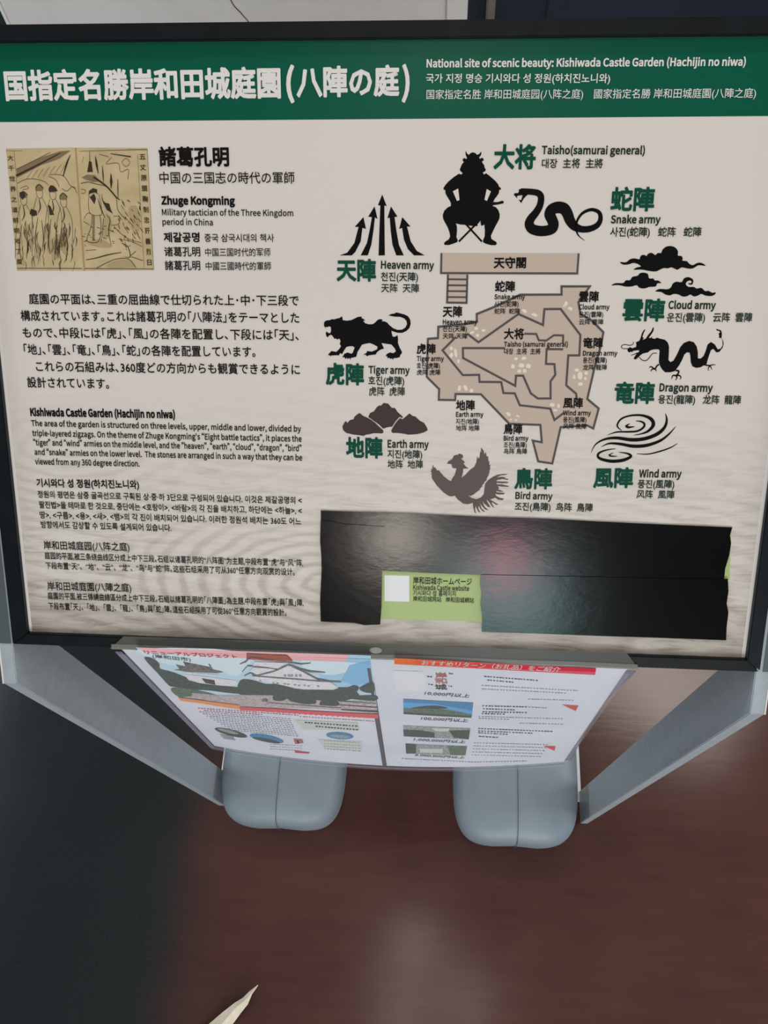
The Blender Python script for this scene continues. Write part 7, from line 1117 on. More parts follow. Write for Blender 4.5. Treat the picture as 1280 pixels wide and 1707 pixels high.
    ('corner_mark#1', 'orangered', 0, 0, '382,249.6 395.9,254.4 397.4,275.9'),
    ('small_print', 'ink', 1, 0, '304.7,22.5 306.8,22.8 306.7,20.8 304.6,20.6|307.3,22.8 309.1,23.1 309,21.1 307.2,20.9|309.8,23.2 311.1,23.3 311,21.4 309.7,21.2|312.4,23.5 314,23.7 313.9,21.7 312.3,21.5|315,23.8 316.7,24.1 316.6,22.1 314.9,21.9|317.5,24.2 319.7,24.4 319.6,22.5 317.4,22.2|320.1,24.5 321.5,24.7 321.4,22.7 320,22.5|322.7,24.8 324.3,25 324.2,23.1 322.5,22.8|325.2,25.2 326.8,25.4 326.7,23.4 325.1,23.2|327.8,25.5 329.4,25.7 329.2,23.7 327.7,23.5|330.4,25.8 332.5,26.1 332.3,24.1 330.2,23.8|333,26.2 335.1,26.5 334.9,24.5 332.8,24.2|335.5,26.5 337,26.7 336.8,24.7 335.4,24.5|338.1,26.9 339.4,27 339.3,25 338,24.9|340.7,27.2 342.5,27.5 342.3,25.4 340.5,25.2|343.3,27.6 345.4,27.9 345.2,25.8 343.1,25.6|345.8,27.9 347,28.1 346.9,26.1 345.7,25.9|348.4,28.3 350.2,28.5 350,26.5 348.2,26.3|307.8,31.4 309.7,31.7 309.7,29.7 307.7,29.4|310.4,31.8 311.8,32 311.7,30 310.3,29.8|313,32.2 314.5,32.4 314.4,30.4 313,30.2|315.7,32.6 317.2,32.9 317.1,30.9 315.6,30.6|318.3,33.1 320.5,33.4 320.4,31.4 318.2,31.1|320.9,33.5 322.3,33.7 322.2,31.7 320.8,31.5|323.6,34 325.4,34.3 325.3,32.2 323.5,31.9|326.2,34.4 328.2,34.7 328,32.7 326.1,32.4|328.8,34.8 330.2,35.1 330.1,33 328.7,32.8'),
    ('small_print', 'greytext', 1, 0, '304.1,45.5 305.5,45.7 305.4,44.2 304,44.1|306.7,45.7 308.7,45.9 308.6,44.5 306.6,44.3|309.3,45.9 311,46.1 311,44.6 309.3,44.5|312,46.1 314.2,46.3 314.1,44.9 311.9,44.7|314.6,46.3 316.6,46.5 316.5,45.1 314.5,44.9|317.2,46.6 318.7,46.7 318.7,45.2 317.1,45.1|319.9,46.8 322,46.9 321.9,45.5 319.8,45.3|322.5,47 324.7,47.2 324.6,45.7 322.4,45.5|325.1,47.2 326.8,47.3 326.7,45.9 325,45.7|327.8,47.4 329.6,47.6 329.5,46.1 327.7,46|330.4,47.6 332,47.8 331.9,46.3 330.3,46.2|333,47.8 335,48 334.9,46.6 332.9,46.4|335.7,48.1 336.9,48.2 336.8,46.7 335.5,46.6|338.3,48.3 340.3,48.5 340.2,47 338.2,46.8|340.9,48.5 342.4,48.7 342.3,47.2 340.8,47.1|343.6,48.8 345.4,48.9 345.3,47.5 343.4,47.3|346.2,49 347.5,49.1 347.4,47.6 346.1,47.5|348.8,49.2 350.3,49.4 350.2,47.9 348.7,47.8|351.5,49.5 352.9,49.6 352.8,48.1 351.3,48|354.1,49.7 356.2,49.9 356.1,48.4 354,48.2|356.8,50 358.1,50.1 357.9,48.6 356.6,48.5|359.4,50.2 360.9,50.4 360.7,48.9 359.2,48.7|362.1,50.5 363.7,50.7 363.5,49.2 361.9,49|364.7,50.8 366.4,50.9 366.2,49.4 364.5,49.3|367.3,51 368.6,51.1 368.4,49.6 367.2,49.5|370,51.3 371.6,51.5 371.4,49.9 369.8,49.8|372.6,51.6 374.7,51.8 374.5,50.2 372.4,50|375.3,51.8 376.7,52 376.5,50.5 375.1,50.3|377.9,52.1 379.5,52.3 379.3,50.7 377.7,50.6|380.6,52.4 382,52.5 381.8,51 380.4,50.9|383.2,52.7 385.5,52.9 385.2,51.4 383,51.1|385.9,53 387.3,53.1 387.1,51.6 385.7,51.4|304.6,55.2 306.9,55.3 306.8,53.8 304.6,53.7|307.3,55.3 308.8,55.4 308.7,54 307.2,53.9|310,55.5 311.7,55.6 311.6,54.1 309.9,54|312.6,55.7 314.7,55.8 314.6,54.3 312.6,54.2|315.3,55.8 316.9,55.9 316.8,54.5 315.2,54.4|318,56 319.3,56.1 319.2,54.6 317.9,54.5|320.6,56.2 322.2,56.3 322.2,54.8 320.5,54.7|323.3,56.4 324.7,56.5 324.6,55 323.2,54.9|326,56.6 327.4,56.7 327.3,55.2 325.9,55.1|328.6,56.7 330.1,56.8 330,55.4 328.5,55.3|331.3,56.9 333.2,57.1 333.1,55.6 331.2,55.4|333.9,57.1 335.4,57.2 335.3,55.7 333.8,55.6|336.6,57.3 338.1,57.4 338,55.9 336.5,55.8|339.3,57.5 341.1,57.6 340.9,56.1 339.2,56|341.9,57.7 344,57.9 343.9,56.4 341.8,56.2|344.6,57.9 346,58 345.8,56.5 344.5,56.4|347.3,58.1 348.8,58.2 348.6,56.7 347.1,56.6|349.9,58.3 352.2,58.5 352.1,57 349.8,56.8|352.6,58.6 354.3,58.7 354.2,57.2 352.5,57|355.3,58.8 356.6,58.9 356.5,57.4 355.1,57.3|358,59 360,59.2 359.8,57.6 357.8,57.5|360.6,59.2 362,59.3 361.8,57.8 360.5,57.7|363.3,59.5 364.7,59.6 364.5,58 363.1,57.9|366,59.7 367.4,59.8 367.2,58.3 365.8,58.2|368.7,59.9 370.4,60.1 370.2,58.5 368.5,58.4|371.3,60.2 373.2,60.3 373,58.8 371.1,58.6|374,60.4 375.4,60.6 375.2,59 373.8,58.9|376.7,60.7 378.1,60.8 377.9,59.2 376.5,59.1|347.5,80.7 349.2,80.8 349,79.2 347.4,79.1|350.3,80.8 352.6,80.9 352.5,79.2 350.2,79.2|353.1,80.9 355.3,80.9 355.1,79.3 353,79.3|355.9,80.9 358.1,81 357.9,79.4 355.7,79.3|358.7,81 360.4,81.1 360.2,79.4 358.5,79.4|361.5,81.1 363.4,81.1 363.2,79.5 361.3,79.5|364.3,81.2 366.6,81.2 366.4,79.6 364.1,79.6|367.1,81.3 368.5,81.3 368.3,79.7 366.9,79.6|369.9,81.4 371.9,81.4 371.7,79.8 369.7,79.7|372.7,81.4 374.1,81.5 373.9,79.9 372.5,79.8|375.5,81.5 377.5,81.6 377.3,80 375.2,79.9|378.3,81.7 380.1,81.7 379.9,80.1 378,80|381,81.8 382.5,81.8 382.2,80.2 380.8,80.1|383.8,81.9 385.2,81.9 385,80.3 383.6,80.2|386.6,82 388.2,82.1 388,80.4 386.4,80.3'),
    ('small_print', 'ink', 1, 0, '308.1,103.7 309.4,103.7 309.3,101.2 308,101.1|310.9,103.7 312.5,103.8 312.4,101.2 310.8,101.2|313.7,103.8 316,103.8 315.8,101.3 313.5,101.2|316.5,103.8 318.1,103.9 318,101.3 316.3,101.3|319.3,103.9 321.6,104 321.5,101.4 319.1,101.3|322.1,104 324.1,104 323.9,101.5 321.9,101.4|324.9,104 326.8,104.1 326.6,101.5 324.7,101.5|327.7,104.1 329.8,104.2 329.6,101.6 327.5,101.5|330.5,104.2 332.8,104.3 332.6,101.7 330.3,101.6|333.3,104.3 334.7,104.3 334.5,101.8 333.1,101.7|336.1,104.4 338.2,104.5 337.9,101.9 335.9,101.8|338.9,104.5 341.1,104.6 340.8,102 338.7,101.9|341.7,104.6 344.1,104.7 343.8,102.1 341.5,102|344.5,104.7 346.2,104.8 346,102.2 344.3,102.1|347.3,104.8 348.8,104.9 348.6,102.3 347.1,102.2|309.2,112.8 310.7,112.9 310.6,110.3 309.1,110.2|312,113 314.1,113.1 313.9,110.5 311.9,110.4|314.8,113.2 316.9,113.3 316.7,110.7 314.7,110.6|317.6,113.3 319.3,113.4 319.1,110.8 317.4,110.7|320.4,113.5 322.5,113.6 322.3,111 320.2,110.9|323.2,113.7 324.8,113.8 324.7,111.2 323,111.1|326,113.9 327.5,114 327.3,111.4 325.8,111.3|328.8,114.1 330.3,114.2 330.1,111.5 328.6,111.4|331.6,114.3 333.6,114.4 333.4,111.8 331.4,111.6|334.4,114.5 336.6,114.7 336.4,112 334.2,111.8|337.2,114.7 338.9,114.8 338.7,112.2 337,112.1|309.2,122.3 311.3,122.3 311.2,119.6 309.1,119.6|312.1,122.3 313.6,122.3 313.5,119.6 311.9,119.6|314.9,122.3 317.2,122.3 317,119.7 314.8,119.7|317.8,122.4 319.9,122.4 319.7,119.7 317.6,119.7|320.6,122.4 323,122.4 322.8,119.8 320.5,119.7|323.5,122.4 325.5,122.5 325.3,119.8 323.3,119.8|326.4,122.5 328.2,122.5 328,119.8 326.2,119.8|329.2,122.5 331.3,122.6 331.1,119.9 329,119.9|332.1,122.6 333.7,122.7 333.5,120 331.9,119.9|334.9,122.7 336.5,122.7 336.3,120 334.7,120|337.8,122.8 339.6,122.8 339.4,120.1 337.6,120.1|340.7,122.8 343,122.9 342.7,120.2 340.4,120.1|343.5,122.9 345.6,123 345.3,120.3 343.3,120.2|346.4,123 347.8,123.1 347.5,120.4 346.1,120.3|349.2,123.2 350.8,123.2 350.5,120.5 349,120.4|309,128 310.3,128.1 310.2,125.4 308.8,125.4|311.8,128.1 314.2,128.2 314,125.5 311.7,125.4|314.7,128.2 316.3,128.3 316.1,125.6 314.5,125.5|317.5,128.3 319.7,128.4 319.5,125.7 317.4,125.6|320.4,128.4 321.8,128.5 321.6,125.7 320.2,125.7|323.2,128.5 325,128.6 324.8,125.9 323,125.8|326.1,128.6 327.4,128.7 327.2,126 325.9,125.9|328.9,128.7 330.7,128.8 330.5,126.1 328.7,126'),
    ('small_print', 'greytext', 1, 0, '350.1,104.5 352.3,104.8 352.2,103.2 349.9,102.8|353.3,105 355.7,105.4 355.5,103.7 353.1,103.3|356.4,105.5 359.1,105.9 358.9,104.2 356.3,103.8|359.6,106 361.7,106.4 361.5,104.6 359.4,104.3|362.8,106.5 365.3,107 365.1,105.2 362.6,104.8|366,107.1 367.6,107.3 367.4,105.6 365.8,105.3|306.7,137.4 308,137.5 307.9,135.7 306.6,135.7|309.6,137.6 311.2,137.6 311.1,135.9 309.5,135.8|312.5,137.7 314.7,137.8 314.6,136 312.4,135.9|315.4,137.8 317.1,137.9 317,136.1 315.3,136|318.3,138 320.1,138.1 320,136.3 318.2,136.2|321.3,138.1 322.8,138.2 322.7,136.4 321.2,136.3|324.2,138.3 325.9,138.4 325.8,136.6 324.1,136.5|327.1,138.5 329.3,138.6 329.2,136.8 327,136.7|330,138.6 331.8,138.8 331.7,137 329.9,136.9|333,138.8 335,139 334.8,137.2 332.8,137|335.9,139 338.3,139.2 338.2,137.4 335.7,137.2|338.8,139.2 340.7,139.4 340.5,137.6 338.6,137.4|341.7,139.5 343.9,139.6 343.8,137.8 341.6,137.6|344.7,139.7 346.5,139.8 346.4,138 344.5,137.9|347.6,139.9 349.2,140.1 349.1,138.2 347.4,138.1|350.5,140.2 352.2,140.3 352.1,138.5 350.3,138.3|353.4,140.4 355.8,140.6 355.6,138.8 353.3,138.6|356.4,140.7 358.1,140.9 357.9,139 356.2,138.8|359.3,141 361,141.1 360.8,139.3 359.1,139.1|362.2,141.3 363.8,141.4 363.6,139.5 362,139.4|365.2,141.6 366.5,141.7 366.3,139.8 365,139.7|368.1,141.9 369.7,142 369.5,140.1 367.9,140|371.1,142.2 373.5,142.4 373.2,140.5 370.9,140.3|374,142.5 375.5,142.7 375.3,140.8 373.8,140.6|377,142.8 378.5,143 378.3,141.1 376.7,140.9|379.9,143.2 381.6,143.4 381.4,141.5 379.7,141.3|382.9,143.6 384.4,143.7 384.1,141.8 382.6,141.6|385.8,143.9 387.4,144.1 387.1,142.2 385.6,142|307,143.3 309.1,143.5 309,141.7 306.9,141.6|310,143.6 312.3,143.8 312.2,142 309.9,141.8|313,143.9 315,144 314.9,142.2 313,142.1|316.1,144.1 317.8,144.3 317.7,142.5 316,142.3|319.1,144.4 321.2,144.6 321.1,142.8 319,142.6|322.1,144.7 323.7,144.8 323.6,143 322,142.9|325.1,145 326.5,145.1 326.4,143.3 325,143.2|328.2,145.3 329.9,145.5 329.8,143.6 328,143.5|331.2,145.6 333.2,145.8 333.1,144 331.1,143.8|334.2,145.9 336.3,146.2 336.2,144.3 334.1,144.1|347.7,158.7 350.1,158.9 349.9,157 347.5,156.8|350.8,159 352.4,159.1 352.2,157.2 350.6,157.1|354,159.3 355.5,159.5 355.3,157.5 353.8,157.4|357.1,159.6 359.7,159.9 359.5,158 356.9,157.7|360.2,160 362.7,160.3 362.5,158.3 360,158|363.3,160.3 365.3,160.6 365.1,158.6 363.1,158.4|366.5,160.7 368.8,161 368.6,159 366.3,158.8|369.6,161.1 372.1,161.4 371.9,159.4 369.4,159.1|372.8,161.5 374.2,161.7 374,159.7 372.5,159.5|375.9,161.9 377.6,162.1 377.3,160.2 375.7,159.9|379,162.4 381.2,162.7 380.9,160.7 378.8,160.4|382.2,162.8 384.4,163.1 384.1,161.1 381.9,160.8|385.4,163.3 387,163.5 386.7,161.5 385.1,161.3|388.5,163.7 390.7,164.1 390.4,162.1 388.2,161.7'),
    ('small_print', 'ink', 1, 0, '308.4,178.8 310.5,179 310.4,176.4 308.3,176.2|311.4,179.1 313.3,179.3 313.2,176.8 311.3,176.5|314.4,179.5 316.3,179.7 316.1,177.1 314.3,176.9|317.5,179.8 319.6,180.1 319.5,177.5 317.3,177.2|320.5,180.2 322.3,180.5 322.2,177.9 320.3,177.6|323.5,180.6 325.4,180.9 325.3,178.3 323.4,178|326.5,181 328.2,181.3 328.1,178.6 326.4,178.4|329.6,181.4 332.1,181.8 332,179.2 329.4,178.8|332.6,181.9 335.1,182.3 335,179.6 332.4,179.3|335.6,182.3 338.1,182.7 337.9,180.1 335.4,179.7|338.7,182.8 340.9,183.2 340.7,180.5 338.5,180.2|341.7,183.3 343.6,183.6 343.4,180.9 341.5,180.6|344.8,183.8 347.1,184.2 346.9,181.5 344.6,181.1|347.8,184.3 349.7,184.6 349.5,181.9 347.6,181.6|350.9,184.8 352.9,185.2 352.6,182.5 350.6,182.1|353.9,185.4 355.8,185.7 355.5,183 353.7,182.7|357,185.9 358.8,186.3 358.5,183.5 356.7,183.2|360.1,186.5 361.9,186.9 361.6,184.1 359.8,183.8|363.1,187.1 364.7,187.4 364.4,184.7 362.9,184.4|366.2,187.7 368,188.1 367.7,185.3 365.9,185|369.3,188.3 371.1,188.7 370.8,185.9 369,185.6|372.4,189 374.4,189.4 374.1,186.6 372.1,186.2|375.5,189.7 378.1,190.2 377.8,187.4 375.2,186.9|378.6,190.4 380.8,190.9 380.4,188 378.3,187.5|381.7,191.1 384,191.6 383.7,188.8 381.4,188.2|308.9,187.4 311,187.7 310.9,185.1 308.8,184.8|312,187.8 314.1,188.1 314,185.5 311.9,185.2|315.2,188.3 316.6,188.5 316.5,185.8 315.1,185.6|318.3,188.7 320.1,189 320,186.3 318.2,186.1|321.5,189.2 323.9,189.5 323.8,186.9 321.3,186.5|324.7,189.7 326.8,190 326.6,187.3 324.5,187|327.8,190.1 330.2,190.5 330,187.8 327.7,187.5|331,190.7 333.5,191.1 333.3,188.4 330.8,188|334.2,191.2 336.8,191.6 336.6,188.9 334,188.5|337.3,191.7 339.4,192.1 339.2,189.4 337.1,189|340.5,192.3 342,192.5 341.8,189.8 340.3,189.6|343.7,192.9 345.9,193.3 345.7,190.6 343.5,190.1|346.9,193.5 349.3,193.9 349,191.2 346.7,190.7|350.1,194.1 352.8,194.6 352.5,191.9 349.8,191.3|353.3,194.7 354.9,195 354.6,192.3 353,192|356.5,195.4 358.3,195.8 358,193 356.2,192.6|359.7,196 362.3,196.6 362,193.8 359.4,193.3|362.9,196.7 364.5,197.1 364.2,194.3 362.6,193.9|309.2,194 311.7,194.5 311.6,191.8 309.1,191.4|312.4,194.6 314.3,195 314.2,192.4 312.3,192|315.5,195.3 317.2,195.6 317,192.9 315.4,192.6|318.7,195.9 320.2,196.2 320.1,193.5 318.5,193.2|321.8,196.6 323.4,196.9 323.2,194.2 321.7,193.9|325,197.2 327.6,197.8 327.5,195.1 324.8,194.5|328.2,197.9 329.8,198.3 329.6,195.6 328,195.2|331.3,198.7 333.3,199.1 333.2,196.4 331.2,195.9|334.5,199.4 336.6,199.9 336.4,197.1 334.3,196.7|337.7,200.1 339.7,200.6 339.5,197.9 337.5,197.4|310.6,207.5 313.6,208.1 313.5,205.4 310.5,204.8|314.2,208.2 316.6,208.7 316.4,206 314,205.5|317.7,209 320.5,209.6 320.4,206.9 317.6,206.2|321.3,209.8 323.6,210.3 323.5,207.5 321.1,207|324.8,210.6 327.8,211.3 327.7,208.5 324.7,207.8|328.4,211.4 330.6,212 330.4,209.2 328.2,208.6'),
    ('small_print', 'greytext', 1, 0, '307,232.7 308.9,232.9 308.9,231 306.9,230.8|310.2,233 312.3,233.2 312.2,231.3 310.1,231.1|313.4,233.4 314.9,233.5 314.8,231.6 313.3,231.4|316.5,233.7 318.6,233.9 318.5,232 316.4,231.8|319.7,234 321.5,234.3 321.4,232.3 319.6,232.1|322.9,234.4 325,234.7 324.9,232.7 322.8,232.5|326.1,234.8 328.5,235.1 328.4,233.2 326,232.9|329.3,235.2 330.9,235.4 330.7,233.5 329.2,233.3|332.5,235.7 334.8,236 334.6,234 332.4,233.7|335.7,236.1 338.4,236.5 338.2,234.6 335.6,234.2|338.9,236.6 341.1,237 340.9,235 338.8,234.6|342.1,237.1 344.2,237.5 344.1,235.5 342,235.1|345.3,237.6 348,238.1 347.8,236.1 345.2,235.6|348.6,238.2 350.9,238.6 350.7,236.6 348.4,236.2|351.8,238.8 354.1,239.2 353.9,237.2 351.6,236.7|355,239.4 356.8,239.7 356.6,237.7 354.8,237.3|358.3,240 359.8,240.3 359.6,238.2 358.1,237.9|361.5,240.6 364.2,241.2 363.9,239.1 361.3,238.6|364.7,241.3 366.9,241.8 366.7,239.7 364.5,239.2|368,242 370.2,242.5 370,240.4 367.8,239.9|371.3,242.7 373.7,243.3 373.5,241.2 371,240.6|374.5,243.5 376.7,244 376.5,241.9 374.3,241.4|377.8,244.3 379.4,244.6 379.2,242.5 377.6,242.1|381.1,245.1 383.2,245.6 382.9,243.4 380.8,242.9|384.4,245.9 386.6,246.5 386.4,244.3 384.1,243.8|307,244.8 309.6,245.1 309.5,243.1 306.9,242.9|310.3,245.2 312.7,245.4 312.6,243.5 310.2,243.2|313.6,245.5 315.4,245.8 315.3,243.8 313.5,243.6|316.9,245.9 318.4,246.1 318.3,244.1 316.8,244|320.2,246.4 322.1,246.6 322,244.6 320.1,244.4|323.5,246.8 325.3,247 325.1,245 323.4,244.8|326.8,247.2 329.4,247.6 329.2,245.6 326.7,245.3|330.1,247.7 332.1,248 331.9,246 330,245.7|333.5,248.2 335.3,248.5 335.2,246.5 333.3,246.2|336.8,248.8 339.1,249.2 338.9,247.1 336.6,246.7|340.1,249.3 342.2,249.7 342,247.6 340,247.3|343.5,249.9 345.6,250.3 345.4,248.2 343.3,247.9|346.8,250.5 349.6,251.1 349.4,249 346.6,248.5|350.2,251.2 351.7,251.5 351.6,249.4 350,249.1|353.5,251.8 356.3,252.4 356.1,250.3 353.3,249.8|356.9,252.5 359.2,253 359,250.9 356.7,250.4|360.2,253.2 362.8,253.8 362.6,251.7 360,251.1|363.6,254 365.9,254.5 365.7,252.4 363.4,251.9|367,254.8 369.4,255.3 369.2,253.2 366.8,252.6|370.4,255.6 372.8,256.2 372.6,254 370.2,253.4|373.8,256.4 375.9,257 375.6,254.8 373.6,254.3|377.2,257.3 379.9,258 379.6,255.8 377,255.1|380.6,258.2 382.3,258.7 382.1,256.5 380.4,256|384,259.2 386.5,259.9 386.2,257.7 383.8,257|307,257.2 308.7,257.4 308.7,255.4 306.9,255.2|310.2,257.6 312.6,257.9 312.5,255.9 310.1,255.6|313.5,258 315.3,258.2 315.2,256.2 313.4,256|316.8,258.4 319.3,258.8 319.2,256.7 316.7,256.4|320.1,258.9 321.7,259.1 321.6,257.1 320,256.9|323.4,259.4 324.9,259.6 324.8,257.6 323.3,257.3|326.7,259.9 328.9,260.2 328.8,258.2 326.6,257.8|330,260.4 331.6,260.7 331.5,258.6 329.9,258.3|333.4,261 335.1,261.3 335,259.2 333.2,258.9|336.7,261.5 339.3,262 339.2,259.9 336.5,259.5|340,262.1 342.6,262.6 342.4,260.5 339.8,260.1|343.3,262.8 345.6,263.2 345.4,261.1 343.2,260.7|346.7,263.4 348.5,263.8 348.3,261.7 346.5,261.3|350,264.1 351.9,264.5 351.7,262.4 349.8,262|353.3,264.9 356,265.5 355.9,263.3 353.2,262.7|356.7,265.6 359.5,266.3 359.3,264.1 356.5,263.5|360.1,266.4 362.5,267 362.3,264.8 359.9,264.2|363.4,267.2 365.5,267.7 365.3,265.6 363.2,265|366.8,268.1 368.8,268.6 368.6,266.4 366.6,265.9|370.2,268.9 372.4,269.5 372.2,267.3 370,266.7|373.6,269.9 376.4,270.7 376.2,268.4 373.3,267.6|377,270.8 378.9,271.4 378.7,269.1 376.7,268.6|380.4,271.8 382.4,272.4 382.2,270.2 380.2,269.6|383.8,272.8 386.5,273.7 386.2,271.4 383.6,270.6|306.9,269.9 309,270.2 308.9,268.1 306.8,267.9|310.4,270.3 312.6,270.6 312.5,268.6 310.3,268.3|313.8,270.8 316.6,271.2 316.5,269.1 313.7,268.7|317.2,271.3 318.9,271.6 318.8,269.5 317.1,269.2|320.6,271.8 323.3,272.3 323.2,270.2 320.5,269.7|324.1,272.4 325.8,272.7 325.7,270.6 323.9,270.3|327.5,273 329.3,273.3 329.2,271.2 327.4,270.9|330.9,273.6 333.3,274 333.1,271.9 330.8,271.5|334.4,274.2 337.3,274.8 337.1,272.6 334.2,272.1|337.8,274.9 340.1,275.3 339.9,273.2 337.7,272.7|341.3,275.6 343.6,276.1 343.5,273.9 341.1,273.4|344.8,276.3 347.5,276.9 347.3,274.7 344.6,274.2|348.2,277.1 349.8,277.4 349.6,275.3 348.1,274.9|351.7,277.9 354.5,278.6 354.4,276.4 351.5,275.7|355.2,278.7 357.9,279.4 357.7,277.2 355,276.5|358.7,279.6 360.9,280.1 360.7,277.9 358.5,277.4|362.2,280.5 365,281.3 364.8,279 362,278.3|365.7,281.4 368,282.1 367.7,279.8 365.5,279.2|369.2,282.4 372.1,283.3 371.9,281 369,280.2|372.8,283.5 375.6,284.3 375.4,282 372.5,281.2|376.3,284.5 379,285.4 378.8,283.1 376.1,282.2|379.9,285.6 382.1,286.3 381.8,284 379.6,283.3|383.5,286.8 385.6,287.5 385.4,285.2 383.2,284.5|306.9,282.9 308.7,283.1 308.6,281 306.8,280.8|310.3,283.4 312.7,283.7 312.6,281.6 310.2,281.3|313.7,283.9 315.3,284.1 315.2,282 313.6,281.8|317.1,284.4 318.8,284.7 318.7,282.6 317,282.3|320.6,285 322.2,285.3 322,283.1 320.4,282.9|324,285.6 325.7,285.9 325.5,283.7 323.8,283.4|327.4,286.2 329.7,286.7 329.6,284.5 327.3,284.1|330.8,286.9 332.8,287.3 332.7,285.1 330.7,284.7|334.3,287.6 337,288.1 336.8,286 334.1,285.4|337.7,288.3 339.9,288.8 339.8,286.6 337.5,286.1|341.2,289.1 343.7,289.7 343.6,287.4 341,286.9|344.6,289.9 347,290.4 346.8,288.2 344.4,287.6|348.1,290.7 349.7,291.1 349.5,288.9 347.9,288.5|351.5,291.6 353.2,292 353,289.7 351.4,289.3|355,292.5 357.5,293.1 357.3,290.8 354.8,290.2|358.5,293.4 360.2,293.9 360,291.6 358.3,291.1|362,294.4 364.4,295.1 364.2,292.8 361.8,292.1|365.5,295.4 367.9,296.1 367.7,293.8 365.3,293.1|369,296.5 371.1,297.1 370.9,294.8 368.8,294.1|372.6,297.6 375.4,298.5 375.2,296.2 372.3,295.2|376.1,298.7 378.4,299.5 378.2,297.1 375.9,296.4|379.7,299.9 382.1,300.8 381.8,298.4 379.4,297.6|383.2,301.2 386.1,302.2 385.8,299.8 383,298.8|229.1,302.4 231.1,302.6 231.2,299.9 229.2,299.8|232.5,302.7 235.3,302.9 235.4,300.2 232.6,300|235.9,302.9 238.2,303.1 238.2,300.5 236,300.3|239.3,303.2 242,303.5 242,300.8 239.4,300.6|242.7,303.5 244.6,303.7 244.7,301.1 242.8,300.9|246.1,303.9 247.7,304 247.7,301.4 246.2,301.2|249.5,304.2 251.6,304.5 251.6,301.8 249.6,301.6|253,304.6 255.7,305 255.7,302.3 253,302|256.4,305.1 258.8,305.4 258.8,302.7 256.4,302.4|259.8,305.5 261.4,305.7 261.5,303.1 259.8,302.8|263.2,306 265.5,306.3 265.5,303.7 263.2,303.3|266.6,306.5 269.3,306.9 269.3,304.2 266.6,303.8|270,307 271.6,307.3 271.6,304.6 270,304.4|273.4,307.6 275.5,308 275.4,305.3 273.4,304.9|276.8,308.2 278.8,308.6 278.8,305.9 276.8,305.5|280.3,308.8 282.3,309.2 282.2,306.5 280.2,306.1|283.7,309.5 285.3,309.8 285.3,307.1 283.6,306.8|287.1,310.2 289.1,310.6 289,307.9 287.1,307.5|290.6,310.9 292.1,311.3 292.1,308.5 290.5,308.2|294,311.7 296.4,312.2 296.3,309.5 293.9,308.9|297.4,312.5 299.6,313 299.5,310.2 297.4,309.7|300.9,313.3 302.4,313.7 302.4,310.9 300.8,310.5|304.3,314.2 307,314.9 306.9,312.1 304.2,311.4|307.8,315.1 310.3,315.7 310.2,312.9 307.7,312.3|311.3,316 313.9,316 313.8,313.2 311.1,313.2|314.7,316 316.8,315.9 316.6,313.1 314.5,313.1|318.1,315.9 319.9,315.9 319.7,313.1 318,313.1|321.6,316 323.2,316 323,313.1 321.4,313.1|325,316 326.7,316 326.5,313.2 324.8,313.1|328.4,316.1 331.3,316.2 331,313.3 328.2,313.2|331.8,316.2 333.6,316.2 333.4,313.4 331.6,313.3|335.2,316.3 337.4,316.4 337.2,313.5 335,313.4|338.7,316.5 340.9,316.6 340.7,313.7 338.4,313.6|342.1,316.7 344.3,316.8 344.1,313.9 341.9,313.8|345.5,316.9 347.7,317.1 347.4,314.1 345.3,314|349,317.2 351,317.4 350.8,314.4 348.7,314.2|352.4,317.5 354.5,317.7 354.2,314.7 352.2,314.5|355.9,317.8 358.8,318.1 358.5,315.1 355.6,314.9|359.3,318.2 361.8,318.5 361.5,315.5 359,315.2|362.8,318.6 365.2,318.9 364.9,315.9 362.5,315.6|366.3,319.1 368.9,319.4 368.6,316.4 365.9,316|369.7,319.5 371.5,319.8 371.2,316.7 369.4,316.5'),
]
LLINES = [
    ('leaflet_lettering', 'リニューアルプロジェクト', 21.27, -6.74, 98.83, -4.08, 9.76, 1, 'crimson'),
    ('leaflet_lettering', '(岸和田市)', 25.13, 2.78, 56.75, 8.15, 9.67, 0.6, 'ink'),
    ('banner', 'おすすめリターン（お礼品）をご紹介', 252.25, -7.85, 364.65, -3.1, 12.68, 1.2, 'white'),
    ('leaflet_prices', '10,000円以上', 254.77, 70.81, 295.13, 75.28, 10.03, 1, 'ink'),
    ('leaflet_prices', '100,000円以上', 251.35, 146.73, 296.96, 151.01, 11.07, 1, 'ink'),
    ('leaflet_prices', '1,000,000円以上', 243.58, 221.27, 297.94, 228.3, 11.06, 1, 'ink'),
    ('leaflet_prices', '5,000,000円以上', 244.29, 283.85, 300.07, 293.55, 10.41, 1, 'ink'),
    ('castle_emblem', '岸', 263.35, 23.65, 273.46, 22.58, 13.35, 2, 'roofred'),
    ('castle_emblem', '和', 263.52, 37.99, 273.8, 36.91, 13.82, 2, 'roofred'),
    ('castle_emblem', '城', 263.7, 53.63, 274.18, 52.56, 14.34, 2, 'ink'),
]
cnt = {}
for part_, col, small, sm, data in LART:
    k = inks.setdefault(part_, Ink())
    c = cnt[part_] = cnt.get(part_, 0) + (0 if small else 1)
    for t_ in data.split('|'):
        P_ = pts(t_)
        if sm: P_ = spline(P_, True, 3)
        base = {'castle_photo': .15, 'text_band': 1.05, 'band_print': 1.22}.get(part_.split('#')[0], .3)
        z = .45 if small else base + .03*c
        k.fill(col, [P_], z)
for i, (blk, text, x0, y0, x1, y1, h, bold, col) in enumerate(LLINES):
    key = blk if blk == 'castle_emblem' else '%s#%d' % (blk.replace('banner', 'banner_lettering'), i)
    letter(inks.setdefault(key, Ink()), text, x0, y0, x1, y1, h, bold, col, {'banner': .75, 'leaflet_lettering': .6}.get(blk, .42), flip=-1)
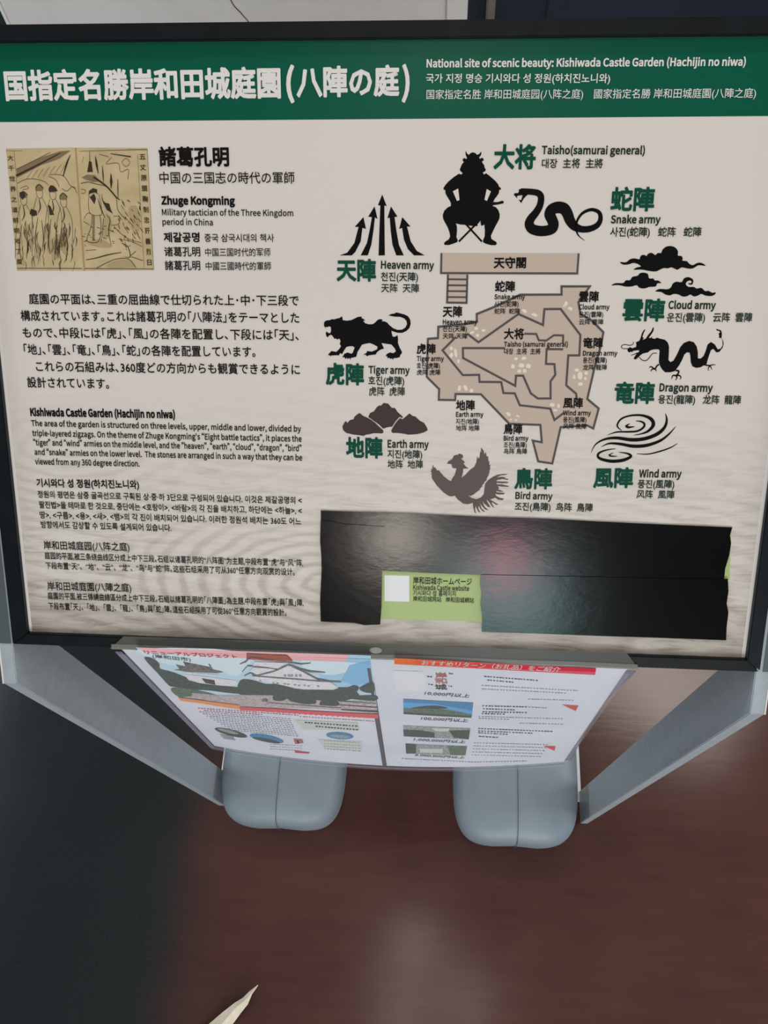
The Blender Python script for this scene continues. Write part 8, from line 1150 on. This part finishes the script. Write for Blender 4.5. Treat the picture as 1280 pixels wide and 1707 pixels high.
for n_, k in inks.items():
    # cut long faces so they follow the bow of the sheet
    me = bpy.data.meshes.new(n_); me.from_pydata(k.v, [], k.f); me.polygons.foreach_set('material_index', k.i)
    bm = bmesh.new(); bm.from_mesh(me); bpy.data.meshes.remove(me)
    for ax, step, cuts in ((0, 0.0105, 40), (1, 0.017, 20)):
        lo_ = min(v.co[ax] for v in bm.verts); hi_ = max(v.co[ax] for v in bm.verts)
        for c in range(0, cuts):
            if not lo_ < step*c < hi_: continue
            g_ = bm.verts[:]+bm.edges[:]+bm.faces[:]
            bmesh.ops.bisect_plane(bm, geom=g_, plane_co=(step*c, 0, 0) if ax == 0 else (0, step*c, 0), plane_no=(1, 0, 0) if ax == 0 else (0, 1, 0))
    bmesh.ops.triangulate(bm, faces=bm.faces)
    for vv in bm.verts: vv.co = Vector(sheet(*vv.co))
    me = bpy.data.meshes.new(n_); bm.to_mesh(me); bm.free()
    o = link(n_.split('#')[0], me, k.m, LEAF)
    if n_ in ('small_print', 'band_print'): o['kind'] = 'stuff'
inks.clear()
# smoky top flap of the sleeve stuck over the lower frame rail, with a snap disc
flap = [(69.8, -11.0), (82.4, .4), (178.7, .9), (288, 1.6), (399.9, 1.9), (491.6, 2.1), (496.8, -4.4), (502.3, -11.6)]
bm = bmesh.new()
top = [bm.verts.new((x/1000, y/1000, .0052)) for x, y in flap]; bot = [bm.verts.new((x/1000, y/1000, .0047)) for x, y in flap]
bm.faces.new(top); bm.faces.new(bot); n = len(top)
for i in range(n): bm.faces.new((top[i], bot[i], bot[(i+1) % n], top[(i+1) % n]))
LM = Matrix.Translation(-LO) @ BM
o = finish(bm, 'sleeve_flap', 'smoky_flap', LEAF); o.matrix_local = LM
bm = bmesh.new(); bmesh.ops.create_cone(bm, cap_ends=True, segments=24, radius1=.0052, radius2=.0047, depth=.0008)
o = finish(bm, 'snap_disc', 'snap_metal', LEAF); o.matrix_local = LM @ Matrix.Translation((.2915, -.0035, .0057)) @ Matrix.Diagonal((1, .55, 1, 1))
# ribbed zip strip along the lower edge of the flap
clear('zip_strip', '8f8f89', 0.6)
bm = bmesh.new()
for va, vb, z_ in ((-11.2, -6.6, .0056), (-9.9, -9.3, .0061), (-8.3, -7.8, .0061)):
    r = bmesh.ops.create_grid(bm, x_segments=60, y_segments=1, size=.5)
    for vv in r['verts']:
        fx = vv.co.x+.5; w_ = .5+vv.co.y
        vv.co = Vector(((71.5+(501-71.5)*fx)/1000, (va+(vb-va)*w_-.5*fx+.25*math.sin(fx*23))/1000, z_))
o = finish(bm, 'zip_strip', 'zip_strip', LEAF); o.matrix_local = LM

# ------------------------------------------------------------------ the two rounded weights on the feet
def weight(x0, x1, y0, y1, z0, z1, label):
    cx, cy = (x0+x1)/2, (y0+y1)/2
    t = thing('base_weight', label, 'stand weight', (cx, cy, z0), 'grey weights on the feet of the stand')
    hx, hy, hz = (x1-x0)/2, (y1-y0)/2, (z1-z0)
    nu, nv = 64, 20; vs, fs = [], []
    def ring(th, e): 
        c, s_ = math.cos(th), math.sin(th)
        return (math.copysign(abs(c)**e, c), math.copysign(abs(s_)**e, s_))
    for j in range(nv+1):
        f = j/nv; ph = math.pi*(f-0.5)
        k = max(0.0, math.cos(ph))**0.42; zz = 0.5+0.5*math.copysign(abs(math.sin(ph))**0.5, math.sin(ph))
        for i in range(nu):
            cxx, syy = ring(2*math.pi*i/nu, 0.44)
            x, y = hx*k*cxx, hy*k*syy
            # shallow moulded seam down the middle
            g_ = math.exp(-(x/0.0022)**2)*0.0022 if f > .12 else 0
            bulge = 1+0.02*math.sin(math.pi*f)
            z = hz*zz
            if y < -hy*0.5: y += g_
            if f > .5: z -= g_*0.8 + 0.006*(x/hx)**2
            vs.append((x*bulge, y*bulge, z))
    for j in range(nv):
        for i in range(nu):
            a = j*nu+i; b = j*nu+(i+1) % nu; fs.append((a, b, b+nu, a+nu))
    fs.append(tuple(range(nu))[::-1]); fs.append(tuple(nv*nu+i for i in range(nu)))
    mesh('body', vs, fs, 'weight_plastic', t, smooth=True)
    # the seam line itself: a fine dark groove bead following front and top
    sv = []
    for j in range(3, nv+1):
        f = j/nv; ph = math.pi*(f-0.5); k = max(0.0, math.cos(ph))**0.42; zz = 0.5+0.5*math.copysign(abs(math.sin(ph))**0.5, math.sin(ph))
        sv.append((-hy*k*(1+0.02*math.sin(math.pi*f)), hz*zz))
    sv += [(-hy*k_, hz+0.0) for k_ in (-0.3, -0.7)] if False else []
    vs, fs = [], []
    sv = sv[:-1]+[(sv[-2][0]*0.6, hz), (0, hz), (hy*0.5, hz)]
    for y, z in sv:
        for x, dy in ((-.0006, 0), (0, -.0004), (.0006, 0)): vs.append((x, y+dy-.0003, z+.0003))
    for i in range(len(sv)-1):
        for q in (0, 1): fs.append((3*i+q, 3*i+q+1, 3*i+q+4, 3*i+q+3))
    mesh('seam', vs, fs, 'seam_groove', t)
    return t
weight(-0.3440, -0.143, 0.130, 0.43, 0.0085, 0.125, 'rounded grey weight with a centre seam, below the castle photo page, left one')
weight(0.040, 0.2390, 0.121, 0.43, 0.0085, 0.125, 'rounded grey weight with a centre seam, below the price list page, right one')

# ------------------------------------------------------------------ pale dried leaf on the floor
spine = [(-0.262, -0.100, .010), (-0.271, -0.112, .012), (-0.280, -0.122, .013), (-0.291, -0.131, .014), (-0.305, -0.147, .014), (-0.322, -0.168, .013), (-0.345, -0.20, .010), (-0.365, -0.235, .006)]
wl = [.0006, .0045, .005, .007, .011, .016, .014, .003]; wr = [.0005, .0015, .007, .010, .012, .015, .012, .003]
leaf_vs, leaf_fs = [], []
O = Vector((-0.31, -0.16, 0))
for i, p in enumerate(spine):
    p = Vector(p); a = Vector(spine[max(0, i-1)]); b = Vector(spine[min(len(spine)-1, i+1)])
    t = (b-a).normalized(); s_ = Vector((t.y, -t.x, 0)).normalized()   # points up-left
    for q, dz in ((wl[i], -.004), (0, 0), (-wr[i], -.009)):
        c = p + s_*q*1.0 + Vector((0, 0, dz*(abs(q)/.012)))
        leaf_vs.append(tuple(c-O))
n = len(leaf_vs)
leaf_vs += [(x, y, z-.0006) for x, y, z in leaf_vs]
for i in range(len(spine)-1):
    for q in (0, 1):
        a = 3*i+q; leaf_fs.append((a, a+1, a+4, a+3)); leaf_fs.append((n+a, n+a+3, n+a+4, n+a+1))
tag(mesh('dried_leaf', leaf_vs, leaf_fs, 'pale_leaf', loc=O), 'pale dried leaf with a folded midrib lying on the dark floor', 'leaf')
